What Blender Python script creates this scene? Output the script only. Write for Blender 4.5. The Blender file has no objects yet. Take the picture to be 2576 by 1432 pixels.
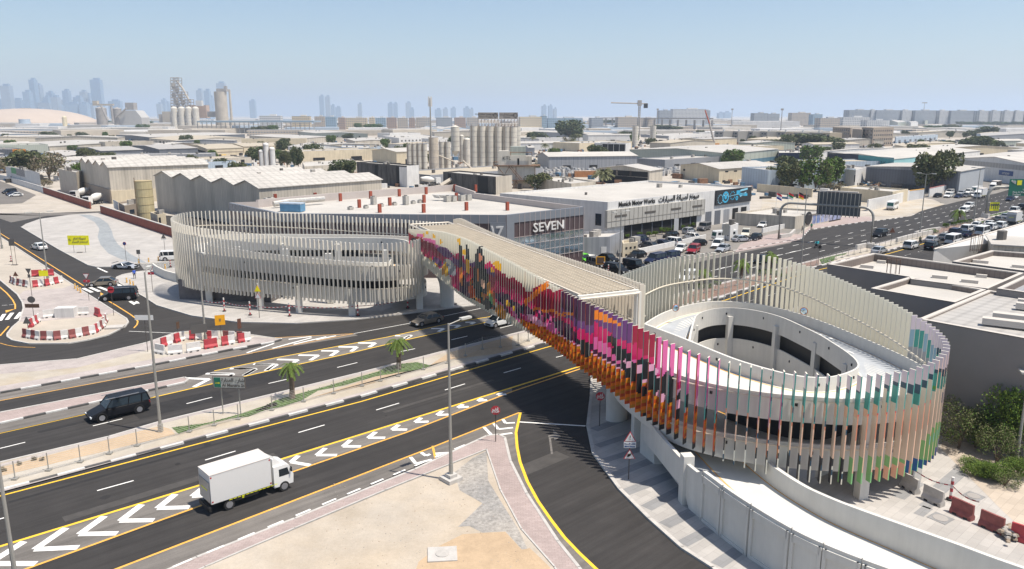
import bpy, bmesh, math, random
from mathutils import Vector, Matrix
sc = bpy.context.scene
R_ = math.radians
# ---------------------------------------------------------------- camera
CH, FPX, HY, CX, CY = 28.0, 1962.0, 290.0, 1288.0, 716.0
PIT = math.atan((CY - HY) / FPX)
cam = bpy.data.objects.new('camera', bpy.data.cameras.new('camera'))
sc.collection.objects.link(cam); sc.camera = cam
cam.location = (0, 0, CH); cam.rotation_euler = (R_(90) - PIT, 0, 0)
cam.data.sensor_width = 36.0; cam.data.lens = 36.0 * FPX / 2576.0
cam.data.clip_start = 1.0; cam.data.clip_end = 60000.0
# ---------------------------------------------------------------- light
SUN_EL, SUN_AZ = 67.0, 110.0           # azimuth from +Y towards +X
w = bpy.data.worlds.new('World'); sc.world = w; w.use_nodes = True
wn = w.node_tree.nodes; wl = w.node_tree.links
sky = wn.new('ShaderNodeTexSky'); sky.sky_type = 'NISHITA'; sky.sun_disc = False
sky.sun_elevation = R_(SUN_EL); sky.sun_rotation = R_(SUN_AZ)
sky.air_density = 1.0; sky.dust_density = 1.0; sky.ozone_density = 2.2; sky.altitude = 30
bgn = wn['Background']; bgn.inputs['Strength'].default_value = 0.094
wl.new(sky.outputs[0], bgn.inputs[0])
sl = bpy.data.lights.new('sun', 'SUN'); sl.energy = 4.4; sl.angle = R_(0.6); sl.color = (1.0, 0.92, 0.81)
so = bpy.data.objects.new('sun', sl); sc.collection.objects.link(so)
el, az = R_(SUN_EL), R_(SUN_AZ)
sdir = Vector((math.sin(az) * math.cos(el), math.cos(az) * math.cos(el), math.sin(el)))
so.rotation_euler = sdir.to_track_quat('Z', 'Y').to_euler()
vs = sc.view_settings; vs.view_transform = 'Standard'; vs.look = 'None'; vs.gamma = 1; vs.exposure = 0.55
vs.use_curve_mapping = False
sc.cycles.max_bounces = 6; sc.cycles.volume_bounces = 1
HAZE = 1.15e-4
# ---------------------------------------------------------------- photo coordinates -> ground points
def gp(x, y, z=0.0):
    u = (x - CX) / FPX; v = (CY - y) / FPX
    dy = math.cos(PIT) + v * math.sin(PIT); dz = -math.sin(PIT) + v * math.cos(PIT)
    t = (z - CH) / dz
    return Vector((u * t, dy * t))
REG = dict(a=(0,180,3.58), b=(650,180,3.58), c=(1300,180,3.58), d=(1950,180,3.58), e=(0,260,5.724), f=(1180,280,5.724),
  g=(1560,520,5.724), h=(2200,440,6.44), L=(0,540,4), M=(440,520,4), N=(1040,540,4), B=(1560,900,4), S=(1956,980,4),
  q=(0,880,2.534), r=(500,850,2.406), s=(1200,850,2.407), w=(1950,640,3.112), v=(1500,640,3.112), z=(1950,440,3.58),
  y=(1400,440,3.58), x=(0,540,3.58), k=(400,500,3.4347), m=(1000,500,3.58), o=(1240,700,4), P=(0,0,0))
def px(k, X, Y):
    bx, by, s = REG[k]
    return (X, Y) if s == 0 else ((bx + X / s) / 1.0093, (by + Y / s) / 1.0093)
def at(k, X, Y, z=0.0):
    return gp(*px(k, X, Y), z)
def ats(k, pts, z=0.0):
    return [at(k, X, Y, z) for X, Y in pts]
# ---------------------------------------------------------------- materials
_m = {}
def M(name, col, rough=0.75, var=0.10, scale=0.6, metal=0.0, stripes=0.0, kind=None, coat=0.0, spec=0.4, bump=0.0, col2=None):
    if name in _m: return _m[name]
    m = bpy.data.materials.new(name); m.use_nodes = True; _m[name] = m
    nt = m.node_tree; n = nt.nodes; l = nt.links; b = n['Principled BSDF']
    b.inputs['Roughness'].default_value = rough; b.inputs['Metallic'].default_value = metal
    b.inputs['Specular IOR Level'].default_value = spec; b.inputs['Coat Weight'].default_value = coat
    m.diffuse_color = (*col, 1)
    geo = n.new('ShaderNodeNewGeometry'); pos = geo.outputs['Position']
    def noise(vec, s, det=4, r=.6):
        q = n.new('ShaderNodeTexNoise'); q.inputs['Scale'].default_value = s; q.inputs['Detail'].default_value = det
        q.inputs['Roughness'].default_value = r; l.new(vec, q.inputs['Vector']); return q.outputs['Fac']
    def ramp(f, a, bb):
        q = n.new('ShaderNodeMapRange'); l.new(f, q.inputs[0]); q.inputs[1].default_value = .3; q.inputs[2].default_value = .7
        q.inputs[3].default_value = a; q.inputs[4].default_value = bb; return q.outputs[0]
    def mul(a, bb):
        q = n.new('ShaderNodeMath'); q.operation = 'MULTIPLY'
        for i, s_ in enumerate((a, bb)):
            if isinstance(s_, float): q.inputs[i].default_value = s_
            else: l.new(s_, q.inputs[i])
        return q.outputs[0]
    def mapping(sc_, rot=0.0):
        q = n.new('ShaderNodeMapping'); q.vector_type = 'TEXTURE'; q.inputs['Scale'].default_value = sc_
        q.inputs['Rotation'].default_value = (0, 0, rot); l.new(pos, q.inputs['Vector']); return q.outputs[0]
    f = ramp(noise(pos, scale), 1 - var, 1 + var)
    if kind == 'asphalt':
        f = mul(f, ramp(noise(mapping((14, .55, 1), RA), .8, 5, .7), .72, 1.24))
        f = mul(f, ramp(noise(pos, 12, 3), .90, 1.10))
        f = mul(f, ramp(noise(pos, .12, 3), .90, 1.14))
    elif kind == 'sand':
        f = mul(f, ramp(noise(pos, .09, 6), .87, 1.1)); f = mul(f, ramp(noise(pos, 5, 4, .7), .93, 1.06))
    elif kind in ('pave', 'brick'):
        br = n.new('ShaderNodeTexBrick'); l.new(mapping((1, 1, 1), RA if kind == 'pave' else 0), br.inputs['Vector'])
        br.inputs['Color1'].default_value = (1, 1, 1, 1); br.inputs['Color2'].default_value = (.86, .86, .86, 1)
        br.inputs['Mortar'].default_value = (.7, .7, .7, 1); br.inputs['Scale'].default_value = 1
        br.inputs['Mortar Size'].default_value = .012; br.inputs['Brick Width'].default_value = 1.2 if kind == 'pave' else .4
        br.inputs['Row Height'].default_value = .6 if kind == 'pave' else .2
        f = mul(f, br.outputs['Color'])
        f = mul(f, ramp(noise(pos, .15, 5), .90, 1.08))
    elif kind == 'streak':
        f = mul(f, ramp(noise(mapping((.5, .5, 6)), .8, 5, .7), .93, 1.03))
    elif kind == 'streak2':
        f = mul(f, ramp(noise(mapping((.7, .7, 7)), .8, 6, .7), .82, 1.07)); f = mul(f, ramp(noise(pos, .07, 6), .90, 1.06))
    elif kind == 'weather':
        f = mul(f, ramp(noise(mapping((1, 1, 5)), .6, 6, .7), .25, 1.25))
    if stripes:
        prod = None
        for ax in (0, 1):
            mp = mapping((1, 1, 1), RA); sx = n.new('ShaderNodeSeparateXYZ'); l.new(mp, sx.inputs[0])
            s_ = mul(sx.outputs[ax], 6.2832 / stripes); q = n.new('ShaderNodeMath'); q.operation = 'SINE'; l.new(s_, q.inputs[0])
            r = n.new('ShaderNodeMapRange'); l.new(q.outputs[0], r.inputs[0]); r.inputs[1].default_value = -1; r.inputs[2].default_value = -.4
            r.inputs[3].default_value = .84; r.inputs[4].default_value = 1.0
            prod = r.outputs[0] if prod is None else mul(prod, r.outputs[0])
        f = mul(f, prod)
    vm = n.new('ShaderNodeVectorMath'); vm.operation = 'SCALE'
    if col2:
        mx = n.new('ShaderNodeMix'); mx.data_type = 'RGBA'; l.new(ramp(noise(pos, .16, 5), 0, 1), mx.inputs[0])
        mx.inputs[6].default_value = (*col, 1); mx.inputs[7].default_value = (*col2, 1); l.new(mx.outputs[2], vm.inputs[0])
    else: vm.inputs[0].default_value = col
    l.new(f, vm.inputs['Scale']); l.new(vm.outputs[0], b.inputs['Base Color'])
    if bump:
        bp = n.new('ShaderNodeBump'); bp.inputs['Strength'].default_value = bump; bp.inputs['Distance'].default_value = .05
        l.new(noise(pos, 6, 6), bp.inputs['Height']); l.new(bp.outputs[0], b.inputs['Normal'])
    return m
def plain(name, col, rough=.6, metal=0., coat=0., spec=.5, emit=0):
    if name in _m: return _m[name]
    m = bpy.data.materials.new(name); m.use_nodes = True; _m[name] = m; b = m.node_tree.nodes['Principled BSDF']
    b.inputs['Base Color'].default_value = (*col, 1); b.inputs['Roughness'].default_value = rough
    b.inputs['Metallic'].default_value = metal; b.inputs['Coat Weight'].default_value = coat
    b.inputs['Specular IOR Level'].default_value = spec
    return m
def attrmat(name, rough=.5):
    m = bpy.data.materials.new(name); m.use_nodes = True; n = m.node_tree.nodes; l = m.node_tree.links
    a = n.new('ShaderNodeVertexColor'); a.layer_name = 'paint'; ns = n.new('ShaderNodeTexNoise'); ns.inputs['Scale'].default_value = 3
    mr = n.new('ShaderNodeMapRange'); l.new(ns.outputs[0], mr.inputs[0]); mr.inputs[3].default_value = .9; mr.inputs[4].default_value = 1.08
    v = n.new('ShaderNodeVectorMath'); v.operation = 'SCALE'; l.new(a.outputs[0], v.inputs[0]); l.new(mr.outputs[0], v.inputs['Scale'])
    b = n['Principled BSDF']; l.new(v.outputs[0], b.inputs['Base Color']); b.inputs['Roughness'].default_value = rough
    return m
RA = R_(42.4)                 # direction of the main road
U = Vector((math.cos(RA), math.sin(RA))); V = Vector((-math.sin(RA), math.cos(RA)))
# ---------------------------------------------------------------- mesh helper
class MB:
    def __init__(s): s.v = []; s.f = []; s.mi = []; s.col = None
    def face(s, pts, m=0):
        i = len(s.v); s.v += [tuple(p) for p in pts]; s.f.append(tuple(range(i, i + len(pts)))); s.mi.append(m); return s
    def mesh(s, vs_, fs, m=0):
        i = len(s.v); s.v += [tuple(p) for p in vs_]; s.f += [tuple(a + i for a in f) for f in fs]; s.mi += [m] * len(fs); return s
    def box(s, c, d, rz=0.0, m=0, tilt=None):
        x, y, z = d[0] / 2, d[1] / 2, d[2] / 2; mt = Matrix.Rotation(rz, 3, 'Z')
        if tilt is not None: mt = mt @ Matrix.Rotation(tilt, 3, 'Y')
        vs_ = [Vector(c) + mt @ Vector((a * x, b * y, e * z)) for a in (-1, 1) for b in (-1, 1) for e in (-1, 1)]
        return s.mesh(vs_, [(0,1,3,2),(4,6,7,5),(0,4,5,1),(2,3,7,6),(0,2,6,4),(1,5,7,3)], m)
    def prism(s, poly, z0, z1, m=0, mtop=None, bottom=True):
        n = len(poly); a = sum(poly[i][0] * poly[(i + 1) % n][1] - poly[(i + 1) % n][0] * poly[i][1] for i in range(n))
        if a < 0: poly = poly[::-1]
        zt = z1 if isinstance(z1, (list, tuple)) else [z1] * n
        if a < 0 and isinstance(z1, (list, tuple)): zt = list(zt)[::-1]
        vs_ = [(p[0], p[1], z0) for p in poly] + [(p[0], p[1], zt[i]) for i, p in enumerate(poly)]
        s.mesh(vs_, [(i, (i + 1) % n, (i + 1) % n + n, i + n) for i in range(n)], m)
        s.mesh(vs_[n:], [tuple(range(n))], m if mtop is None else mtop)
        if bottom: s.mesh(vs_[:n], [tuple(range(n))[::-1]], m)
        return s
    def cyl(s, c, r, h, seg=12, m=0, r2=None, cap=True, axis='Z'):
        r2 = r if r2 is None else r2; vs_ = []
        for k, (rr, zz) in enumerate(((r, 0), (r2, h))):
            for i in range(seg):
                a = 2 * math.pi * i / seg; p = Vector((rr * math.cos(a), rr * math.sin(a), zz))
                if axis == 'Y': p = Vector((p.x, p.z, p.y))
                if axis == 'X': p = Vector((p.z, p.x, p.y))
                vs_.append(Vector(c) + p)
        fs = [(i, (i + 1) % seg, (i + 1) % seg + seg, i + seg) for i in range(seg)]
        if cap: fs += [tuple(range(seg))[::-1], tuple(range(seg, 2 * seg))]
        return s.mesh(vs_, fs, m)
    def tube(s, pts, r, seg=6, m=0):
        pts = [Vector(p) for p in pts]; rs = r if isinstance(r, (list, tuple)) else [r] * len(pts); vs_ = []
        for i, p in enumerate(pts):
            t = (pts[min(i + 1, len(pts) - 1)] - pts[max(i - 1, 0)]).normalized()
            a = t.cross(Vector((0, 0, 1))); a = Vector((1, 0, 0)) if a.length < .01 else a.normalized(); b = t.cross(a)
            vs_ += [p + (a * math.cos(2 * math.pi * k / seg) + b * math.sin(2 * math.pi * k / seg)) * rs[i] for k in range(seg)]
        fs = [(i * seg + k, i * seg + (k + 1) % seg, (i + 1) * seg + (k + 1) % seg, (i + 1) * seg + k) for i in range(len(pts) - 1) for k in range(seg)]
        fs += [tuple(range(seg))[::-1], tuple(range((len(pts) - 1) * seg, len(pts) * seg))]
        return s.mesh(vs_, fs, m)
    def dome(s, c, r, h, seg=16, rings=5, m=0, p=1.0):
        vs_ = []; 
        for j in range(rings):
            a = j / rings * math.pi / 2
            vs_ += [(c[0] + r * math.cos(a) * math.cos(2 * math.pi * i / seg), c[1] + r * math.cos(a) * math.sin(2 * math.pi * i / seg), c[2] + h * math.sin(a) ** p) for i in range(seg)]
        vs_.append((c[0], c[1], c[2] + h)); k = len(vs_) - 1
        fs = [(j * seg + i, j * seg + (i + 1) % seg, (j + 1) * seg + (i + 1) % seg, (j + 1) * seg + i) for j in range(rings - 1) for i in range(seg)]
        fs += [((rings - 1) * seg + i, (rings - 1) * seg + (i + 1) % seg, k) for i in range(seg)]
        return s.mesh(vs_, fs, m)
    def me(s, name, mats, smooth=False):
        me = bpy.data.meshes.new(name); me.from_pydata(s.v, [], s.f)
        for mm in (mats if isinstance(mats, (list, tuple)) else [mats]): me.materials.append(mm)
        me.polygons.foreach_set('material_index', s.mi)
        if s.col:
            ca = me.color_attributes.new('paint', 'FLOAT_COLOR', 'CORNER'); d = []
            for f, c_ in zip(s.f, s.col): d += list((*c_, 1)) * len(f)
            ca.data.foreach_set('color', d)
        if smooth: me.polygons.foreach_set('use_smooth', [True] * len(me.polygons))
        me.update(); return me
    def build(s, name, mats, parent=None, smooth=False, loc=None):
        o = bpy.data.objects.new(name, s.me(name, mats, smooth)); sc.collection.objects.link(o)
        if parent is not None:
            o.parent = parent
            if parent.name in WC: o.matrix_parent_inverse = parent.matrix_basis.inverted()
        if loc is not None: o.location = loc
        return o
WC = set()
def wthing(name, label, cat, loc, group=None):       # parts given in world coordinates
    o = thing(name, label, cat, loc, 0, group); WC.add(o.name); return o
def E3(v, z): return Vector((v[0], v[1], z))
def tag(o, label=None, cat=None, group=None, kind=None):
    for k, q in (('label', label), ('category', cat), ('group', group), ('kind', kind)):
        if q is not None: o[k] = q
    return o
def thing(name, label, cat, loc=(0, 0, 0), rz=0.0, group=None):
    o = bpy.data.objects.new(name, None); sc.collection.objects.link(o); o.location = loc; o.rotation_euler = (0, 0, rz)
    return tag(o, label, cat, group)
def copy_tree(o, parent=None):
    c = o.copy(); sc.collection.objects.link(c); c.parent = parent
    for ch in o.children: copy_tree(ch, c)
    return c
def place(proto, loc, rz, label, scale=None):
    o = copy_tree(proto); o.location = loc; o.rotation_euler = (0, 0, rz)
    if scale is not None: o.scale = (scale,) * 3 if not isinstance(scale, (tuple, list)) else scale
    o['label'] = label; return o
ORD = ['first', 'second', 'third', 'fourth', 'fifth', 'sixth', 'seventh', 'eighth', 'ninth', 'tenth', 'eleventh', 'twelfth']
def ordn(i):
    if i < 12: return ORD[i]
    return f'{i + 1}th' if (i + 1) % 10 not in (1, 2, 3) or i + 1 in (11, 12, 13) else f'{i + 1}' + {1: 'st', 2: 'nd', 3: 'rd'}[(i + 1) % 10]
# lettering
_AR = {'ا': 'ﺍﺎﺍﺎ', 'ب': 'ﺏﺐﺑﺒ', 'ت': 'ﺕﺖﺗﺘ', 'ة': 'ﺓﺔﺓﺔ', 'خ': 'ﺥﺦﺧﺨ', 'ر': 'ﺭﺮﺭﺮ', 'س': 'ﺱﺲﺳﺴ', 'ش': 'ﺵﺶﺷﺸ', 'ص': 'ﺹﺺﺻﺼ',
       'ع': 'ﻉﻊﻋﻌ', 'ف': 'ﻑﻒﻓﻔ', 'ق': 'ﻕﻖﻗﻘ', 'ل': 'ﻝﻞﻟﻠ', 'م': 'ﻡﻢﻣﻤ', 'ن': 'ﻥﻦﻧﻨ', 'و': 'ﻭﻮﻭﻮ', 'ي': 'ﻱﻲﻳﻴ', 'غ': 'ﻍﻎﻏﻐ', 'ى': 'ﻯﻰﻯﻰ', 'أ': 'ﺃﺄﺃﺄ', 'ه': 'ﻩﻪﻫﻬ', 'د': 'ﺩﺪﺩﺪ', 'ج': 'ﺝﺞﺟﺠ', 'ح': 'ﺡﺢﺣﺤ', 'ك': 'ﻙﻚﻛﻜ'}
def ar(t):
    out = []
    for i, ch in enumerate(t):
        if ch not in _AR: out.append(ch); continue
        pv = i > 0 and t[i - 1] in _AR and t[i - 1] not in 'اروةأىد'
        nx = i + 1 < len(t) and t[i + 1] in _AR and ch not in 'اروةأىد'
        out.append(_AR[ch][(1 if pv and not nx else 2 if nx and not pv else 3 if nx and pv else 0)])
    return ''.join(out[::-1])
def text(body, size, mt, origin, right, up, parent, name='lettering', depth=.03, align='CENTER', bold=0.0, sx=1.0):
    cu = bpy.data.curves.new(name, 'FONT'); cu.body = body; cu.size = size; cu.extrude = depth; cu.offset = bold
    cu.align_x = align; cu.align_y = 'CENTER'; cu.resolution_u = 2
    t = bpy.data.objects.new('tmp', cu); sc.collection.objects.link(t); bpy.context.view_layer.update()
    me = bpy.data.meshes.new_from_object(t.evaluated_get(bpy.context.evaluated_depsgraph_get()))
    bpy.data.objects.remove(t); me.materials.clear(); me.materials.append(mt)
    r = Vector(right).normalized(); u_ = Vector(up).normalized(); n_ = r.cross(u_)
    mx = Matrix((( r.x * sx, u_.x, n_.x, origin[0]), (r.y * sx, u_.y, n_.y, origin[1]), (r.z * sx, u_.z, n_.z, origin[2]), (0, 0, 0, 1)))
    me.transform(mx); me.name = name
    o = bpy.data.objects.new(name, me); sc.collection.objects.link(o)
    if parent is not None:
        o.parent = parent
        if parent.name in WC: o.matrix_parent_inverse = parent.matrix_basis.inverted()
    return o
# ================================================================ ground, roads, markings
m_sand = M('sand', (0.39, 0.328, 0.242), .95, .07, .7, kind='sand', bump=.5, col2=(.45, .42, .37))
m_sand2 = M('orange_sand', (0.452, 0.335, 0.218), .95, .08, 1.2, kind='sand', bump=.5)
m_sand3 = M('lot_sand', (0.414, 0.348, 0.266), .95, .08, .5, kind='sand', bump=.6, col2=(.46, .41, .345))
m_gravel = M('grey_gravel', (.27, .26, .245), .95, .3, 4, kind='sand', bump=.6, col2=(.38, .35, .31))
m_asph = M('asphalt', (.036, .0335, .032), .95, .10, .5, kind='asphalt')
m_asph2 = M('light_asphalt', (.155, .142, .128), .9, .10, .5, kind='asphalt')
m_asph3 = M('lot_asphalt', (.21, .195, .175), .9, .12, .3, kind='sand')
m_pave = M('pale_paving', (0.432, 0.41, 0.382), .85, .04, .3, kind='pave')
m_paved = M('dark_paving', (.27, .27, .27), .85, .06, .3, kind='pave')
m_pink = M('pink_paving', (0.39, 0.315, 0.292), .9, .08, .8, kind='brick')
m_pinkp = M('pale_pink_paving', (0.413, 0.367, 0.345), .9, .07, .5, kind='pave')
m_white = M('white_paint', (.78, .77, .73), .7, .10, 3)
m_yel = M('yellow_paint', (.80, .50, .04), .7, .10, 3)
m_ora = M('orange_paint', (.72, .38, .07), .7, .14, 3)
m_kw = M('kerb_white', (0.561, 0.552, 0.527), .8, .15, 2); m_kb = M('kerb_black', (.09, .088, .085), .8, .2, 2)
m_kerb = M('kerb_stone', (.46, .44, .41), .8, .12, 2)
m_grass = M('grass_blades', (.075, .14, .025), .9, .35, 3)
m_turf = M('turf', (.07, .12, .03), .95, .3, 1.5, bump=.5)
def struct(mb, name, mats): return tag(mb.build(name, mats), kind='structure')
G = MB(); G.face([(-30000, -200, 0), (30000, -200, 0), (30000, 30000, 0), (-30000, 30000, 0)])
struct(G, 'ground', M('desert_ground', (0.376, 0.336, 0.28), .95, .08, .4, kind='sand', col2=(.44, .40, .35)))
def sheet(name, m, z, *polys):
    g = MB()
    for i, pl in enumerate(polys): g.prism(pl, 0.0, z, bottom=False) if z > .05 else g.face([(p[0], p[1], z + i * .0012) for p in pl])
    return struct(g, name, m)
P = lambda *p: ats('P', p)
def far(p, d): return Vector(p) + U * d
# asphalt
mt = [at('P', 0, 1167), at('P', 274, 1102), at('P', 406, 1063), at('P', 693, 993), at('P', 900, 942), at('P', 1113, 887), at('P', 1380, 820),
      at('P', 1674, 749), at('P', 2123, 637), at('P', 2300, 591), at('P', 2541, 530)]
mbm = [at('P', 0, 1237), at('P', 907, 1000), at('P', 1288, 889), at('P', 1370, 866), at('P', 1824, 747), at('P', 2027, 678), at('P', 2150, 650),
       at('P', 2238, 631), at('P', 2325, 605), at('P', 2472, 553), at('P', 2541, 536)]
e0 = at('P', 2416, 491)
sheet('road', m_asph, .02, [at('P', -300, 560), at('P', 0, 540), at('P', 250, 532), at('P', 700, 560), at('P', 1201, 600), at('P', 1450, 690),
      at('P', 1564, 697), at('P', 1700, 662), at('P', 1858, 630), at('P', 1932, 619), at('P', 2015, 602), at('P', 2034, 580), at('P', 2181, 558),
      at('P', 2292, 544), at('P', 2347, 516), e0, far(e0, 700), far(at('P', 2600, 640), 700), at('P', 2600, 640), at('P', 2500, 900),
      at('P', 1900, 1500), at('P', 1500, 2200), at('P', -900, 1900)])
sheet('access_road', m_asph2, .025, ats('a', [(-600, 900), (0, 1000), (330, 1130), (200, 1205), (0, 1215), (-600, 1300)]),
      ats('x', [(-600, 8), (640, 3), (930, 0), (1040, 0), (640, 22), (430, 30), (180, 75), (100, 90), (0, 55), (-600, -20)]))
# chevron areas and shoulders of paler asphalt
chev1 = P((-200, 1428), (0, 1376), (515, 1218), (718, 1153), (1288, 976), (1288, 988), (1022, 1090), (742, 1187), (500, 1276), (70, 1433), (-200, 1540))
chev2 = P((383, 1001), (693, 930), (869, 892), (1016, 857), (1212, 814), (1300, 793), (1300, 780), (1229, 798), (1146, 811), (973, 849), (742, 892), (693, 901), (539, 934), (474, 957), (469, 965))
shoul = P((200, 1475), (297, 1433), (694, 1280), (1088, 1128), (1288, 1048), (1306, 1041), (1297, 1090), (1306, 1163), (1352, 1262), (1418, 1353), (1496, 1431), (1600, 1540), (1530, 1560), (1440, 1431), (1300, 1200), (1272, 1106), (1224, 1100), (495, 1406), (150, 1560))
shoul2 = P((-300, 1075), (0, 1009), (383, 938), (693, 881), (640, 891), (600, 880), (383, 922), (0, 992), (-300, 1050))
shoul3 = P((641, 853), (890, 840), (900, 845), (633, 889), (600, 885), (710, 858))
shoul4 = P((-300, 1112), (0, 1069), (469, 965), (383, 1001), (219, 1042), (0, 1091), (-300, 1160))
sheet('hatched_road_area', m_asph2, .028, chev1, chev2, shoul, shoul2, shoul3, shoul4)
sheet('road_shoulder', m_asph2, .03, P((1564, 697), (1700, 662), (1858, 630), (1990, 606), (1990, 612), (1858, 638), (1700, 672), (1566, 706)))
# car parks
sheet('car_park', m_asph3, .035, P((1450, 716), (1450, 560), (1560, 560), (1640, 640), (1800, 600), (1990, 600), (1858, 628), (1700, 660), (1564, 695)),
      P((1440, 600), (1880, 545), (2040, 560), (1990, 606), (1660, 640)), ats('h', [(930, 400), (960, 330), (2300, 60), (2700, -20), (2700, 160), (2130, 330), (1480, 470), (1290, 520), (1100, 430)]))
# pavements and islands
plz1 = ats('L', [(215, 150), (600, 380), (900, 540), (980, 557), (1130, 557), (1450, 520), (1850, 497), (2400, 470), (2500, 300), (1810, 272), (1030, 5), (720, 25), (400, 70), (260, 120)])
plz2 = ats('L', [(1170, 690), (1190, 660), (1250, 635), (1400, 605), (1560, 588), (1850, 562), (2500, 530)]) + P((1000, 640), (1273, 625), (1450, 668), (1450, 717), (1201, 769), (1139, 776), (1002, 793), (887, 806), (742, 815), (598, 812), (483, 796), (396, 770)) + ats('L', [(1480, 870), (1250, 740)])
tri = P((2600, 640), (2300, 690), (2000, 775), (1700, 862), (1520, 912), (1489, 930), (1487, 1000), (1479, 1073), (1493, 1142), (1559, 1233), (1633, 1307), (1716, 1381), (1794, 1431), (1950, 1600), (3300, 1600), (3300, 700))
sheet('pavement', m_pave, .13, plz1, plz2, tri)
isl = ats('L', [(-600, -60), (0, 250), (740, 740), (1180, 1020), (1285, 1085), (1303, 1120), (1270, 1165), (1100, 1250), (900, 1300), (700, 1335), (300, 1338), (130, 1305), (78, 1270), (75, 1240), (130, 1170), (200, 1110), (240, 980), (230, 920), (180, 840), (60, 740), (0, 690), (-600, 420)])
st1 = P((-300, 925), (0, 921), (194, 906), (371, 864), (443, 839), (500, 834), (560, 836), (640, 846), (708, 856), (690, 862), (586, 880), (383, 920), (0, 990), (-300, 1048))
st2 = P((-300, 1105), (0, 1041), (465, 952), (474, 957), (465, 964), (0, 1067), (-300, 1120))
medi = [far(mt[0], -60)] + mt + [far(mt[-1], 300), far(mbm[-1], 300)] + mbm[::-1] + [far(mbm[0], -60)]
foot = P((100, 1580), (495, 1406), (742, 1308), (1043, 1184), (1224, 1100), (1255, 1096), (1270, 1104), (1284, 1163), (1325, 1245), (1403, 1365), (1456, 1431), (1560, 1580), (1480, 1580), (1395, 1431), (1312, 1336), (1259, 1237), (1224, 1134), (969, 1237), (742, 1333), (516, 1431), (200, 1580))
sheet('traffic_island', M('island_sand', (0.42, 0.375, 0.315), .95, .06, .6, kind='sand', bump=.4), .13, isl)
sheet('verge', m_sand, .13, st1, medi)
sheet('footpath', m_pink, .13, st2, foot)
sheet('sandy_lot', m_sand3, .125, P((1395, 1433), (1312, 1338), (1259, 1239), (1222, 1137), (969, 1240), (742, 1336), (516, 1433), (200, 1580), (1480, 1580)))
# patches on the islands
def patch(name, m, z, *p): return sheet(name, m, z, *p)
g = MB()
def flat(mb, pts, z, m=0): mb.face([(p[0], p[1], z) for p in pts], m)
pz = MB()
flat(pz, ats('L', [(190, 850), (250, 800), (640, 775), (735, 742), (1180, 1022), (1010, 1060), (300, 1120), (205, 1118), (243, 980), (232, 920)]), .136)
flat(pz, P((-300, 926), (0, 921.5), (194, 906.5), (371, 864.5), (443, 840), (500, 848), (371, 884), (194, 928), (0, 944), (-300, 952)), .136)
flat(pz, P((560, 885), (600, 870), (640, 850), (706, 857), (690, 861)), .136); flat(pz, P((-300, 1032), (0, 975), (383, 907), (586, 870), (586, 879), (383, 919), (0, 989), (-300, 1047)), .137)
struct(pz, 'island_paving', m_pinkp)
pz = MB()
flat(pz, ats('L', [(800, 25), (905, 28), (1010, 55), (1100, 120), (1140, 200), (1150, 250), (1200, 330), (1330, 430), (1490, 515), (1380, 515), (1230, 480), (1100, 420), (1020, 330), (992, 250), (1010, 170), (960, 100), (870, 55)]), .136)
struct(pz, 'curved_path', M('blue_grey_paving', (.29, .31, .32), .85, .12, 1.2, kind='pave'))
pz = MB()                                              # sandy and pale strips of the median
flat(pz, ats('q', [(-300, 745), (0, 790), (1030, 520), (1100, 540), (1130, 575), (0, 845), (-300, 900)]), .137)
flat(pz, ats('r', [(690, 395), (1090, 300), (1090, 285), (1540, 160), (1930, 110), (1925, 60), (1930, 15), (1540, 115), (1400, 210), (1100, 262)]), .137)
struct(pz, 'median_sand', m_sand2)
pz = MB()
edge = lambda k, pts, w_: ats(k, pts) + [p - V * w_ for p in ats(k, pts)][::-1]
for pts in ([(0, 1237), (907, 1000), (1288, 889), (1370, 866), (1824, 747), (2027, 678), (2238, 631), (2325, 605), (2541, 536)],):
    a_ = [p + V * .2 for p in ats('P', pts)]; b_ = [p + V * .85 for p in ats('P', pts)]
    a_[0] = far(a_[0], -60); b_[0] = far(b_[0], -60); flat(pz, a_ + b_[::-1], .14)
a_ = [far(mt[0], -60)] + mt[1:]; flat(pz, [p - V * .1 for p in a_] + [p - V * .6 for p in a_][::-1], .14)
struct(pz, 'median_edge_paving', m_pinkp)
# lawn patches: turf with blades
lawn = [ats('q', [(1105, 530), (1340, 500), (1530, 448), (1774, 365), (1790, 385), (1600, 460), (1500, 470), (1300, 520), (1150, 572)]),
        ats('r', [(345, 480), (480, 410), (560, 385), (870, 300), (1105, 232), (1160, 205), (1240, 185), (1345, 175), (1428, 195), (1400, 212), (1090, 262), (900, 318), (740, 350), (640, 410), (520, 450)]),
        ats('z', [(465, 790), (560, 765), (720, 728), (700, 745), (610, 765), (600, 800), (490, 835)]), ats('z', [(1160, 600), (1330, 565), (1330, 580), (1200, 610)]),
        ats('h', [(1990, 700), (2340, 620), (2350, 640), (2200, 680), (1990, 715)]), ats('h', [(1750, 800), (1930, 790), (1870, 840), (1760, 830)]),
        ats('z', [(180, 890), (330, 850), (420, 845), (350, 880), (220, 925)])]
pz = MB(); bl = MB(); rng = random.Random(3)
def inside(p, poly):
    c_ = False; n = len(poly)
    for i in range(n):
        a_, b_ = poly[i], poly[i - 1]
        if (a_[1] > p[1]) != (b_[1] > p[1]) and p[0] < (b_[0] - a_[0]) * (p[1] - a_[1]) / (b_[1] - a_[1]) + a_[0]: c_ = not c_
    return c_
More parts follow.
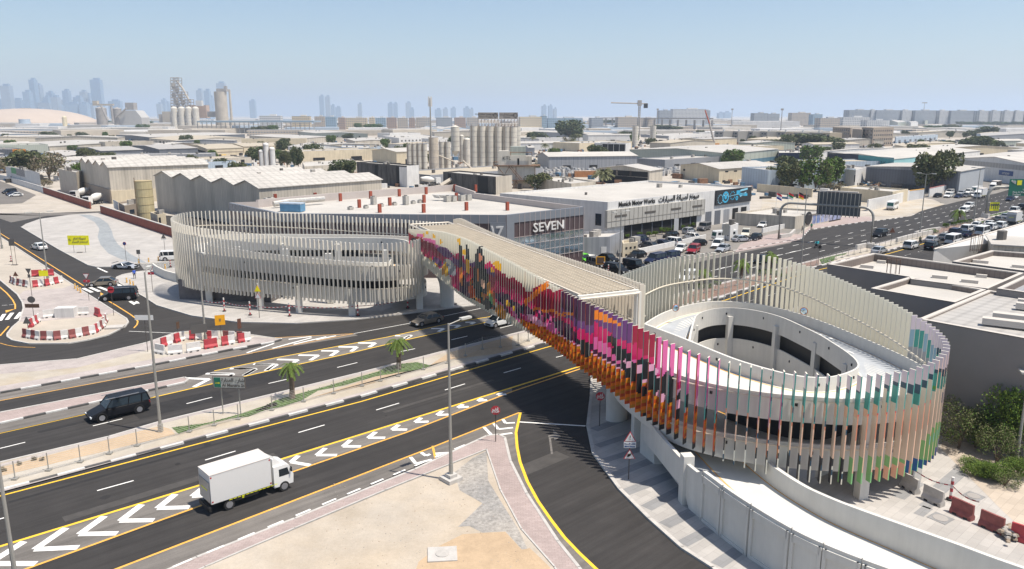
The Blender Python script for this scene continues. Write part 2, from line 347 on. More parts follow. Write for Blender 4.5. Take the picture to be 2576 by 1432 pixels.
for pl in lawn:
    flat(pz, pl, .145); x0, x1 = min(p[0] for p in pl), max(p[0] for p in pl); y0, y1 = min(p[1] for p in pl), max(p[1] for p in pl)
    for _ in range(int((x1 - x0) * (y1 - y0) * 12)):
        p = (rng.uniform(x0, x1), rng.uniform(y0, y1))
        if inside(p, pl):
            a_ = rng.uniform(0, 6.28); h_ = rng.uniform(.05, .12); q_ = (math.cos(a_) * .09, math.sin(a_) * .09)
            bl.face([(p[0] - q_[0], p[1] - q_[1], .14), (p[0] + q_[0], p[1] + q_[1], .14), (p[0] + q_[1] * .4, p[1] - q_[0] * .4, .14 + h_)])
struct(pz, 'turf', m_turf); tag(bl.build('grass', m_grass), kind='stuff')
# dark planted bed in the right-hand median
pz = MB(); flat(pz, P((1700, 752), (1760, 730), (1900, 697), (2060, 655), (2060, 668), (1990, 690), (1824, 742), (1700, 772)), .15)
flat(pz, ats('h', [(980, 930), (1200, 900), (1700, 790), (1740, 830), (1500, 900), (1200, 990), (1050, 1010)]), .15); struct(pz, 'planting_bed', M('bark_bed', (.20, .13, .10), .95, .3, 3, bump=.5))
# gravel and orange sand in the lot
pz = MB(); flat(pz, ats('s', [(0, 762), (85, 718), (95, 900), (180, 1040), (280, 1200), (340, 1330), (300, 1320), (200, 1210), (60, 1220), (-20, 1180), (-90, 1185), (0, 1100), (60, 1040), (-80, 960), (-110, 850)]), .130)
struct(pz, 'gravel_patch', m_gravel)
pz = MB(); flat(pz, ats('s', [(-200, 1300), (-60, 1230), (60, 1222), (200, 1215), (300, 1325), (350, 1315), (470, 1430), (560, 1600), (-400, 1600), (-330, 1400)]), .1315)
struct(pz, 'orange_sand_patch', m_sand2)
# dark bands in the right-hand paving
pz = MB()
for i, (a_, b_, wd) in enumerate([((740, 590), (1010, 490), 1.0), ((760, 690), (1030, 600), .8), ((800, 780), (1080, 690), .8), ((860, 870), (1110, 770), .9), ((930, 975), (1300, 830), 1.0), ((1060, 1070), (1310, 940), 1.0), ((1170, 1175), (1410, 1060), 1.0), ((1280, 1290), (1450, 1200), .9), ((1490, 1420), (1640, 1320), .9)]):
    A, B = at('s', *a_), at('s', *b_); n_ = Vector((-(B - A).y, (B - A).x)).normalized() * wd / 2; flat(pz, [A - n_, B - n_, B + n_, A + n_], .136)
for a_, b_, wd in [((1700, 1080), (1930, 880), 1.1), ((1290, 1150), (1500, 990), 1.0), ((1560, 1250), (1700, 1140), .8), ((1500, 1330), (1600, 1250), .7)]:
    A, B = at('S', *a_), at('S', *b_); n_ = Vector((-(B - A).y, (B - A).x)).normalized() * wd / 2; flat(pz, [A - n_, B - n_, B + n_, A + n_], .136)
struct(pz, 'dark_paving_bands', m_paved)
pz = MB(); flat(pz, ats('S', [(1720, 640), (1760, 560), (2200, 500), (2700, 820), (2700, 1600), (2360, 1290)]), .137); flat(pz, ats('S', [(2050, 800), (1880, 690), (1740, 500), (2100, 480)]), .1375)
struct(pz, 'cream_paving', M('cream_paving', (0.484, 0.413, 0.335), .85, .05, .4, kind='pave'))
pz = MB(); flat(pz, ats('z', [(0, 560), (130, 545), (300, 560), (380, 480), (660, 400), (920, 395), (960, 440), (900, 442), (380, 515), (290, 605), (150, 640), (0, 668), (-300, 720), (-250, 650)]), .06)
struct(pz, 'pink_footway', m_pink)
pz = MB(); flat(pz, ats('h', [(0, 690), (60, 620), (150, 560), (560, 480), (930, 420), (1180, 480), (1290, 510), (1000, 590), (640, 700), (380, 712)]), .05); flat(pz, ats('z', [(-50, 190), (460, 230), (920, 250), (900, 330), (640, 380), (260, 420), (-60, 340)]), .05)
struct(pz, 'sandy_forecourt', m_sand)
# ---- resurfaced patches and seams
pz = MB(); rp = random.Random(4)
def bar(k, x, y, L, w_, m):
    A = at(k, x, y); flat(pz, [A, A + U * L, A + U * L + V * w_, A + V * w_], .024 + .001 * len(pz.f) % .003, m)
for a_ in (('q', 900, 470, 9, 2.6, 0), ('r', 270, 330, 6, 3.2, 0), ('r', 1150, 480, 14, .5, 1), ('q', 60, 1010, 22, .35, 0), ('q', 420, 1130, 16, .9, 1), ('r', 900, 420, 20, .3, 0), ('s', 330, 860, 5, 1.6, 1), ('h', 350, 900, 40, .5, 0), ('z', 500, 640, 30, .6, 1), ('q', 250, 560, 15, .6, 0), ('r', 1350, 300, 10, 1.8, 1), ('q', 700, 1250, 14, .4, 0)): bar(*a_)
for i in range(26):
    A = at('P', rp.uniform(0, 1500), rp.uniform(1150, 1400)); A = at('q', 100, 1000) + U * rp.uniform(0, 75) + V * rp.uniform(-9, 22); r = rp.uniform(.15, .5); flat(pz, [A + Vector((math.cos(j) * r * rp.uniform(.6, 1.2), math.sin(j) * r * rp.uniform(.6, 1.2))) for j in (0, 1, 2, 3, 4, 5)], .0262, 0)
struct(pz, 'road_patches', [M('asphalt_dark', (.022, .021, .021), .9, .2, 1), M('asphalt_worn', (.062, .058, .054), .95, .2, 1)])
# ---- painted markings
mk = MB()
def line(k, pts, wd, m=0, z=.034, ext0=0):
    p = ats(k, pts)
    if ext0: p[0] = p[0] + (p[0] - p[1]).normalized() * ext0
    for i in range(len(p) - 1):
        A, B = p[i], p[i + 1]; d = (B - A); n_ = Vector((-d.y, d.x)).normalized() * wd / 2
        mk.face([(*(A - n_), z), (*(B - n_), z), (*(B + n_), z), (*(A + n_), z)], m)
W, Y_, O_ = 0, 1, 2
line('P', [(0, 1168.5), (274, 1104), (406, 1065), (693, 995), (900, 944), (1113, 889), (1380, 822.5), (1674, 751), (2123, 639), (2300, 593), (2541, 532)], .16, Y_, ext0=60)
line('P', [(0, 1091), (219, 1042), (383, 1001), (693, 930), (869, 892), (1016, 857), (1212, 814), (1300, 793), (1380, 774), (1560, 737)], .2, Y_, ext0=60)
line('P', [(539, 934), (693, 901), (742, 892), (973, 849), (1146, 811), (1229, 798), (1300, 780)], .18, Y_)
line('P', [(0, 1009), (383, 938), (633, 889), (890, 840)], .14, O_, ext0=50); line('P', [(641, 853), (890, 840)], .12, O_); line('P', [(890, 840), (1031, 814), (1240, 770)], .13, W)
line('P', [(0, 1249), (495, 1118.5), (907, 1011.5), (1288, 900), (1370, 876), (1620, 808), (1824, 756), (2027, 687), (2238, 638), (2325, 613), (2472, 561)], .2, Y_, ext0=60)
line('P', [(0, 1376), (515, 1218), (718, 1153), (1288, 976), (1473, 918)], .26, Y_, .036, ext0=40)
line('P', [(70, 1431), (500, 1275), (742, 1186), (1022, 1089), (1288, 986), (1480, 922)], .2, O_, ext0=40)
line('P', [(297, 1431), (694, 1278), (1088, 1126), (1288, 1046), (1306, 1039)], .2, O_, ext0=40)
line('s', [(292, 478), (265, 600), (272, 690), (290, 780), (335, 900), (400, 1020), (480, 1135), (560, 1240), (650, 1335), (750, 1430), (900, 1560)], .24, Y_, .038)
line('x', [(0, 1388), (300, 1378), (600, 1350), (900, 1290), (1340, 1195), (1600, 1097)], .1, O_); line('x', [(0, 1188), (60, 1206), (150, 1222), (320, 1228)], .1, O_)
line('L', [(0, 210), (850, 745)], .2, O_, ext0=30); line('L', [(1015, 850), (1180, 945), (1330, 1040), (1380, 1078), (1400, 1108), (1392, 1140), (1360, 1175)], .2, O_)
line('L', [(0, 760), (70, 820), (130, 890), (155, 940), (155, 980), (60, 1000)], .2, O_, ext0=20); line('L', [(0, 1255), (90, 1155)], .2, O_)
line('L', [(990, 562), (1090, 608)], .35, W); line('L', [(1310, 1207), (1800, 1228)], .12, W)
line('L', [(20, 945), (75, 941)], .12, W); line('L', [(95, 939), (140, 936)], .12, W); line('L', [(1085, 885), (1120, 882)], .12, W); line('L', [(1335, 856), (1415, 846)], .12, W)
for a_, b_ in [((845, 770), (935, 812)), ((915, 762), (1010, 803)), ((985, 750), (1105, 795)), ((1130, 735), (1190, 765)), ((1180, 725), (1260, 760))]: line('L', [a_, b_], .55, W)
for a_, b_ in [((45, 1032), (0, 1100)), ((125, 1020), (70, 1090)), ((215, 1012), (160, 1080))]: line('L', [a_, b_], .5, W)
for t_ in [((55, 995), (60, 1020), (140, 985)), ((1020, 812), (1022, 845), (1075, 843)), ((1310, 785), (1330, 815), (1348, 798))]:
    p = ats('L', t_); mk.face([(*q_, .035) for q_ in p], O_)
for j in range(7): line('x', [(1270 + j * 6, 468 + j * 8), (1600 + j * 8, 452 + j * 8)], .28, W)
for q_ in [('q', [(625, 930), (860, 865)]), ('q', [(1320, 733), (1515, 675)]), ('q', [(-60, 1128), (45, 1100)]), ('r', [(620, 600), (780, 553)]), ('r', [(1095, 462), (1235, 420)]), ('r', [(1515, 340), (1637, 302)]), ('s', [(190, 235), (295, 205)]), ('s', [(510, 140), (590, 120)]),
           ('q', [(598, 513), (788, 467)]), ('q', [(1200, 370), (1365, 328)]), ('q', [(0, 658), (163, 618)]), ('r', [(857, 202), (980, 172)]), ('r', [(1245, 105), (1332, 87)]), ('r', [(437, 300), (555, 273)]), ('r', [(1555, 33), (1652, 10)]), ('m', [(965, 1195), (1095, 1163)]), ('m', [(1370, 1095), (1470, 1073)])]:
    line(*q_, .15, W)
line('s', [(285, 535), (690, 560)], .22, W); line('s', [(470, 620), (485, 732)], .18, 3); p = ats('s', [(462, 618), (495, 612), (490, 580), (540, 625), (500, 648), (497, 632), (466, 640)]); mk.face([(*q_, .035) for q_ in p], 3)
p = ats('L', [(1305, 905), (1360, 940), (1385, 925), (1420, 925), (1400, 905), (1380, 900), (1372, 915), (1330, 900)]); mk.face([(*q_, .035) for q_ in p], W)
def chev(k, tip, e1, e2, wd):
    line(k, [tip, e1], wd, W, .037); line(k, [tip, e2], wd, W, .039)
for c_ in [('q', (-70, 1400), (155, 1258), (232, 1400)), ('q', (225, 1308), (425, 1170), (505, 1295)), ('q', (512, 1210), (672, 1095), (755, 1205)), ('q', (775, 1124), (912, 1020), (990, 1120)), ('q', (1015, 1043), (1128, 953), (1220, 1037)), ('q', (1240, 966), (1335, 890), (1420, 955)),
           ('r', (575, 780), (620, 742), (692, 800)), ('r', (732, 738), (785, 695), (855, 738)), ('r', (893, 685), (940, 645), (1002, 685)), ('r', (1047, 632), (1092, 597), (1150, 632)), ('r', (1193, 582), (1233, 553), (1284, 582)), ('r', (1334, 536), (1370, 510), (1415, 533)),
           ('r', (1468, 492), (1500, 468), (1540, 490)), ('r', (1595, 447), (1625, 428), (1660, 442)), ('r', (1717, 406), (1742, 390), (1773, 402)), ('r', (1838, 370), (1860, 355), (1890, 366))]: chev(*c_, .55 if c_[0] == 'q' else .45)
for c_ in [('q', (1345, 212), (1185, 205), (1248, 262)), ('q', (1500, 182), (1325, 176), (1428, 220)), ('q', (1645, 145), (1480, 144), (1568, 188)), ('q', (1765, 115), (1630, 115), (1710, 158)), ('r', (222, 240), (80, 238), (168, 280)), ('r', (360, 212), (225, 208), (287, 252)),
           ('r', (490, 184), (355, 182), (428, 220)), ('r', (618, 156), (490, 153), (590, 172)), ('r', (742, 128), (620, 127), (692, 158)), ('r', (862, 101), (760, 100), (817, 131)), ('r', (978, 77), (865, 76), (942, 104)), ('r', (1090, 53), (985, 52), (1052, 78)), ('r', (1300, 8), (1210, 8), (1265, 25)),
           ('m', (160, 1262), (60, 1262), (110, 1290)), ('m', (455, 1200), (340, 1200), (405, 1228)), ('m', (600, 1170), (500, 1170), (560, 1192)), ('m', (735, 1142), (650, 1142), (700, 1160))]: chev(*c_, .5)
for c_ in [('s', (120, 620), (70, 568), (243, 603)), ('s', (158, 580), (130, 545), (247, 570)), ('s', (202, 543), (185, 520), (258, 540)), ('r', (1338, 790), (1305, 750), (1435, 765)), ('r', (1400, 742), (1370, 722), (1425, 732)), ('r', (1455, 728), (1570, 722), (1500, 760))]: chev(*c_, .3)
line('r', [(1440, 682), (1460, 772)], .2, O_, .04)
for a_, b_ in [((305, 112), (470, 55)), ((460, 85), (700, 20)), ((590, 60), (790, 14)), ((350, 45), (520, 25)), ((560, 30), (700, 12)), ((730, 32), (850, 8))]: line('r', [a_, b_], .3, W)
for i in range(14):                                   # edge dashes of the lower footpath
    t0, t1 = i / 14, (i + .55) / 14; A, B = at('P', 250, 1510), at('P', 1190, 1115); a_, b_ = A.lerp(B, t0), A.lerp(B, t1); n_ = V * .1; mk.face([(*(a_ - n_), .162), (*(b_ - n_), .162), (*(b_ + n_), .162), (*(a_ + n_), .162)], W)
def dashes(k, p0, n0, n1, per=6.7, ln=2.6, wd=.15):
    A = at(k, *p0)
    for i in range(n0, n1):
        a_ = A + U * per * i; b_ = a_ + U * ln; n_ = V * wd / 2; mk.face([(*(a_ - n_), .034), (*(b_ - n_), .034), (*(b_ + n_), .034), (*(a_ + n_), .034)], W)
dashes('h', (280, 862), -9, 40); dashes('h', (300, 940), -12, 40); dashes('h', (325, 1020), -13, 40); dashes('h', (660, 706), -2, 40, 4.2, 1.2)
dashes('h', (850, 1285), -12, 12); dashes('h', (630, 1350), -10, 9); dashes('g', (1400, 965), 0, 4, 9, 8)
struct(mk, 'road_markings', [m_white, m_yel, m_ora, M('faded_paint', (.15, .14, .13), .9, .35, 3)])
# ---- kerbs
kb = MB()
def kerb(pts, bw=True, h=.17, wd=.22, step=1.1, flip=1):
    k = 0
    for i in range(len(pts) - 1):
        A, B = pts[i], pts[i + 1]; L = (B - A).length; n = max(1, round(L / step))
        if not bw: n = 1
        a_ = math.atan2((B - A).y, (B - A).x)
        for j in range(n):
            c_ = A.lerp(B, (j + .5) / n); kb.box((c_.x, c_.y, h / 2), (L / n + (.0 if bw else .05), wd, h), a_, (k % 2) if bw else 2); k += 1
kerb([far(mbm[0], -50)] + mbm + [far(mbm[-1], 120)], step=1.9, wd=.3, h=.2); kerb(P((-200, 1028), (0, 990), (383, 920), (586, 880), (690, 862), (708, 856)), step=1.9, wd=.3)
kerb(P((-100, 1089), (0, 1067), (465, 964)), step=1.9, wd=.28); kerb(P((465, 964), (474, 957), (465, 952), (0, 1041), (-100, 1062)), False)
kerb([far(mt[0], -50)] + mt + [far(mt[-1], 120)], False); kerb(isl[1:] + isl[:1], False); kerb(plz1[:8], False); kerb(plz2[9:] + plz2[:5], False, h=.17); kerb(P((-300, 925), (0, 921), (194, 906), (371, 864), (443, 839), (500, 834), (560, 836), (640, 846), (708, 856)), False)
kerb(P((1489, 930), (1487, 1000), (1479, 1073), (1493, 1142), (1559, 1233), (1633, 1307), (1716, 1381), (1794, 1431), (1950, 1600)), False, wd=.3); kerb(foot[:12], False, h=.15); kerb(foot[12:], False, h=.18, wd=.12)
kerb(ats('z', [(300, 600), (380, 515), (900, 442), (960, 440), (1250, 400)]), True, step=1.5); kerb(ats('y', [(1130, 760), (1700, 700), (2000, 645), (2300, 590)]), True, step=1.6, h=.12)
struct(kb, 'kerb', [m_kw, m_kb, m_kerb])
# ================================================================ bridge and its two ramps
def hx(s):
    c_ = [int(s[i:i + 2], 16) / 255 for i in (0, 2, 4)]; return tuple(x / 12.92 if x < .04045 else ((x + .055) / 1.055) ** 2.4 for x in c_)
CR, CM, MG, DP, VI, OR, BU, AM, PK, LP, BK, TE, DT, PE, SA, GR, BL, GB, RD, YE, GY, LG = [hx(c_) for c_ in
  'd9d4c2 97123a c0165f 45203f 653872 e5801f b84a1e c08020 d868a4 e8aecb 24272b 3f8f86 21465a dfb498 cf8262 83bf7e 2564a0 83a2b3 c2232f e3b010 8f9399 4b8f3f'.split()]
bd = Vector((.4035, -.915)); bn = Vector((.915, .4035)); b0 = Vector((-10.63, 113.77))
def bp(t, off): return b0 + bd * t + bn * off
m_conc = M('pale_concrete', (.60, .585, .54), .8, .05, .5, kind='streak')
m_fin = M('cream_metal', (.60, .54, .45), .5, .05, .5)
m_finL = M('off_white_metal', (.64, .60, .52), .5, .05, .5)
m_deck = M('blue_grey_deck', (.36, .38, .40), .85, .10, .6, bump=.2)
m_deckw = M('white_deck', (.56, .55, .51), .8, .05, .6)
m_rail = plain('rail_cream', (.62, .56, .45), .5)
m_dark = plain('dark_hole', (.03, .03, .03), .9)
m_paint = attrmat('mural_paint', .45)
def cat(p, n=5):
    out = []
    for i in range(len(p) - 1):
        a_, b_, c_, d_ = p[max(i - 1, 0)], p[i], p[i + 1], p[min(i + 2, len(p) - 1)]
        for j in range(n):
            t = j / n
            out.append(tuple(.5 * (2 * b_[k] + (c_[k] - a_[k]) * t + (2 * a_[k] - 5 * b_[k] + 4 * c_[k] - d_[k]) * t * t + (3 * b_[k] - a_[k] - 3 * c_[k] + d_[k]) * t ** 3) for k in range(len(b_))))
    out.append(tuple(p[-1])); return out
def strip(mb, L_, R2, z0, z1, m=0):       # solid between two polylines with bottom z0[i], top z1[i]
    n = len(L_)
    vs_ = []
    for i in range(n): vs_ += [(L_[i][0], L_[i][1], z0[i]), (R2[i][0], R2[i][1], z0[i]), (R2[i][0], R2[i][1], z1[i]), (L_[i][0], L_[i][1], z1[i])]
    fs = []
    for i in range(n - 1):
        for k in range(4): fs.append((i * 4 + k, i * 4 + (k + 1) % 4, (i + 1) * 4 + (k + 1) % 4, (i + 1) * 4 + k))
    fs += [(0, 3, 2, 1), (n * 4 - 4, n * 4 - 3, n * 4 - 2, n * 4 - 1)]
    mb.mesh(vs_, fs, m)
def helix(st, parent, deck_m, inset=.75, n=5, ph=1.12, th=.24, slab=.75, shade=100, drop=3.6):
    c_ = cat([(o[0], o[1], i[0], i[1], z) for o, i, z in st], n)
    O, I, Z = [], [], [q[4] for q in c_]
    for q in c_:
        o, i = Vector(q[:2]), Vector(q[2:4]); d = (i - o).normalized(); O.append((o + d * inset, d)); I.append((i, d))
    a_ = MB(); strip(a_, [o + d * th for o, d in O], [i - d * th for i, d in I], [z - slab for z in Z], Z); a_.build('deck', deck_m, parent)
    a_ = MB(); strip(a_, [o for o, d in O], [o + d * th for o, d in O], [z - slab - .12 for z in Z], [z + ph for z in Z]); a_.build('outer_parapet', m_conc, parent)
    a_ = MB(); strip(a_, [i - d * th for i, d in I], [i for i, d in I], [z - slab - .12 for z in Z], [z + ph for z in Z]); a_.build('inner_parapet', m_conc, parent)
    nl = len(Z) - shade; k_ = [k for k in range(3 * n, nl)]
    a_ = MB(); strip(a_, [I[k][0] - I[k][1] * 1.3 for k in k_], [I[k][0] - I[k][1] * 1.2 for k in k_], [Z[k] - drop + .02 for k in k_], [Z[k] - slab for k in k_]); a_.build('shaded_opening', plain('painted_shadow_grey', (.045, .045, .045), .95), parent)  # solid dark strip added between the decks, its colour standing in for shade
    e = MB()
    for k in range(0, len(Z) - 1):      # painted edge line on the deck and small drain holes
        for ed, sg in ((O, 1), (I, -1)):
            p0, p1 = ed[k], ed[k + 1]; o_ = .24 + .28
            e.face([(*(p0[0] + p0[1] * sg * o_), Z[k] + .006), (*(p1[0] + p1[1] * sg * o_), Z[k + 1] + .006), (*(p1[0] + p1[1] * sg * (o_ + .12)), Z[k + 1] + .006), (*(p0[0] + p0[1] * sg * (o_ + .12)), Z[k] + .006)])
    e.build('edge_line', m_ora, parent)
    e = MB()
    for k in range(2, len(Z), 9):
        o, d = O[k]; e.box((*(o), Z[k] + .45), (.1, .22, .22), math.atan2(d.y, d.x)); i, d = I[k]; e.box((*(i), Z[k] + .45), (.1, .22, .22), math.atan2(d.y, d.x)); e.box((*(i - d * .24), Z[k] + .55), (.06, .22, .22), math.atan2(d.y, d.x))
    e.build('drain_holes', m_dark, parent)
    return O, I, Z
def resample(path, sp):
    out = []; acc = 0.0; nx = 0.0
    for i in range(len(path) - 1):
        A, B = path[i], path[i + 1]; L = math.hypot(B[0] - A[0], B[1] - A[1])
        while nx <= acc + L:
            t = (nx - acc) / max(L, 1e-6); q = [A[k] + (B[k] - A[k]) * t for k in range(4)]; d = Vector((B[0] - A[0], B[1] - A[1])).normalized()
            out.append((q, d, nx)); nx += sp
        acc += L
    return out
def fin_mesh(q, d, s, colf, dep=.5, th=.09, side=1.0, steps=.14):
    """vertical blade perpendicular to the path; colf(s, h, z, face) -> colour, runs of equal colour are merged"""
    n_ = Vector((-d.y, d.x)) * side; x, y, zt, zb = q; g = MB(); g.col = []
    def quad(p0, p1, z0, z1, c_): g.face([(*p0, z0), (*p1, z0), (*p1, z1), (*p0, z1)]); g.col.append(c_)
    o = Vector((x, y)); cols = 3; N = max(4, int((zt - zb) / steps))
    fc = [(o + d * th / 2, n_, 0), (o - d * th / 2, n_, 1)]
    for base, nn, fid in fc:
        for k in range(cols):
            p0, p1 = base + nn * dep * (k / cols), base + nn * dep * ((k + 1) / cols); r0 = zb; last = None
            for j in range(N):
                h = (j + .5) / N; c_ = colf(s, h, fid, (k + .5) / cols)
                if last is not None and c_ != last: z = zb + (zt - zb) * j / N; quad(p0, p1, r0, z, last); r0 = z
                last = c_
            quad(p0, p1, r0, zt, last)
    for p0, p1, fid in ((o - d * th / 2, o + d * th / 2, 2), (o - d * th / 2 + n_ * dep, o + d * th / 2 + n_ * dep, 3)):
        r0 = zb; last = None
        for j in range(N):
            c_ = colf(s, (j + .5) / N, fid, .5)
            if last is not None and c_ != last: z = zb + (zt - zb) * j / N; quad(p0, p1, r0, z, last); r0 = z
            last = c_
        quad(p0, p1, r0, zt, last)
    for z in (zb, zt):
        a_, b_ = o - d * th / 2, o + d * th / 2; g.face([(*a_, z), (*b_, z), (*(b_ + n_ * dep), z), (*(a_ + n_ * dep), z)]); g.col.append(CR)
    return g
def fins(path, sp, parent, colf=None, mt=None, side=1.0, dep=.5, limit=100, s0=0.0):
    pts = resample(cat(path, 6), sp); rest = MB(); rest.col = [] if colf else None; pts = [p for p in pts]
    order = sorted(range(len(pts)), key=lambda i: pts[i][0][0] ** 2 + pts[i][0][1] ** 2); keep = set(order[:limit])
    for i, (q, d, s) in enumerate(pts):
        if colf: g = fin_mesh(q, d, s + s0, colf, dep, .09, side)
        else:
            g = MB(); n_ = Vector((-d.y, d.x)) * side; c_ = Vector(q[:2]) + n_ * dep / 2; g.box((c_.x, c_.y, (q[2] + q[3]) / 2), (.13, dep, q[2] - q[3]), math.atan2(d.y, d.x))
        if i in keep: g.build('fin', mt or m_paint, parent)
        else:
            k = len(rest.v); rest.v += g.v; rest.f += [tuple(a + k for a in f) for f in g.f]; rest.mi += g.mi
            if colf: rest.col += g.col
    if rest.v: tag(rest.build('fins', mt or m_paint, parent), kind='stuff')
    return pts
# ---- mural
SH = []
def E_(t, h, rt, rh, c_, k=2.0): SH.append((t, h, rt, rh, c_, k))
# ribbons, dots, drapes and blossoms of the left part
for i in range(9): E_(1 + i * 1.7, .84 - .03 * i + .03 * math.sin(i * 2.1), 1.1, .05, PK)
for t, h in ((5, .93), (8, .88), (11, .80), (3.5, .86), (6.5, .30), (9, .26), (12, .24), (20, .78)): E_(t, h, .6, .05, YE)
E_(0, .35, 1.6, .14, DT); E_(-1.5, .62, 1.3, .1, BK); E_(12.5, .62, 3.0, .09, VI); E_(9.5, .34, 2.2, .08, VI); E_(14.5, .38, 2.6, .14, GY); E_(14, .47, 1.2, .05, CR); E_(12.8, .28, .8, .14, YE); E_(11.7, .22, .6, .1, AM)
E_(18.5, .60, .55, .36, BK, 4); E_(18.8, .35, .7, .16, OR); E_(18.2, .93, .5, .06, YE); E_(21, .68, .6, .25, BK, 3); E_(21.2, .58, .9, .12, YE); E_(25.3, .74, 1.6, .26, BK, 1.6); E_(25.6, .48, 2.4, .22, BK, 3); E_(25.4, .82, .5, .07, SA); E_(24.6, .52, .5, .1, OR); E_(26.2, .42, .8, .07, PE)
E_(28.2, .36, .7, .16, AM); E_(28.5, .22, .5, .1, GR); E_(30.7, .84, 1.2, .07, YE); E_(29.0, .72, .6, .05, YE); E_(27.5, .12, 1.1, .10, BK); E_(31.5, .10, 1.4, .13, AM); E_(33.5, .30, .5, .05, YE); E_(35, .27, .45, .04, YE); E_(24, .25, 1.8, .12, BK); E_(22.5, .2, 1.2, .1, BU)
for i in range(12): E_(38 + i * .45, .47 + i * .045, .35, .05, OR)          # rising orange streak
for i in range(16): E_(40 + i * .55, .44 + .018 * i + .02 * math.sin(i), .4, .022, OR)
E_(47, .42, 2.2, .12, DP); E_(44, .30, 1.6, .07, PK); E_(50.5, .33, 1.1, .12, BK); E_(40.5, .27, 2.2, .06, LP)
for t, h, a_, b_ in ((56.8, .55, 1.6, .10), (58.2, .44, 1.5, .12), (60.2, .56, 1.3, .12), (61.5, .44, 1.2, .10), (62.8, .50, .8, .16), (55.2, .66, .9, .06), (64.5, .46, .9, .08), (66.2, .42, .6, .07), (59.5, .30, .8, .07), (63.8, .28, .6, .07)): E_(t, h, a_, b_, BK)
for t, h in ((57.5, .49), (59.2, .52), (61.0, .62), (62.0, .36), (64.0, .38), (65.5, .50)): E_(t, h, .55, .05, LP)
def mural(s, h, fid, u):
    t = s - 4 + u * .35
    if fid == 2:                                # outer edge of a blade
        if t < 38: return CR if int(s * 1.7) % 5 else (TE if h < .4 else CR)
        if t < 60: return (BU if h < .28 else (DT if int(s * 1.43) % 4 == 0 else CR)) if int(s * 1.43) % 3 else BU
        if t < 67: return TE if h > .35 and int(s * 1.43) % 2 else BU if h > .08 else BK
        if t < 76: return (TE if h > .55 else SA if h > .5 else PE if h > .24 else (BK if h > .12 + .03 * (int(s * 1.43) % 3) else CR)) if int(h * 22 + s) % 9 else DT
        if t < 84: return TE if h > .66 else RD if h > .63 else SA if h > .42 else PE if h > .1 else GR
        if t < 92: return PE if h > .32 else SA if h > .28 else GB if h > .2 else PE
        if t < 98: return TE if h > .3 else RD
        return BL if int(s) % 2 else VI
    if fid == 3: return CR
    if t > 67 and fid == 0: return CR if t > 90 or t < 72 else (CR if h > .6 else PE)
    if t > 96: return CR
    if t > 67:                                  # ring, blade sides
        w_ = .03 * math.sin(s * 1.3); cq = hx('cfc6b4')
        if h > .88 + w_: return hx('cdc0c8')
        if t < 72: return BK if h > .80 else PK if h > .52 else LP if h > .45 else [OR, BU, AM][int(h * 24 + s) % 3] if h > .16 else BK
        if t < 79: return DT if h > .84 else TE if h > .72 + w_ else PE if h > .62 else cq if h > .24 else GR if t > 76 else BK
        if t < 91:
            if h > .82 + w_ * 2: return DT
            if h > .69 + w_ and (t > 84 or int(s * 1.4) % 3 == 0): return TE if int(h * 30 + s * 2) % 11 else LG
            if .34 < h < .62 and abs(t - 88 + (h - .48) * 6) < 1.3: return GY
            if h > (.17 if t < 83 else .30) + .05 * math.sin(s): return cq
            return (GR if h > .1 + .08 * math.sin(s * .9) else BL) if t > 82 else GR if h > .12 else PE
        if h > .70 + w_: return GB if int(s) % 2 else TE
        if h > .40 + w_: return GY
        return GR if h > .25 else BL if h > .06 else DT
    for (a_, b_, c_, d_, col, k) in reversed(SH):
        if abs(t - a_) < c_ and (abs(t - a_) / c_) ** k + (abs(h - b_) / d_) ** k < 1: return col
    wv = .03 * math.sin(t * 1.1) + .02 * math.sin(t * 2.9 + 1)
    if t < 15:
        if h > .78 - .010 * t + wv or h < .34 - .008 * t + wv: return CR
        return RD if h > .66 and t < 3 else (CM if h > .5 + wv or int(t * 2) % 3 == 0 else MG)
    if t < 22: return CR if h > .68 + wv or h < .06 else (MG if h > .60 else VI if h > .48 else CM if h > .36 + wv else DP if t > 18 else MG)
    if t < 30: return CR if h > .84 - abs(t - 28) * .03 + wv or h < .08 else (MG if h > .74 + wv else VI if h > .62 + wv else CM if h > .40 - wv else [BK, AM, BU][int(t * .9 + h * 9) % 3])
    if t < 40:
        if h > .80 - .01 * (t - 30) + wv: return CR
        if h < .1 - (t - 36) * .02: return CR
        if h < .17 and t > 36.5: return [OR, BU, AM][int(h * 24 + t * 2.2) % 3]
        return CM if h > .55 + wv else MG if h > .42 - wv else (DP if h > .27 else [PK, DP, MG][int(t * .9 + h * 9) % 3])
    if t < 46: 
        if h < .27: return CR if h > .25 else [OR, BU, AM][int(h * 24 + int(t * 1.4)) % 3]
        return CR if h > .80 + .035 * (t - 40) + wv else CM if h > .5 else ([DP, MG, DP, PK][int(t * 1.7 + h * 11) % 4])
    if t < 67:
        lim = .30 + .008 * (t - 46)
        if h < lim: return LP if h > lim - .02 else BK if h < .05 and t > 60 else [OR, BU, AM][(int(h * 26) + int(t * 1.43)) % 3]
        if t < 52: return DP if h > .72 + wv else VI if h > .6 + wv else MG if h > .45 else ([DP, BK, MG][int(t * 2 + h * 13) % 3])
        if t < 58: return VI if h > .97 - (t - 52) * .01 else OR if h > .86 + .02 * (t - 54) and t < 57 else VI if h > .75 + wv else MG if h > .55 + wv else (PK if h > .42 else DP)
        if t < 61.5: return CM if h > .74 + wv else MG if h > .60 else PK if h > .46 else LP
        return PK if h > .62 + wv or t > 64 else MG if h > .55 else LP if h > .40 else PK
    return CR
def cream(s, h, fid, u): return CR
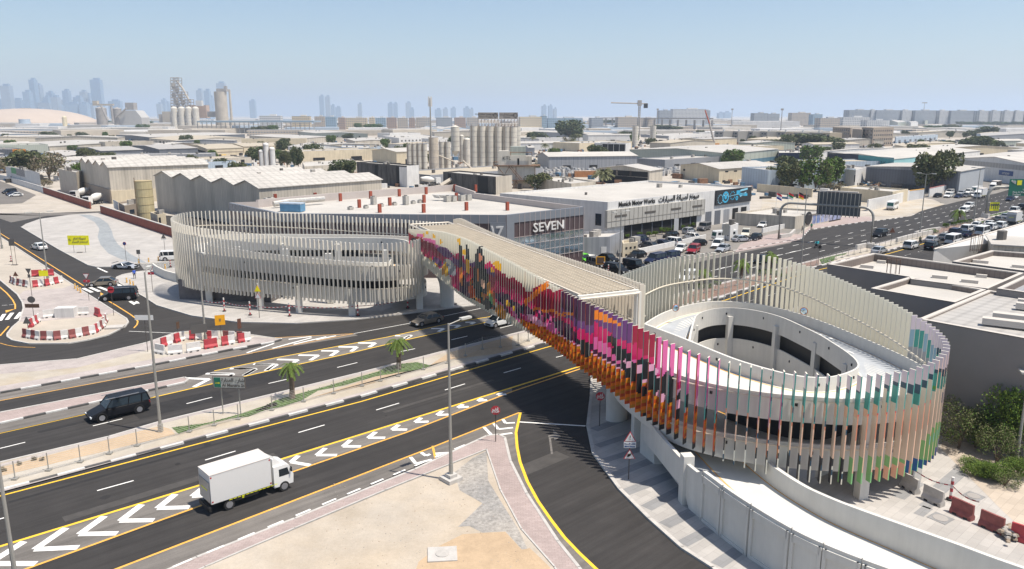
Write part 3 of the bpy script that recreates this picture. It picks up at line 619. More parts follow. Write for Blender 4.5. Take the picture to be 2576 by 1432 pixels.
# ---- the bridge
br = wthing('footbridge', 'cream covered footbridge with a lattice roof and a colourful mural, crossing the wide road', 'bridge', E3(bp(24, 0), 0))
g = MB(); strip(g, [bp(-7, -2.7), bp(49, -2.7)], [bp(-7, 3.5), bp(49, 3.5)], [7.05] * 2, [7.85] * 2); g.build('deck', m_deck, br)
g = MB()
for off in (-2.75, 3.45): g.tube([E3(bp(-6, off), 11.7), E3(bp(47.6, off), 11.7)], .16, 4); g.tube([E3(bp(-6, off), 8.9), E3(bp(47.6, off), 8.9)], .07, 4)
for t in range(-6, 49, 6):
    for off in (-2.75, 3.45): g.tube([E3(bp(t, off), 7.6), E3(bp(t, off), 11.7)], .1, 4)
    g.tube([E3(bp(t, -2.75), 11.72), E3(bp(t, 3.45), 11.72)], .1, 4)
g.build('frame', m_fin, br)
g = MB(); strip(g, [bp(47.5, -2.85), bp(47.85, -2.85)], [bp(47.5, 3.6), bp(47.85, 3.6)], [11.55] * 2, [11.98] * 2)
g.box(E3(bp(47.75, 3.5), 9.8), (.5, .5, 4.0), math.atan2(bd.y, bd.x)); g.build('end_beam', M('portal_white', (.66, .64, .58), .6, .04), br)
g = MB()
for i in range(99): t = -1.5 + i * .495; g.box(E3(bp(t, .35), 11.96), (.24, 5.7, .12), math.atan2(bd.y, bd.x))
for i in range(9): strip(g, [bp(-1.6, -2.45 + i * .69), bp(47.5, -2.45 + i * .69)], [bp(-1.6, -2.30 + i * .69), bp(47.5, -2.30 + i * .69)], [11.85] * 2, [11.99] * 2)
g.build('roof_lattice', M('lattice_beige', (.45, .385, .29), .6, .08), br)
g = MB()
for off in (-2.62, 3.32): strip(g, [bp(-1.6, off - .09), bp(47.5, off - .09)], [bp(-1.6, off + .09), bp(47.5, off + .09)], [11.8] * 2, [12.08] * 2)
g.tube([E3(bp(t, 3.95), 11.85 + .25 * math.sin(t * .33)) for t in range(-5, 48, 2)], .07, 5)
g.build('roof_edge', m_fin, br)
near = [(*bp(t, -3.3), zt, zb) for t, zt, zb in ((-5, 11.2, 7.2), (0, 11.7, 6.9), (5, 12.3, 6.6), (12, 12.9, 6.0), (20, 13.1, 5.5), (28, 12.8, 5.7), (34.8, 12.5, 5.9), (42, 12.1, 6.0), (48, 11.8, 5.55))]
sS = 0.0
bfins = fins(near, .62, br, mural, side=1.0, dep=.52)
farp = [(*bp(t, 4.15), zt, zb) for t, zt, zb in ((47, 12.3, 7), (40, 12.4, 6.8), (34, 12.3, 6.8), (27, 12.2, 6.8), (19, 12.0, 6.8), (10, 12.1, 6.8), (2, 12.4, 6.8), (-3, 12.6, 6.8), (-6, 12.1, 6.8))]
g = MB()
for q, d, s in resample(cat(farp, 6), .62): n_ = Vector((-d.y, d.x)); c_ = Vector(q[:2]) - n_ * .25; g.box((c_.x, c_.y, (q[2] + q[3]) / 2), (.12, .5, q[2] - q[3]), math.atan2(d.y, d.x))
tag(g.build('far_side_fins', m_fin, br), kind='stuff')
for t, off in ((1.0, .6), (49.3, .6)):
    c_ = bp(t, off); prof = [(0, 1.0), (.15, 1.0), (3.0, 1.02), (3.8, 1.12), (4.6, 1.4), (5.4, 1.85), (6.2, 2.25), (7.1, 2.4)]; vs_ = []; S_ = 24; a0 = math.atan2(bn.y, bn.x)
    for z, r in prof:
        for k in range(S_):
            a_ = 2 * math.pi * k / S_; e = .85 if z < 4 else .85 - (z - 4) * .05; x_, y_ = r * 1.05 * math.cos(a_), r * e * math.sin(a_)
            vs_.append((c_.x + x_ * math.cos(a0) - y_ * math.sin(a0), c_.y + x_ * math.sin(a0) + y_ * math.cos(a0), z))
    g = MB(); g.mesh(vs_, [(j * S_ + k, j * S_ + (k + 1) % S_, (j + 1) * S_ + (k + 1) % S_, (j + 1) * S_ + k) for j in range(len(prof) - 1) for k in range(S_)] + [tuple(range((len(prof) - 1) * S_, len(prof) * S_))])
    g.build('pier', m_conc, br, smooth=True)
# ---- right ramp
rr = wthing('spiral_ramp', 'pale spiral ramp with an oval opening, ringed by blades painted with the mural', 'ramp', (24, 70, 0))
V2 = Vector
loop = [(V2((11.9, 55.9)), V2((18.3, 59.8)), 7.7), (V2((14, 54.1)), V2((20.3, 57.6)), 7.6), (V2((17.2, 52.8)), V2((22, 56.9)), 7.4), (V2((20.6, 52.1)), V2((24, 57)), 7.25), (V2((24.3, 51.9)), V2((26, 58.3)), 7.1),
  (V2((28.2, 52.9)), V2((27.9, 60.3)), 6.95), (V2((31.3, 54.8)), V2((28.8, 62.5)), 6.8), (V2((33.6, 57.8)), V2((29.3, 65.5)), 6.6), (V2((34.8, 62)), V2((29.5, 69)), 6.4), (V2((34.7, 67)), V2((29.6, 72.5)), 6.2), (V2((34.2, 72)), V2((29.3, 76.5)), 6.0),
  (V2((33.4, 77.5)), V2((28.7, 80.8)), 5.8), (V2((32.4, 82.5)), V2((27.5, 84)), 5.6), (V2((30.6, 87.2)), V2((25.8, 86.2)), 5.4), (V2((27.8, 90.4)), V2((23.8, 86.8)), 5.25), (V2((24.3, 91.6)), V2((22.2, 86.3)), 5.1), (V2((20.6, 90.3)), V2((20.8, 84.8)), 4.95),
  (V2((17.2, 87.6)), V2((19.9, 82.3)), 4.8), (V2((14.3, 83.6)), V2((18.9, 79)), 4.65), (V2((11.5, 78.5)), V2((17.6, 74.5)), 4.5)]
st = [(bp(49.1, -3.2), bp(49.1, 3.7), 7.85), (bp(54, -3.2), V2((14.8, 66.2)), 7.85), (bp(58.5, -3.2), V2((16.8, 62.3)), 7.78)] + loop
st += [(V2((9.0, 72.5)), V2((15.8, 70)), 4.4), (V2((8.4, 66)), V2((15.2, 66.5)), 4.3), (V2((10.0, 59.8)), V2((16.8, 62.3)), 4.2)] + [(o, i, z - 3.6) for o, i, z in loop]
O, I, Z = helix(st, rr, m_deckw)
g = MB(); n5 = 5
for i0, i1 in ((9 * 5, 22 * 5 - 2),):        # grey surfacing of the far half of the top deck
    for k in range(i0, i1):
        a_, b_, c_, d_ = O[k], O[k + 1], I[k + 1], I[k]; q4 = [a_[0] + a_[1] * .9, b_[0] + b_[1] * .9, c_[0] - c_[1] * .9, d_[0] - d_[1] * .9]; zz = [Z[k] + .005, Z[k + 1] + .005, Z[k + 1] + .005, Z[k] + .005]
        g.face([(*q4[j], zz[j]) for j in range(4)])
g.build('grey_surfacing', m_deck, rr)
for x_, y_, zt in ((26.0, 53.5, 6.2), (31.3, 56.2, 6.0), (33.4, 62, 5.6), (32.8, 72, 5.2), (31.0, 82, 4.8), (24.3, 89.8, 4.2), (15.9, 83.2, 3.8), (11.2, 71, 3.5), (10.9, 64, 3.3)):
    g = MB(); g.box((x_, y_, zt / 2), (.75, .75, zt), .2); g.build('column', m_conc, rr)
g = MB(); k_ = [i for i in range(len(I)) if 30 <= i <= 118]; strip(g, [I[i][0] - I[i][1] * .3 for i in k_], [I[i][0] - I[i][1] * .05 for i in k_], [0] * len(k_), [max(1.2, Z[i] - 3.6) if i < 115 else 1.2 for i in k_]); g.build('void_wall', m_conc, rr)
for x_, y_, zt in ((29.1, 65.6, 6.4), (29.35, 73, 6), (28.4, 80.8, 5.5), (25.0, 86.2, 5.2), (20.7, 84.4, 4.6), (19.0, 79, 4.4), (26.5, 59.4, 6.9)):
    q = (V2((x_, y_)) - V2((24.5, 71))).normalized() * .42; g = MB(); g.box((x_ + q.x, y_ + q.y, zt / 2 + .3), (.62, .62, zt), .2); g.build('column', m_conc, rr)
ring = [(*bp(48.4, -3.3), 11.8, 5.5), (*bp(54, -3.3), 11.8, 5.1), (*bp(58.6, -3.25), 11.6, 4.6), (11.9, 55.7, 11.3, 4.1), (13.9, 54.1, 10.9, 3.5), (17.1, 52.75, 10.5, 2.8), (20.5, 52.05, 10.3, 2.2), (24.3, 51.85, 10.15, 2.0), (28.3, 52.85, 10.2, 2.0), (31.4, 54.75, 10.4, 2.1),
        (33.75, 57.7, 10.7, 2.2), (34.9, 62, 10.95, 2.4), (34.8, 67, 11.3, 2.5), (34.3, 72, 11.55, 2.6), (33.5, 77.5, 11.75, 2.8), (32.5, 82.6, 11.95, 3), (30.7, 87.3, 12.1, 3), (27.9, 90.6, 12.1, 3), (24.3, 91.8, 12.0, 3), (20.5, 90.5, 11.9, 3), (17.0, 87.8, 11.9, 3), (14.1, 83.8, 11.8, 3), (11.2, 78.8, 11.8, 3), (9.0, 74.6, 11.8, 3.2)]
ring[-1] = (*bp(46, 5.0), 11.9, 6.5)
fins(ring, .76, rr, mural, side=1.0, dep=.5, s0=53.2)
g = MB(); cr = cat(ring[11:], 4)
for dz, off in ((3.7, .55),):
    pts = []
    for i, q in enumerate(cr):
        a_, b_ = cr[max(0, i - 1)], cr[min(len(cr) - 1, i + 1)]; d = V2((b_[0] - a_[0], b_[1] - a_[1])).normalized(); n_ = V2((-d.y, d.x)); p = V2(q[:2]) + n_ * off; pts.append((p.x, p.y, q[2] - 3.1))
    g.tube(pts, .085, 6)
for zz, rng_ in ((1, range(3, 12)),):
    pts = [(*(V2(ring[i][:2]) + V2((0, .55))), loopz) for i, loopz in zip(range(3, 11), (8.6, 8.5, 8.3, 8.15, 8.0, 7.9, 7.8, 7.6))]; g.tube(cat(pts, 4), .06, 5)
    pts = [(p[0], p[1], p[2] - 3.6) for p in pts]; g.tube(cat(pts, 4), .06, 5)
g.build('rail', m_rail, rr)
def mirror(x_, y_, z, rz):
    g = MB(); g.cyl((0, 0, -.03), .42, .06, 16); o = g.build('convex_mirror', plain('mirror_rim', (.6, .2, .1), .5), rr); h_ = MB(); h_.dome((0, 0, .03), .36, .1, 16, 3); h_.build('glass', plain('mirror_glass', (.55, .7, .8), .08, metal=.9), o)
    o.rotation_euler = (R_(90), 0, rz); o.location = (x_, y_, z)
mirror(31.1, 80.6, 7.6, -.5); mirror(18.6, 86.0, 6.6, .2)
g = MB()                                     # bicycle and arrow markings on the grey deck
for p, l_, wd in (((29.9, 76), 1.0, .1), ((30.2, 75.2), .7, .1), ((31.0, 73.2), 1.4, .1), ((31.4, 72.4), .5, .25), ((30.6, 78.6), .9, .12), ((30.7, 77.8), .3, .5), ((31.6, 76.5), .9, .1), ((32.0, 75.0), .8, .2), ((31.7, 70.0), .9, .12)): g.box((*p, 6.10 + (76 - p[1]) * .035 + .02), (wd, l_, .01), .25)
g.build('deck_symbols', m_white, rr)
# ---- descending lane of the right ramp
ow = [V2(p) for p in ((10.9, 61.2), (11.5, 57.5), (12.7, 52.6), (13.7, 49.7), (14.9, 46.6), (16.9, 42.7), (18.6, 40.5), (21, 38.2), (25, 34.8), (31, 30.5))]
iw = [V2(p) for p in ((16.6, 60), (17.2, 57), (18.8, 53), (20.2, 50.3), (21.9, 47.8), (24.3, 45.2), (26.7, 42.7), (29, 40.2), (34, 35.6), (40, 31))]
dz = [2.8, 2.4, 1.7, 1.35, 1.1, .9, .7, .6, .45, .3]
cc = cat([(*a_, *b_, z) for a_, b_, z in zip(ow, iw, dz)], 4); OW = [V2(q[:2]) for q in cc]; IW = [V2(q[2:4]) for q in cc]; DZ = [q[4] for q in cc]; D = [(b_ - a_).normalized() for a_, b_ in zip(OW, IW)]
lr = wthing('access_ramp', 'straight white walled ramp running down to the lower right corner under the spiral', 'ramp', (18, 46, 0))
g = MB(); strip(g, OW, IW, [max(.13, z - .8) for z in DZ], DZ); g.build('deck', m_deck, lr)
k0 = 5
g = MB(); strip(g, [a_ + (b_ - a_) * .48 for a_, b_ in zip(OW, IW)], [b_ - d * .1 for b_, d in zip(IW, D)], DZ, [z + .01 for z in DZ]); g.build('white_lane', m_deckw, lr)
g = MB(); strip(g, [a_ + (b_ - a_) * .46 for a_, b_ in zip(OW, IW)], [a_ + (b_ - a_) * .475 for a_, b_ in zip(OW, IW)], DZ, [z + .016 for z in DZ]); strip(g, [b_ - d * .25 for b_, d in zip(IW, D)], [b_ - d * .13 for b_, d in zip(IW, D)], DZ, [z + .016 for z in DZ]); g.build('edge_line', m_ora, lr)
zb = [max(.0, min(1.7, 2.2 - i * .12)) if i < 9 else 0 for i in range(len(OW))]; zt = [4.1, 4.0, 3.9, 3.8, 3.7, 3.6, 3.5, 3.4] + [3.35] * 3 + [3.75] * 60
g = MB(); strip(g, [p - d * .14 for p, d in zip(OW, D)], [p + d * .14 for p, d in zip(OW, D)], zb, zt[:len(OW)]); g.build('outer_wall', m_conc, lr)
g = MB(); strip(g, [p - d * .16 for p, d in zip(IW, D)], [p + d * .16 for p, d in zip(IW, D)], [0] * len(IW), [z + 2.0 for z in DZ[:6]] + [2.85] * 6 + [2.8] * 60 if False else [max(z + 1.5, 2.8) for z in DZ]); g.build('inner_wall', m_conc, lr)
g = MB()
L0 = 0.0; segs = OW[11:]
for i in range(0, len(segs) - 3, 3):
    A, B = segs[i], segs[i + 3]; d = (B - A).normalized(); n_ = V2((d.y, -d.x)); a_ = math.atan2(d.y, d.x); L = (B - A).length; zt_ = 3.75
    for t, wd, z0, z1 in ((.06, .22, 0, zt_ - .25), (.94, .22, 0, zt_ - .25), (.5, L * .88, zt_ - .75, zt_ - .25), (.5, L * .88, 0, .35)):
        p = A.lerp(B, t) + n_ * .19; g.box((p.x, p.y, (z0 + z1) / 2), (wd, .14, z1 - z0), a_)
    p = A.lerp(B, .0) + n_ * .12; g.box((p.x, p.y, zt_ / 2 + .05), (.035, .09, zt_ + .06), a_, 1)
g.build('wall_panel_frames', [m_conc, plain('joint_grey', (.34, .33, .31), .9)], lr)
g = MB(); g.prism([(10.8, 61.4), (11.9, 64.8), (12.6, 64.6), (12.3, 59.2), (11.6, 59.2)], 0, 3.9); g.build('support_block', m_conc, lr); MB().box((12.75, 52.75, 1.95), (.8, .8, 3.9), .15).build('column', m_conc, lr)
# dark undercroft below the ring
# ---- left ramp
lf = wthing('spiral_ramp', 'off white spiral ramp at the left, a long oval screened by plain pale blades', 'ramp', (-33, 118, 0))
lp = [((-18.5, 125.7), (-20, 122.5), 7.8), ((-25, 127.4), (-24.5, 123.3), 7.75), ((-32.5, 128.8), (-31, 124.2), 7.6), ((-39.7, 129.8), (-37.5, 124.6), 7.5), ((-47, 130.5), (-43.5, 124.6), 7.35), ((-51.8, 130.2), (-46.8, 123.8), 7.2), ((-54, 127.5), (-48, 122.6), 7.1), ((-53.9, 123.8), (-47.8, 121.2), 7.0),
  ((-52, 119.6), (-45.8, 120), 6.85), ((-48.5, 115.9), (-42.5, 118.6), 6.75), ((-44.9, 113.9), (-39, 116.6), 6.65), ((-39.7, 111.6), (-35, 114.9), 6.55), ((-34.7, 109.9), (-31, 113.1), 6.45), ((-30.1, 108.4), (-27, 111.8), 6.35), ((-24.1, 106.9), (-22, 110.7), 6.2), ((-19.9, 106.3), (-19.2, 110.8), 6.1),
  ((-16.6, 107.5), (-18, 112), 5.95), ((-14.4, 109.6), (-18.2, 114.0), 5.8), ((-12.3, 113.5), (-18.4, 117), 5.5), ((-12.8, 119.0), (-19.0, 120.3), 5.1)]
st = [(bp(-6.5, 3.6), bp(-5, -2.8), 7.87), (V2((-14.2, 124.0)), V2((-17.2, 120.7)), 7.85)] + [(V2(a_), V2(b_), z) for a_, b_, z in lp] + [(V2(a_), V2(b_), z - 3.1) for a_, b_, z in lp[:20]]
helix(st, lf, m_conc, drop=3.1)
for x_, y_ in ((-46.2, 116.0), (-37.0, 111.6), (-30.8, 109.6), (-22.8, 107.8), (-13.6, 111.5)):
    g = MB(); g.box((x_, y_, 2.0), (.95, .8, 4.0), .2); g.build('column', m_conc, lf)
for x_, y_ in ((-35, 119), (-27.5, 115), (-19.5, 118), (-43, 121), (-28, 123.6), (-37, 124.2)):
    g = MB(); g.box((x_, y_, 4.0), (.9, .7, 7.6), .1); g.build('column', m_conc, lf)
g = MB(); g.box((-43.5, 120.5, 1.6), (15, 8, 3.2), -.15); g.build('service_room', M('dark_stone_shade', (.13, .12, .12), .8, .2, 1), lf)  # room enlarged, its dark colour doubling as shade under the left half
lfp = [(*bp(-5.8, 4.1), 11.6, 7)] + [(x_, y_, zt, zb_) for x_, y_, zt, zb_ in ((-14.2, 124.3, 11.4, 5), (-18.5, 126.0, 11.5, 3), (-25, 127.7, 11.6, 2.6), (-32.5, 129.1, 11.9, 2.5), (-39.7, 130.1, 12.1, 2.4), (-47, 130.8, 12.25, 2.4), (-52.0, 130.4, 12.3, 2.3), (-54.3, 127.6, 12.3, 2.2), (-54.2, 123.7, 12.2, 2.2),
  (-52.3, 119.3, 12.1, 2.2), (-48.7, 115.6, 11.9, 2.2), (-45, 113.6, 11.7, 2.2), (-39.8, 111.3, 11.55, 2.2), (-34.8, 109.6, 11.4, 2.2), (-30.2, 108.1, 11.2, 2.2), (-24.1, 106.6, 10.9, 2.1), (-19.8, 106.0, 10.7, 2.1), (-16.4, 107.2, 10.6, 2.2), (-14.1, 109.4, 10.6, 2.4), (-12.6, 112.2, 10.6, 3))]
fins(lfp, .67, lf, None, m_finL, dep=.36)
g = MB(); cr = cat(lfp, 4); pts = [(q[0], q[1] - .3, q[2] - 2.4) for q in cr[2:30]]; g.tube(pts, .07, 5); pts = [(q[0] * .99 - .2, q[1] + .55, 8.1 - i * .03) for i, q in enumerate(cr[44:76])]; g.tube(pts, .06, 5); pts = [(p[0], p[1], p[2] - 3.2) for p in pts]; g.tube(pts, .06, 5); g.build('rail', m_rail, lf)
# ================================================================ buildings
m_wb = M('beige_cladding', (.54, .49, .41), .7, .05, .3, kind='streak2', stripes=.9)
m_ww = M('white_render', (0.66, 0.649, 0.627), .8, .05, .4, kind='streak2')
m_wg = M('grey_cladding', (.30, .31, .33), .6, .05, .3, stripes=1.1)
m_wd = M('dark_grey_cladding', (.13, .14, .16), .6, .06, .3, stripes=1.1)
m_wc = M('cream_wall', (.60, .52, .38), .8, .06, .3, kind='streak2')
m_wn = M('brown_wall', (.30, .25, .20), .85, .06, .3)
m_wl = M('pale_blue_cladding', (.40, .47, .54), .6, .05, .3, stripes=1.0)
m_wv = M('sage_cladding', (.38, .41, .36), .6, .05, .3, stripes=1.2)
m_wk = M('weathered_black_cladding', (.10, .095, .09), .8, .1, 1, kind='weather', stripes=1.2)
m_rw = M('white_roof', (0.492, 0.467, 0.426), .7, .05, .15, kind='streak2', stripes=2.2)
m_rp = M('plain_white_roof', (0.464, 0.44, 0.4), .8, .06, .12, kind='sand')
m_rg = M('grey_roof', (0.391, 0.374, 0.348), .7, .05, .2, stripes=1.4)
m_rb = M('sandy_roof', (0.448, 0.392, 0.304), .8, .07, .15, stripes=2.0)
m_gl = plain('dark_glass', (.02, .03, .045), .12, spec=.8)
m_bk = plain('black_opening', (.012, .012, .012), .9)
m_red = M('brick_red', (.26, .075, .05), .85, .15, .8, kind='brick')
WALLS = dict(b=m_wb, w=m_ww, g=m_wg, d=m_wd, c=m_wc, n=m_wn, l=m_wl, v=m_wv, k=m_wk); ROOFS = dict(w=m_rw, p=m_rp, g=m_rg, b=m_rb)
def cent(*p): return sum((Vector(q) for q in p), Vector((0, 0))) / len(p)
def facade(root, A, B, z0, z1, u0, u1, mt_, name='window', depth=.06):
    d = (B - A); n_ = Vector((d.y, -d.x)).normalized()
    if n_.dot(-A) < 0: n_ = -n_
    p, q = A + d * u0 + n_ * depth / 2, A + d * u1 + n_ * depth / 2; c_ = (p + q) / 2
    return MB().box((c_.x, c_.y, (z0 + z1) / 2), ((q - p).length, depth, z1 - z0), math.atan2(d.y, d.x)).build(name, mt_, root)
RV = random.Random(21)
C_V = [MB().box((0, 0, .5), (1, 1, 1.2)).me('roof_vent', M('vent_grey', (.33, .31, .28), .7, .2, 1)), MB().cyl((0, 0, 0), .5, 1.1, 10).me('roof_vent', M('vent_dark', (.12, .11, .10), .7, .2, 1))]
def bld(label, A, B, C, h, wall='b', roof='w', style='flat', n=1, rh=1.5, name='warehouse', cat_='building', openings=(), group=None, band=None, over=.35, root=None):
    A, B, C = Vector(A), Vector(B), Vector(C)
    wm = WALLS[wall]; rm = ROOFS[roof]; Dp = A + C - B
    r = root or wthing(name, label, cat_, E3(cent(A, B, C, Dp), 0), group)
    if style == 'flat':
        poly = [A, B, C, Dp]; g = MB(); cc_ = cent(*poly); inn = [p + (cc_ - p).normalized() * .4 for p in poly]
        for i in range(4):
            strip(g, [poly[i], poly[(i + 1) % 4]], [inn[i], inn[(i + 1) % 4]], [0, 0], [h, h])
        g.build('wall', wm, r); g = MB(); g.prism([p + (cc_ - p).normalized() * .3 for p in poly], h - 1.0, h - .5); g.build('roof', rm, r)
    else:
        if style == 'r2': A, C = C, A; Dp = A + C - B
        e = C - B; prof = []
        if style == 'mono': prof = [(0, rh), (1, 0)]
        elif style == 'arch': prof = [(i / 8, rh * math.sin(math.pi * i / 8)) for i in range(9)]
        else:
            for k in range(n): prof += [(k / n, 0), ((k + .5) / n, rh)]
            prof.append((1, 0))
        g = MB(); fr = [E3(A + (B - A) * u, h + z) for u, z in prof]
        for off in (Vector((0, 0)), e):
            g.face([E3(A + off, 0)] + [p + E3(off, 0) for p in fr] + [E3(B + off, 0)])
        for p, zz in ((A, prof[0][1]), (B, prof[-1][1])): g.face([E3(p, 0), E3(p + e, 0), E3(p + e, h + zz), E3(p, h + zz)])
        g.build('wall', wm, r)
        g = MB(); ed = e.normalized() * over; ab = (B - A).normalized() * over
        for k in range(len(prof) - 1):
            p, q = fr[k].copy(), fr[k + 1].copy(); sl_ = (q - p) / max((q - p).length, .01)
            if k == 0: p -= sl_ * over
            if k == len(prof) - 2: q += sl_ * over
            up = Vector((0, 0, .12)); a_, b_, c_, d_ = p - E3(ed, 0), q - E3(ed, 0), q + E3(e + ed, 0), p + E3(e + ed, 0)
            vs_ = [a_ + up * .2, b_ + up * .2, c_ + up * .2, d_ + up * .2, a_ + up * 1.6, b_ + up * 1.6, c_ + up * 1.6, d_ + up * 1.6]
            g.mesh(vs_, [(0, 1, 2, 3), (4, 5, 6, 7), (0, 1, 5, 4), (1, 2, 6, 5), (2, 3, 7, 6), (3, 0, 4, 7)])
        g.build('roof', rm, r)
        if style == 'r2': A, C = C, A
    if C_V[0] is not None and over < 1:
        ct = cent(A, B, C, Dp)
        for i in range(RV.randint(2, 5)):
            p = ct + (C - B) * RV.uniform(-.38, .38) + (A - B) * RV.uniform(-.12, .12); s_ = RV.uniform(.5, 1.3); zt = h - .5 if style == 'flat' else h + rh * .6
            o = bpy.data.objects.new('roof_vent', C_V[i % 2]); sc.collection.objects.link(o); o.parent = r; o.matrix_parent_inverse = r.matrix_basis.inverted(); o.location = (*p, zt); o.scale = (s_ * 1.3, s_, s_); o.rotation_euler = (0, 0, RA)
    for f_, u0, u1, z0, z1, mm, nm in openings:
        facade(r, A if f_ == 'AB' else B, B if f_ == 'AB' else C, z0, z1, u0, u1, mm, nm)
    return r
def W_(face, n, z0, z1, a=.05, b=.95, fill=.5, mm=None, nm='window'):
    return [(face, a + (b - a) * (i + .5 - fill / 2) / n, a + (b - a) * (i + .5 + fill / 2) / n, z0, z1, mm or m_gl, nm) for i in range(n)]
def ABC(k, a_, b_, c_, h):
    q = [(k, *p) if len(p) == 2 else p for p in (a_, b_, c_)]; return [at(*p, h) for p in q]
# ---- sawtooth halls behind the brick wall
h = 10.2; bld('big beige metal hall with five saw-tooth gables behind the yellow tank', *ABC('a', (1405, 955), ('b', 25, 1070), ('b', 1140, 990), h), h, 'b', 'w', 'r1', 5, 1.6)
h = 11.6; r_ = bld('tall beige metal hall with four small gables behind the parked mixer trucks', *ABC('a', (727, 830), (985, 880), (1890, 850), h), h, 'b', 'w', 'r1', 4, 1.6)
q_ = ABC('a', (727, 830), (985, 880), (1890, 850), h); facade(r_, q_[1], q_[2], 0, 4.2, 0, 1, m_wc, 'lower_wall', .3); facade(r_, q_[0], q_[1], 0, 4.6, 0, 1, m_wn, 'lower_wall', .3)
h = 8.6; bld('narrow beige shed with a black vent, left of the four-gabled hall', *ABC('a', (528, 890), (690, 922), (737, 908), h), h, 'b', 'w', 'flat')
# ---- sheds to the left
h = 5.5; bld('dark grey gabled shed, the left one of the grey pair', *ABC('a', (700, 697), (918, 730), (1300, 718), h), h, 'd', 'g', 'r1', 1, 1.2)
bld('dark grey gabled shed, the right one of the grey pair', *ABC('a', (1200, 680), (1447, 715), (1797, 703), h), h, 'd', 'g', 'r1', 1, 1.2, openings=W_('AB', 5, 0, 2.4, .45, 1, .5, m_ww, 'door'))
q_ = ABC('a', (700, 697), (918, 730), (1300, 718), h); 
h = 5; bld('cream shed with a brown stripe right of the grey sheds', *ABC('a', (1725, 672), (1885, 712), (2210, 700), h), h, 'c', 'b', 'r1', 1, 1, openings=[('BC', 0, 1, 2.1, 2.8, m_wn, 'stripe'), ('BC', .25, .5, .3, .8, m_yel, 'awning'), ('AB', .1, .9, 0, 3, m_bk, 'opening')])
bld('cream shed with dark door openings beside the cypress trees', *ABC('a', (2060, 662), (2215, 690), ('b', 285, 680), h), h, 'c', 'b', 'r1', 1, 1, openings=W_('AB', 4, 0, 2.5, .05, .95, .6, m_bk, 'opening'))
h = 4.5; bld('very long beige warehouse with a pale roof and dark loading bays at its left end', *ABC('a', (195, 655), (445, 688), (1500, 662), h), h, 'b', 'w', 'r2', 1, 1.6, openings=W_('AB', 6, 0, 2.6, .0, .6, .6, m_bk, 'loading_bay'))
bld('long sand coloured warehouse with vents, right of the very long beige one', *ABC('a', (1355, 615), (1660, 640), (2215, 608), h), h, 'b', 'b', 'r2', 1, 1.6, openings=W_('AB', 7, 0, 2.8, .3, 1, .4, m_bk, 'door'))
bld('long low warehouse with a slate blue front under a pale roof', *ABC('a', (1055, 583), (1360, 605), (2225, 577), 5), 5, 'd', 'w', 'r1', 1, .8)
bld('long pale blue warehouse at the left edge below the dome', *ABC('a', (-500, 560), (-150, 585), (500, 585), 5), 5, 'l', 'w', 'r2', 1, 1.5)
bld('white warehouse with a pale blue front at the left edge, nearer the dome', *ABC('a', (-500, 520), (-200, 538), (600, 535), 6), 6, 'l', 'w', 'r2', 1, 1)
bld('white office hall with a long strip of blue glass below the grey silos', *ABC('a', (610, 520), (700, 520), (1155, 508), 7), 7, 'w', 'w', 'flat', openings=[('BC', .03, .98, 2.5, 5, M('blue_glass', (.05, .12, .22), .2, .1, .3), 'glass_front')])
bld('green grey shed at the left edge behind the orange sign', *ABC('a', (-400, 640), (-200, 655), (200, 645), 5), 5, 'v', 'w', 'flat')
bld('dark workshop with an orange sign board at the far left', *ABC('a', (-300, 700), (-200, 712), (235, 712), 6.5), 6.5, 'd', 'w', 'flat', openings=[('BC', .72, .99, 3.6, 6.5, plain('sign_orange', (.85, .30, .02), .5), 'sign'), ('BC', .55, .70, 0, 2.8, m_wl, 'door')])
bld('low white roofed open shed behind the dark tree at the left', *ABC('a', (420, 735), (600, 775), (860, 765), 4), 4, 'k', 'w', 'r2', 1, .6)
bld('white billboard building with a printed top beside the white boundary wall', *ABC('a', (50, 875), (225, 912), (360, 935), 6), 6, 'w', 'w', 'r2', 1, .6, openings=[('AB', .3, .55, 4, 6.4, plain('print_green', (.08, .3, .12), .6), 'green_panel'), ('AB', .56, .98, 3.6, 6.4, M('print_grey', (.25, .24, .24), .6, .5, 2), 'printed_panel'), ('AB', .2, .28, 1.6, 2.6, m_gl, 'window')])
h = 4; bld('yellow guard hut with a flat roof at the foot of the yellow tank', *ABC('a', (1365, 1285), (1430, 1308), (1505, 1295), 3), 3, 'c', 'g', 'flat', openings=[('BC', .1, .35, 0, 2.2, m_bk, 'door')])
bld('small brick red office with a white banner beside the second mixer truck', *ABC('a', (1075, 1195), (1130, 1225), (1270, 1205), 3.4), 3.4, 'n', 'w', 'flat', openings=[('BC', .3, .6, .8, 2, m_gl, 'window'), ('AB', -.9, -.05, .8, 3.4, m_ww, 'banner')])
# ---- middle
h = 8.5; r_ = bld('open fronted dark weathered shed with a white end wall, beside the stained silo', *ABC('b', (915, 828), (1370, 864), (1480, 856), h), h, 'k', 'w', 'flat', openings=[('BC', 0, 1, 0, 8.5, m_ww, 'end_wall'), ('AB', .86, 1.0, 0, 7.9, m_ww, 'end_wall'), ('AB', .38, .44, 1, 8, m_bk, 'gap'), ('AB', .8, .86, .5, 8, m_bk, 'gap')])
h = 6.5; bld('second dark weathered shed with a beige ribbed end, in front of the big silos', *ABC('b', (1700, 918), (2180, 962), (2327, 948), h), h, 'k', 'w', 'flat', openings=[('BC', 0, 1, 0, 6.5, m_wb, 'end_wall'), ('AB', .68, .86, 0, 6, m_bk, 'gap'), ('AB', .1, .16, 0, 6, m_bk, 'gap')])
h = 5; bld('low white hall with a beige wall behind the cypress pair', *ABC('b', (420, 825), (440, 870), (935, 838), h), h, 'b', 'p', 'flat')
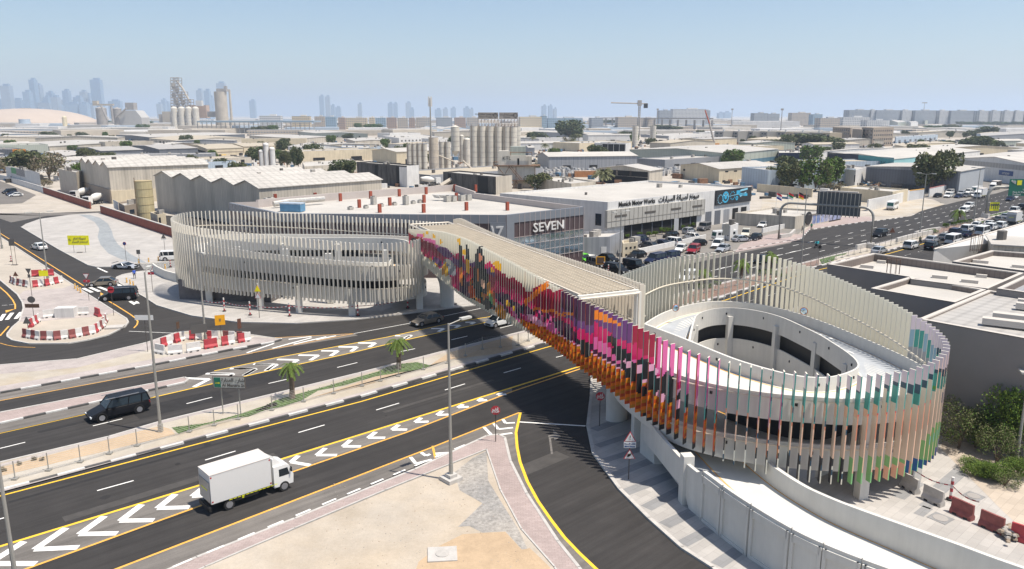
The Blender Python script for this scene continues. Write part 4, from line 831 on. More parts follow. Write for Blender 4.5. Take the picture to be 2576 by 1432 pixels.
h = 6.5; bld('white gabled hall with a row of slit windows facing the camera', *ABC('b', (290, 688), (390, 702), (775, 690), h), h, 'w', 'w', 'r2', 1, 2.2, openings=W_('BC', 7, 4, 4.7, .02, .85, .5, m_bk))
h = 7; bld('pale blue box shaped hall left of the concrete plant', *ABC('b', (790, 672), (775, 695), (1035, 702), h), h, 'l', 'w', 'flat', openings=W_('BC', 9, .2, 2.2, .05, .98, .5, m_ww, 'panel'))
bld('pale hall joined to the right of the pale blue hall', *ABC('b', (1035, 702), (1038, 700), (1130, 680), h), h, 'l', 'w', 'flat')
h = 5; bld('wide pale roofed warehouse left of the white gabled hall', *ABC('b', (-60, 590), (400, 618), (785, 605), h), h, 'b', 'w', 'r2', 1, 1)
bld('low pale warehouse behind the cypress pair with a sandy wall', *ABC('b', (-20, 655), (50, 690), (285, 685), h), h, 'c', 'b', 'flat', openings=[('BC', .1, .4, 3, 4, m_ww, 'sign')])
bld('sage green industrial hall with dark square windows in the middle distance', *ABC('b', (315, 545), (545, 568), (1015, 572), 6), 6, 'v', 'w', 'r2', 1, 1.4, openings=W_('BC', 4, 1.5, 3.2, .1, .95, .12, m_bk))
bld('wide low white roofed warehouse behind the mast silo', *ABC('b', (820, 618), (900, 640), (1230, 630), 5), 5, 'b', 'w', 'r2', 1, .6)
bld('white hall with a row of round portholes behind the mast', *ABC('b', (1150, 590), (1300, 612), (1700, 600), 6), 6, 'w', 'w', 'flat', openings=W_('BC', 12, 2.5, 4, .02, .98, .35, m_bk, 'porthole'))
bld('pale hall with an arched white roof behind the round tanks', *ABC('b', (1490, 520), (1560, 535), (1925, 525), 7), 7, 'l', 'w', 'r2', 3, 2)
h = 7; r_ = bld('long sage green hall with a blue base and a white roof behind the block yard', *ABC('c', (1070, 718), (1975, 755), (2420, 712), h), h, 'v', 'w', 'r1', 1, 1.8)
q_ = ABC('c', (1070, 718), (1975, 755), (2420, 712), h); m_tl = M('blue_base', (.08, .17, .24), .6, .05, .3, stripes=1.1); facade(r_, q_[0], q_[1], 0, 2.6, 0, 1, m_tl, 'base'); facade(r_, q_[1], q_[2], 0, 2.6, 0, 1, m_tl, 'base')
h = 6; bld('cream gabled factory with wall fans and small windows behind the motor workshop', *ABC('c', (1533, 855), (1885, 895), (2400, 865), h), h, 'c', 'w', 'r1', 1, 1.5, openings=W_('BC', 6, 4.6, 5.1, .05, .95, .35, m_bk) + [('AB', .08, .13, 3.5, 4.4, m_bk, 'fan'), ('BC', .06, .11, .4, 1.3, m_gl, 'window'), ('BC', .55, .8, 0, 4, m_wd, 'annex')])
h = 6; bld('open fronted dark shed with a shallow gable and a beige end wall', *ABC('c', (790, 885), (1250, 912), (1370, 895), h), h, 'b', 'w', 'r1', 1, 1.6, openings=[('AB', .03, .97, 0, 5.6, m_bk, 'open_front'), ('AB', .35, .39, 3.6, 5.8, m_wn, 'post'), ('AB', .62, .66, 3.6, 5.8, m_wn, 'post'), ('AB', .0, 1, 3.2, 3.5, m_wb, 'beam')])
h = 4.5; bld('low flat roofed building with four square roof vents', *ABC('c', (225, 978), (540, 1025), (760, 1003), h), h, 'b', 'p', 'flat')
h = 9; bld('white building with a burnt black glazed front', *ABC('c', (748, 655), (1035, 662), (1082, 655), h), h, 'w', 'p', 'flat', openings=W_('AB', 4, 2.5, 8.4, .26, .98, .92, m_bk) + [('AB', 0, 1, 0, 2.5, M('soot', (.2, .17, .17), .9, .5, .4), 'base')])
bld('small white hut under the red roof beside the date palm grove', *ABC('c', (115, 690), (150, 700), (205, 700), 6), 6, 'g', 'w', 'r1', 1, 1)
bld('low pale wall building behind the parked mixer truck in the block yard', *ABC('c', (210, 790), (230, 815), (720, 770), 3.5), 3.5, 'c', 'p', 'flat')
bld('long low shed with open dark bays above the block yard', *ABC('c', (680, 800), (700, 808), (1010, 785), 3.5), 3.5, 'k', 'p', 'flat')
bld('small dark fronted store with a pale roof at the edge of the block yard', *ABC('c', (1110, 805), (1205, 815), (1270, 805), 3.5), 3.5, 'k', 'p', 'flat')
# canopy with posts
h = 8; A, B, C = ABC('c', (1170, 578), (1425, 592), (1815, 572), h); r_ = bld('large grey open canopy on blue posts behind the two white silos', A, B, C, h, 'g', 'w', 'flat')
for o in [o for o in r_.children if o.name.startswith('wall')]: bpy.data.objects.remove(o)
facade(r_, A, B, 5.2, 8, 0, 1, m_wg, 'fascia'); facade(r_, B, C, 5.2, 8, 0, 1, m_ww, 'fascia')
for i in range(9):
    p = (B + (C - B) * i / 8); MB().box(E3(p, 2.6), (.5, .5, 5.2), RA).build('post', m_tl, r_)
bld('navy blue warehouse behind the big dark tree', *ABC('c', (110, 490), (290, 495), (395, 490), 8), 8, 'd', 'w', 'r1', 1, 1)
bld('long grey warehouse behind the date palms', *ABC('c', (190, 552), (860, 582), (980, 570), 7), 7, 'g', 'w', 'r2', 1, 1)
bld('small white office with blue window strip in the distance', *ABC('c', (800, 500), (870, 505), (1000, 500), 7), 7, 'l', 'w', 'flat', openings=W_('BC', 1, 3, 5, .1, .9, .9))
# beige worker housing blocks
m_ap = M('beige_flats', (.42, .36, .27), .85, .05, .2)
m_ag = M('grey_flats', (.27, .26, .24), .85, .05, .2)
rws = [('c', 1840, 548, 0), ('c', 1925, 545, 1), ('c', 1980, 548, 0), ('c', 2060, 545, 1), ('c', 2115, 548, 0), ('c', 2195, 546, 1), ('c', 2255, 550, 0), ('d', -5, 548, 1), ('d', 75, 552, 0), ('d', 160, 556, 1), ('d', 230, 558, 0), ('d', 310, 556, 1), ('d', 375, 560, 0), ('d', 500, 562, 1)]
for i, (k_, x_, y_, tn) in enumerate(rws):
    h = 11.5; nx_ = rws[i + 1][1] if i + 1 < len(rws) and rws[i + 1][0] == k_ else x_ + 70; B = at(k_, x_, y_, h); C = at(k_, nx_ - 4, y_ + 2, h); B = B.lerp(C, .02); A = B + (C - B).normalized() @ Matrix.Rotation(R_(-90), 2) * 14 if False else B + Vector((-(C - B).y, (C - B).x)).normalized() * 14
    r_ = wthing('housing_block', f'small {"sandy yellow" if tn else "grey brown"} housing block, {ordn(i)} from the left behind the long green hall', 'building', E3(B, 0), 'row of worker housing blocks')
    g = MB(); g.prism([A, B, C, A + C - B], 0, h); g.build('wall', m_ap if tn else m_ag, r_)
    for zz in (1.5, 5, 8.4): facade(r_, B, C, zz, zz + 1.5, .2, .45, m_gl); facade(r_, B, C, zz, zz + 1.5, .6, .85, m_gl)
    if i % 2 == 0: c_ = cent(A, C); MB().cyl((c_.x, c_.y, h), 1.1, 1.8, 10).build('water_tank', m_ww, r_)
# brown apartment building
h = 16; B = at('d', 960, 517, h); C = at('d', 1150, 512, h); A = at('d', 850, 514, h)
r_ = wthing('apartment_building', 'brown five storey flats with small square windows, right of the yellow housing row', 'building', E3(B, 0))
g = MB()
for a_, b_, c_, hh in ((at('d', 590, 512, 16), at('d', 750, 517, 16), at('d', 770, 514, 16), 16), (at('d', 770, 520, 16), at('d', 860, 525, 16), at('d', 870, 520, 16), 15.2), (at('d', 855, 512, 17), at('d', 960, 517, 17), at('d', 1145, 514, 17), 17)):
    g.prism([a_, b_, c_, a_ + c_ - b_], 0, hh)
g.build('wall', m_wn, r_)
q_ = [at('d', 590, 512, 16), at('d', 750, 517, 16)]
for zz in range(4):
    for i in range(8): facade(r_, q_[0], q_[1], 2 + zz * 3.6, 3.4 + zz * 3.6, .05 + i * .12, .11 + i * .12, m_gl)
q_ = [at('d', 855, 512, 17), at('d', 960, 517, 17), at('d', 1145, 514, 17)]
for zz in range(4):
    for i in range(9): facade(r_, q_[1], q_[2], 2 + zz * 3.8, 3.4 + zz * 3.8, .04 + i * .105, .09 + i * .105, m_gl)
    for i in range(3): facade(r_, q_[0], q_[1], 2 + zz * 3.8, 3.4 + zz * 3.8, .15 + i * .3, .3 + i * .3, m_gl)
# ---- right side
h = 6; m_nv = M('navy_front', (.012, .02, .05), .5, .1, .3); m_tq = M('teal_front', (.05, .26, .29), .5, .1, .3)
A, B, C = ABC('d', (90, 720), (100, 745), (335, 745), h); bld('long low shop with a dark navy front at the left of the shop row', A, B, C, h, 'd', 'p', 'flat', openings=[('BC', 0, 1, 0, 6, m_nv, 'front')])
bld('long pale roofed warehouse behind the navy shop front, with black roof vents', *ABC('d', (330, 745), (335, 750), (1250, 705), h), h, 'w', 'p', 'r2', 1, 1.2)
r_ = bld('long warehouse with a dark and a teal shop front and a pale ridged roof', *ABC('d', (540, 755), (1145, 805), (1930, 728), h), h, 'w', 'p', 'r1', 1, 1.4, openings=[('AB', 0, .5, 0, 7, m_nv, 'dark_front'), ('AB', .5, 1, 0, 6.8, m_tq, 'teal_front'), ('BC', 0, .25, 0, 6, M('light_teal', (.25, .48, .50), .6, .06, .4), 'teal_wall')] + W_('BC', 5, 0, 3, .3, .95, .4, m_bk, 'door'))
A, B, C = ABC('d', (540, 755), (1145, 805), (1930, 728), h); n_ = Vector(((B - A).y, -(B - A).x)).normalized()
if n_.dot(-A) < 0: n_ = -n_
d_ = (B - A).normalized()
text('CARAVEL', 2.0, m_ww, E3(A.lerp(B, .12) + n_ * .12, 4.6), E3(d_, 0), (0, 0, 1), r_) if False else None
text('party camel', 2.0, m_bk, E3(A.lerp(B, .62) + n_ * .12, 3.6), E3(d_, 0), (0, 0, 1), r_); text(ar('بارتي كامل'), 2.4, m_bk, E3(A.lerp(B, .9) + n_ * .12, 3.6), E3(d_, 0), (0, 0, 1), r_)
h = 8; bld('large dark grey hall with a light grey end wall, behind the white van', *ABC('d', (895, 872), (1750, 918), (1970, 878), h), h, 'g', 'w', 'r1', 1, .8, openings=[('AB', .0, .98, 0, 7.6, m_wd, 'dark_wall'), ('BC', .0, 1, 0, 7.8, M('light_grey_block', (.36, .38, .40), .8, .05, .4), 'end_wall'), ('AB', .3, .58, 0, 2.2, m_wb, 'canopy')])
h = 7.5; bld('white walled hall with two narrow slots beside the rubble heap', *ABC('d', (600, 880), (800, 903), (895, 870), h), h, 'w', 'w', 'flat', openings=[('AB', .96, 1, 3, 5.6, m_bk, 'slot')])
h = 8; r_ = bld('big white hall with a pale roof and a blue lettered sign at the right edge', *ABC('d', (1680, 800), (2500, 878), (2900, 800), h), h, 'w', 'p', 'r1', 1, 2.4, openings=[('AB', .0, 1, 6, 8, m_rg, 'eave_band'), ('AB', .57, .72, 3.2, 5.2, plain('sign_blue', (.015, .06, .2), .5), 'sign')])
A, B, C = ABC('d', (1680, 800), (2500, 878), (2900, 800), h); n_ = Vector(((B - A).y, -(B - A).x)).normalized(); n_ = n_ if n_.dot(-A) > 0 else -n_
text('arteye', 1.9, m_ww, E3(A.lerp(B, .645) + n_ * .12, 4.2), E3((B - A).normalized(), 0), (0, 0, 1), r_)
bld('long silver hangar with an arched roof at the right edge', *ABC('d', (1930, 570), (1940, 595), (2700, 590), 9), 9, 'g', 'g', 'r2', 1, 2)
bld('pale blue and white low workshops right of the brown flats', *ABC('d', (1155, 598), (1165, 605), (1545, 580), 6), 6, 'l', 'w', 'flat', openings=W_('BC', 8, 0, 3, .02, .98, .4, m_wd, 'door'))
bld('long sandy roofed sheds right of the brown flats', *ABC('d', (1150, 672), (1240, 690), (1700, 655), 5), 5, 'c', 'b', 'r2', 1, 1)
bld('grey green shed with a gable far right behind the trees', *ABC('d', (1070, 452), (1180, 470), (1255, 462), 12), 12, 'v', 'w', 'r1', 1, 3)
bld('pale mint hall beside the grey green gabled shed', *ABC('d', (1260, 465), (1300, 472), (1365, 468), 11), 11, 'w', 'w', 'r1', 1, 2)
bld('light green tall box hall in front of the apartment towers', *ABC('d', (1410, 450), (1430, 452), (1500, 448), 14), 14, 'v', 'w', 'flat')
bld('very long pale shed in front of the right apartment towers', *ABC('d', (1460, 540), (1480, 550), (1790, 548), 6), 6, 'b', 'w', 'r2', 1, 1)
bld('low grey shed beside the round green tree at the right', *ABC('d', (1900, 700), (1960, 712), (2330, 705), 5), 5, 'g', 'p', 'flat')
bld('long low sandy walled yard building behind the white minibus', *ABC('d', (660, 1060), (1135, 1098), (1275, 1075), 4.2), 4.2, 'c', 'p', 'flat')
bld('flat roofed low building left of the sign gantry', *ABC('d', (-300, 1290), (250, 1325), (560, 1270), 3.2), 3.2, 'b', 'p', 'flat')
bld('wide white hall behind the housing row at the right of centre', *ABC('c', (2000, 455), (2010, 460), ('d', 290, 460), 15), 15, 'w', 'w', 'flat')
# ---- office building with the SEVEN lettering
H7 = 11.3; pts = [at('k', 625, 50, H7), at('k', 1065, 145, H7), at('m', 1020, 165, H7), at('m', 1725, 90, H7), at('b', 1998, 1112, H7), at('b', 1800, 1047, H7), at('b', 645, 1130, H7), at('b', 0, 1190, H7)]
r_ = wthing('office_building', 'grey panelled showroom with white lettering and mirrored glass, behind the left ramp', 'building', E3(cent(*pts), 0))
m_pan = M('aluminium_panel', (.21, .225, .25), .45, .04, .5, metal=.2); m_brn = M('brown_panel', (.085, .06, .062), .4, .08, .5); m_pgl = M('mirror_glass', (.022, .035, .055), .22, .3, .25, spec=.35)
m_inr = M('parapet_inner', (.46, .41, .38), .8, .05, .5)
g = MB(); g.prism(pts, 0, H7 - 1.5, bottom=False); g.build('wall', m_brn, r_)
cc_ = cent(*pts); g = MB(); g.prism([p + (cc_ - p).normalized() * .4 for p in pts], H7 - 1.5, H7 - 1.2); g.build('roof', m_rp, r_)
g = MB(); inn = [p + (cc_ - p).normalized() * .45 for p in pts]
for i in range(8): strip(g, [pts[i], pts[(i + 1) % 8]], [inn[i], inn[(i + 1) % 8]], [H7 - 1.5] * 2, [H7 + (.35 if 4 <= i <= 6 else 0)] * 2, 1 if 3 <= i else 0)
g.build('parapet', [m_pan, m_inr], r_)
for (A, B, nn, u0) in ((pts[1], pts[2], 26, 0), (pts[2], pts[3], 14, .09), (pts[0], pts[1], 14, 0)):
    facade(r_, A, B, H7 - 1.5, H7 - .02, 0, 1, m_pan, 'panel_band', .12)
    g = MB(); d_ = (B - A); n_ = Vector((d_.y, -d_.x)).normalized(); n_ = n_ if n_.dot(-A) > 0 else -n_
    for i in range(nn + 1):
        p = A + d_ * (u0 + (1 - u0) * i / nn) + n_ * .12; g.box((p.x, p.y, (H7 + 2) / 2), (.07, .06, H7 - 2), math.atan2(d_.y, d_.x))
    for zz in (7.2, 5.8, 4.4, 3.0):
        p = A + d_ * (.5 + u0 / 2) + n_ * .1; g.box((p.x, p.y, zz), (d_.length * (1 - u0), .06, .07), math.atan2(d_.y, d_.x))
    g.build('mullions', plain('mullion', (.42, .36, .34), .5), r_)
    if A is pts[2]: facade(r_, A, B, 3.0, 7.1, u0, 1, m_pgl, 'glazing', .08)
facade(r_, pts[2], pts[3], 0, H7, 0, .09, m_pan, 'corner_panel', .2); facade(r_, pts[1], pts[2], 4.5, 10, .93, 1, m_pan, 'corner_panel', .2)
A, B = pts[2], pts[3]; d_ = (B - A).normalized(); n_ = Vector((d_.y, -d_.x)); n_ = n_ if n_.dot(-A) > 0 else -n_
text('SEVEN', 2.25, m_ww, E3(A.lerp(B, .52) + n_ * .3, 8.45), E3(d_, 0), (0, 0, 1), r_, sx=1.22, depth=.1, bold=.01)
A, B = pts[1], pts[2]; d_ = (B - A).normalized(); n_ = Vector((d_.y, -d_.x)); n_ = n_ if n_.dot(-A) > 0 else -n_
text('\\7', 2.7, m_ww, E3(A.lerp(B, .962) + n_ * .3, 8.3), E3(d_, 0), (0, 0, 1), r_, depth=.1, bold=.05); facade(r_, A, B, 6.55, 6.65, .94, .985, m_ww, 'underline', .3)
A, B = pts[0], pts[1]; d_ = (B - A).normalized(); n_ = Vector((d_.y, -d_.x)); n_ = n_ if n_.dot(-A) > 0 else -n_
text('SEVEN', 2.6, plain('dim_letters', (.22, .22, .24), .5), E3(A.lerp(B, .42) + n_ * .3, 7.6), E3(d_, 0), (0, 0, 1), r_, sx=1.1, depth=.1)
m_rdp = M('red_oxide', (.30, .07, .04), .7, .1, 1)
for k_, x_, y_ in (('b', 1125, 1290), ('b', 1525, 1290), ('b', 1913, 1270), ('b', 2285, 1270), ('b', 940, 1245), ('b', 1217, 1225), ('b', 1528, 1200), ('b', 1822, 1180), ('b', 178, 1190), ('b', 540, 1178), ('b', 768, 1185), ('b', 1043, 1162), ('b', 1303, 1142), ('b', 1547, 1122), ('b', 1808, 1098), ('b', 1997, 1098)):
    p = at(k_, x_, y_, 10.1); MB().box((p.x, p.y, 10.9), (.6, .45, 1.7), RA).build('red_post', m_rdp, r_)
m_ac = M('ac_casing', (.42, .40, .36), .6, .12, 2)
for i, (x_, y_, w_, d__, h_) in enumerate(((125, 1230, 1.9, 1.2, 1.6), (1070, 1215, .8, 1.2, 1.6), (1362, 1218, .8, 1.2, 1.8), (1740, 1190, 1.2, 1.2, 1.2), (1798, 1188, 1, 1, 1.1), (1870, 1183, 1.2, 1.2, 1.2), (1928, 1177, 1.2, 1.2, 1.2), (2060, 1165, 1.4, 1.2, 1.0), (1000, 1250, .8, .8, .5), (1140, 1235, .8, .8, .5), (1260, 1222, .8, .8, .5), (1430, 1208, .8, .8, .5), (1490, 1200, .8, .8, .5), (860, 1262, .9, .9, .5))):
    p = at('b', x_, y_, 10.1); t_ = wthing('air_conditioner', f'grey rooftop air conditioning unit on the showroom roof, {ordn([0, 6, 9, 11, 12, 13, 13, 14, 4, 7, 8, 9, 10, 3][i] if 0 else i)} in the row counted by size', 'air conditioner', E3(p, 10.1), 'rooftop air conditioning units')
    t_['label'] = 'grey rooftop air conditioning unit on the showroom roof, ' + ('big one at its left end' if i == 0 else ordn(sorted([1070, 1362, 1740, 1798, 1870, 1928, 2060, 1000, 1140, 1260, 1430, 1490, 860]).index(x_)) + ' from the left in its row')
    MB().box((p.x, p.y, 10.15 + h_ / 2), (w_, d__, h_), RA).build('casing', m_ac, t_); MB().cyl((p.x, p.y, 10.15 + h_), .35, .12, 12).build('fan', plain('fan_dark', (.1, .1, .1), .7), t_)
t_ = wthing('roof_container', 'blue machine container on the showroom roof above the left ramp', 'container', E3(at('b', 335, 1280, 10.1), 10.1)); p = at('b', 335, 1280, 10.1); MB().box((p.x, p.y, 10.9), (4.2, 2, 1.4), R_(-12)).build('casing', M('machine_blue', (.10, .24, .38), .6, .15, 1), t_); MB().box((p.x, p.y, 11.7), (4.3, 2.1, .2), R_(-12)).build('lid', m_wl, t_)
g = MB(); a_, b_ = at('b', 160, 1225, 10.6), at('b', 620, 1190, 10.6); g.tube([(*a_, 10.9), (*a_.lerp(b_, .3), 11.2), (*b_, 11.2)], .55, 10); tag(g.build('air_duct', M('duct_metal', (.5, .48, .44), .4, .2, 2, metal=.5)), 'bent silver air duct lying on the left of the showroom roof', 'air duct')
g = MB()
for i in range(4): a_ = at('b', 1640 + i * 45, 1175, 10.2); g.box((*a_, 11.0), (.9, 2.2, .12), RA, 0, .9)
r2_ = tag(g.build('solar_panels', m_ww), 'row of tilted pale solar panels on the showroom roof', 'solar panels')
# ---- motor workshop
H8 = 9.0; A, B, C = at('c', -111, 1112, H8), at('c', 870, 1193, H8), at('c', 2175, 1052, H8)
r_ = bld('white motor workshop with a ribbed beige upper front, garage doors and black roof-edge lettering', A, B, C, H8, 'w', 'p', 'flat', name='motor_workshop')
L = (C - B).length; d_ = (C - B).normalized(); n_ = Vector((d_.y, -d_.x)); n_ = n_ if n_.dot(-B) > 0 else -n_
m_rib = M('ribbed_beige', (.40, .385, .35), .7, .05, .4)
def pnl(u0, u1, z0, z1, mm, nm, dep=.06, off=0.0):
    c_ = B + d_ * L * (u0 + u1) / 2 + n_ * (off + dep / 2); return MB().box((c_.x, c_.y, (z0 + z1) / 2), (L * (u1 - u0), dep, z1 - z0), math.atan2(d_.y, d_.x)).build(nm, mm, r_)
pnl(-.015, .62, 3.3, 7.2, m_rib, 'upper_cladding', .7)
g = MB()
for i in range(25): c_ = B + d_ * L * (-.015 + i * .0264) + n_ * .72; g.box((c_.x, c_.y, 5.25), (.06, .08, 3.9), math.atan2(d_.y, d_.x))
c_ = B + d_ * L * .3 + n_ * .72; g.box((c_.x, c_.y, 4.6), (L * .63, .08, .06), math.atan2(d_.y, d_.x)); g.build('cladding_joints', plain('joint_brown', (.2, .18, .15), .8), r_)
for u in (.03, .21, .38, .53): pnl(u, u + .07, 5.4, 5.9, plain('slot_brown', (.09, .08, .07), .7), 'slot_window', .06, .7)
pnl(.1, .58, 0, 3.1, m_bk, 'shop_glazing', .05)
for i in range(7): pnl(.14 + i * .065, .145 + i * .065, 0, 3.3, m_wd, 'column', .2)
for i in range(5): pnl(.645 + i * .07, .69 + i * .07, 0, 3.7, [m_wd, m_wd, m_wg, m_bk, m_bk][i], 'garage_door', .05)
pnl(.71, .995, 5.1, 8.95, plain('screen_black', (.012, .014, .018), .5), 'billboard', .35)
m_cy = plain('print_cyan', (.03, .36, .58), .5); m_cy2 = plain('print_pale_cyan', (.25, .55, .70), .5)
g = MB()
def ringm(u, z, r0, r1, m=0, n=28, a0=0, a1=6.2832, gap=False):
    for i in range(n):
        if gap and i % 2: continue
        q = []
        for r, a in ((r0, i), (r1, i), (r1, i + 1), (r0, i + 1)): an = a0 + (a1 - a0) * a / n; c_ = B + d_ * (L * u + r * math.cos(an)) + n_ * .37; q.append((c_.x, c_.y, z + r * math.sin(an)))
        g.face(q, m)
ringm(.785, 7.0, 1.05, 1.5); ringm(.785, 7.0, 0, .6); ringm(.785, 7.0, .6, 1.05, 1, 5, .4, 2.7, True); ringm(.84, 7.2, .9, 1.2, 0, 20, gap=True); ringm(.875, 6.4, .25, .6); ringm(.745, 6.6, 1.0, 1.25, 1, 24, gap=True)
for u0, z0, u1, z1, w_ in ((.9, 8.3, .96, 8.6, .25), (.89, 7.4, .96, 7.0, .35), (.87, 7.9, .9, 7.9, .5), (.90, 6.8, .95, 7.6, .25), (.80, 7.1, .93, 7.5, .06)):
    a_, b_ = B + d_ * L * u0 + n_ * .38, B + d_ * L * u1 + n_ * .38; g.face([(*a_, z0 - w_), (*b_, z1 - w_), (*b_, z1 + w_), (*a_, z0 + w_)], 1 if w_ < .3 else 0)
g.build('printed_gauges', [m_cy, m_cy2], r_)
text('Munich Motor Works', 1.6, m_bk, E3(B + d_ * L * .175 + n_ * .1, 8.1), E3(d_, 0), (0, 0, 1), r_, sx=.92, bold=.03); text(ar('ميونخ لصيانة السيارات'), 1.9, m_bk, E3(B + d_ * L * .45 + n_ * .1, 8.2), E3(d_, 0), (0, 0, 1), r_, sx=.95, bold=.03)
facade(r_, A, B, 3.5, 6.2, .90, .95, m_gl)
h = 4.3; r_ = bld('small flat roofed grey annex with a white double door beside the parked green car', *ABC('y', (80, 590), (535, 578), (655, 522), h), h, 'g', 'p', 'flat', name='annex', openings=[('AB', .82, .93, 0, 2.3, m_ww, 'door')])
bld('little cream substation hut with dark vents behind the parked black cars', *ABC('y', (640, 612), (650, 640), (785, 625), 2.8), 2.8, 'c', 'p', 'flat', name='substation', openings=W_('BC', 3, 1.6, 2.0, .1, .95, .45, m_bk, 'vent') + W_('BC', 3, .2, .6, .1, .95, .45, m_bk, 'vent'))
bld('white square gatehouse with a dark window in front of the garage doors', *ABC('y', (1552, 460), (1628, 478), (1700, 455), 3.6), 3.6, 'w', 'p', 'flat', name='gatehouse', openings=[('AB', .25, .85, 1.2, 2.4, m_bk, 'window')])
# ---- grey warehouses at the lower right
HG = 10.4; zz = lambda x_, y_, z=HG: at('z', x_, y_, z)
m_gc = M('charcoal_sheet', (.215, .20, .19), .7, .04, .4); m_par = M('parapet_cap', (.52, .48, .43), .7, .04, .5); m_rib2 = M('ribbed_inner', (.20, .165, .145), .7, .04, .4, stripes=.55)
def mass(label, pts, h, roofm, drop=1.0, wallm=None, th=.4, low=()):
    r = wthing('grey_warehouse', label, 'building', E3(cent(*pts), 0)); n = len(pts); a = sum(pts[i].x * pts[(i + 1) % n].y - pts[(i + 1) % n].x * pts[i].y for i in range(n)); pts = pts if a > 0 else pts[::-1]
    def off(i):
        p, q, s_ = pts[i - 1], pts[i], pts[(i + 1) % n]; n1 = Vector((-(q - p).y, (q - p).x)).normalized(); n2 = Vector((-(s_ - q).y, (s_ - q).x)).normalized(); m = (n1 + n2); return q + m * (th / max(.3, (1 + n1.dot(n2))))
    inn = [off(i) for i in range(n)]
    g = MB(); g.prism(pts, 0, h - .02, bottom=False); g.f.pop(); g.mi.pop(); g.build('wall', wallm or m_gc, r)
    g = MB(); [strip(g, [pts[i], pts[(i + 1) % n]], [inn[i], inn[(i + 1) % n]], [h - .12] * 2, [h] * 2) for i in range(n)]; g.build('parapet_cap', m_par, r)
    g = MB(); [g.face([(*inn[i], h - drop), (*inn[(i + 1) % n], h - drop), (*inn[(i + 1) % n], h - .12), (*inn[i], h - .12)]) for i in range(n)]; g.build('parapet_inner', m_rib2, r)
    g = MB(); g.face([(*p, h - drop) for p in inn]); g.build('roof', roofm, r); return r
def bumps(r, lst, z):
    for x_, y_, wd, dp in lst:
        p = at('z', x_, y_, z); MB().box((p.x, p.y, z + .18), (wd, dp, .36), R_(-32)).build('skylight', m_par, r)
r_ = mass('long grey warehouse roof with ribbed parapets beside the road, behind the right ramp', [zz(540, 825), zz(1285, 940), zz(1300, 960), zz(2000, 1048), zz(2327, 905), zz(955, 725)], HG, m_rp); bumps(r_, ((900, 860, 1.5, .6), (1030, 818, 1, .5), (1560, 955, 1.6, .6), (1940, 948, 1.1, .5), (1832, 995, 1.7, .6)), HG - 1)
r_ = mass('grey warehouse with a small white sunken roof in the middle of the stepped group', [zz(1290, 936), zz(935, 1040), zz(1700, 1168), zz(1985, 1052)], HG - .05, m_rp, .6)
r_ = mass('nearest grey warehouse with a pale ribbed roof and a tall dark wall', [zz(2000, 1052), zz(1370, 1312), zz(2900, 1590), zz(3300, 1250)], HG - .1, m_rg, .25)
for x_, y_, wd, dp in ((2200, 1395, 4.2, .9), (2290, 1345, 4.2, .9), (2480, 1250, 4, .8), (2350, 1200, 1.5, .6)):
    p = at('z', x_, y_, HG - .2); MB().box((p.x, p.y, HG + .1), (wd, dp, .55), R_(-32)).build('skylight', m_par, r_)
r_ = mass('dark grey neighbour roof with a raised parapet at the right edge', [zz(2080, 1045, 10.8), zz(2340, 925, 10.8), zz(2900, 1000, 10.8), zz(2900, 1160, 10.8)], 10.8, m_wg, .8)
r_ = mass('upper right warehouse with a low pale roof and grey parapets', [zz(1675, 800, 9.8), zz(2030, 700, 9.8), zz(2900, 760, 9.8), zz(2900, 960, 9.8)], 9.8, m_rp, .7); bumps(r_, ((1930, 815, 1.8, .6), (2290, 860, 1.8, .6)), 9.1)
r_ = wthing('sloped_building', 'white sloping sided building between the traffic queue and the grey warehouses', 'building', E3(zz(2100, 600, 9), 0))
a_, b_, c_, d_2 = E3(zz(1510, 690, 9.5), 9.5), E3(zz(2750, 330, 9.5), 9.5), E3(zz(2750, 560, 6.5), 6.5), E3(zz(1690, 815, 6.5), 6.5)
g = MB(); g.face([a_, b_, c_, d_2]); g.face([a_, d_2, (d_2.x, d_2.y, 0), (a_.x, a_.y, 0)]); g.face([a_, b_, (b_.x, b_.y, 0), (a_.x, a_.y, 0)]); g.face([d_2, c_, (c_.x, c_.y, 0), (d_2.x, d_2.y, 0)]); g.build('wall', M('grey_white_slope', (.50, .49, .47), .8, .05, .3), r_)
g = MB(); g.tube([a_, b_], .14, 4); g.build('rail', m_par, r_)
r_ = bld('beige ribbed building with two small windows above the sloping white wall', zz(2000, 575, 9.5), zz(2052, 655, 9.5), zz(2900, 745, 9.5), 9.5, 'b', 'p', 'r2', 1, .3, openings=[('BC', .13, .19, 8.1, 8.9, m_bk, 'window'), ('BC', .2, .26, 8.1, 8.9, m_bk, 'window')])
for i, (x_, y_, s_) in enumerate(((1135, 905, 1.0), (1890, 665, 1.0))):
    p = at('z', x_, y_, 10.4); g = MB()
    for k in range(8):
        a = k * math.pi / 4; g.tube([(p.x + .7 * math.cos(a), p.y + .7 * math.sin(a), 9.6), (p.x + .7 * math.cos(a), p.y + .7 * math.sin(a), 12.0)], .03, 4)
    for z in (9.9, 12.0): g.tube([(p.x + .7 * math.cos(k * math.pi / 4), p.y + .7 * math.sin(k * math.pi / 4), z) for k in range(9)], .03, 4)
    tag(g.build('ladder_cage', plain('rust_brown', (.12, .07, .05), .8)), 'rusty ladder cage standing on the ' + ('long ribbed warehouse roof' if i == 0 else 'parapet beside the sloping white wall'), 'ladder cage')
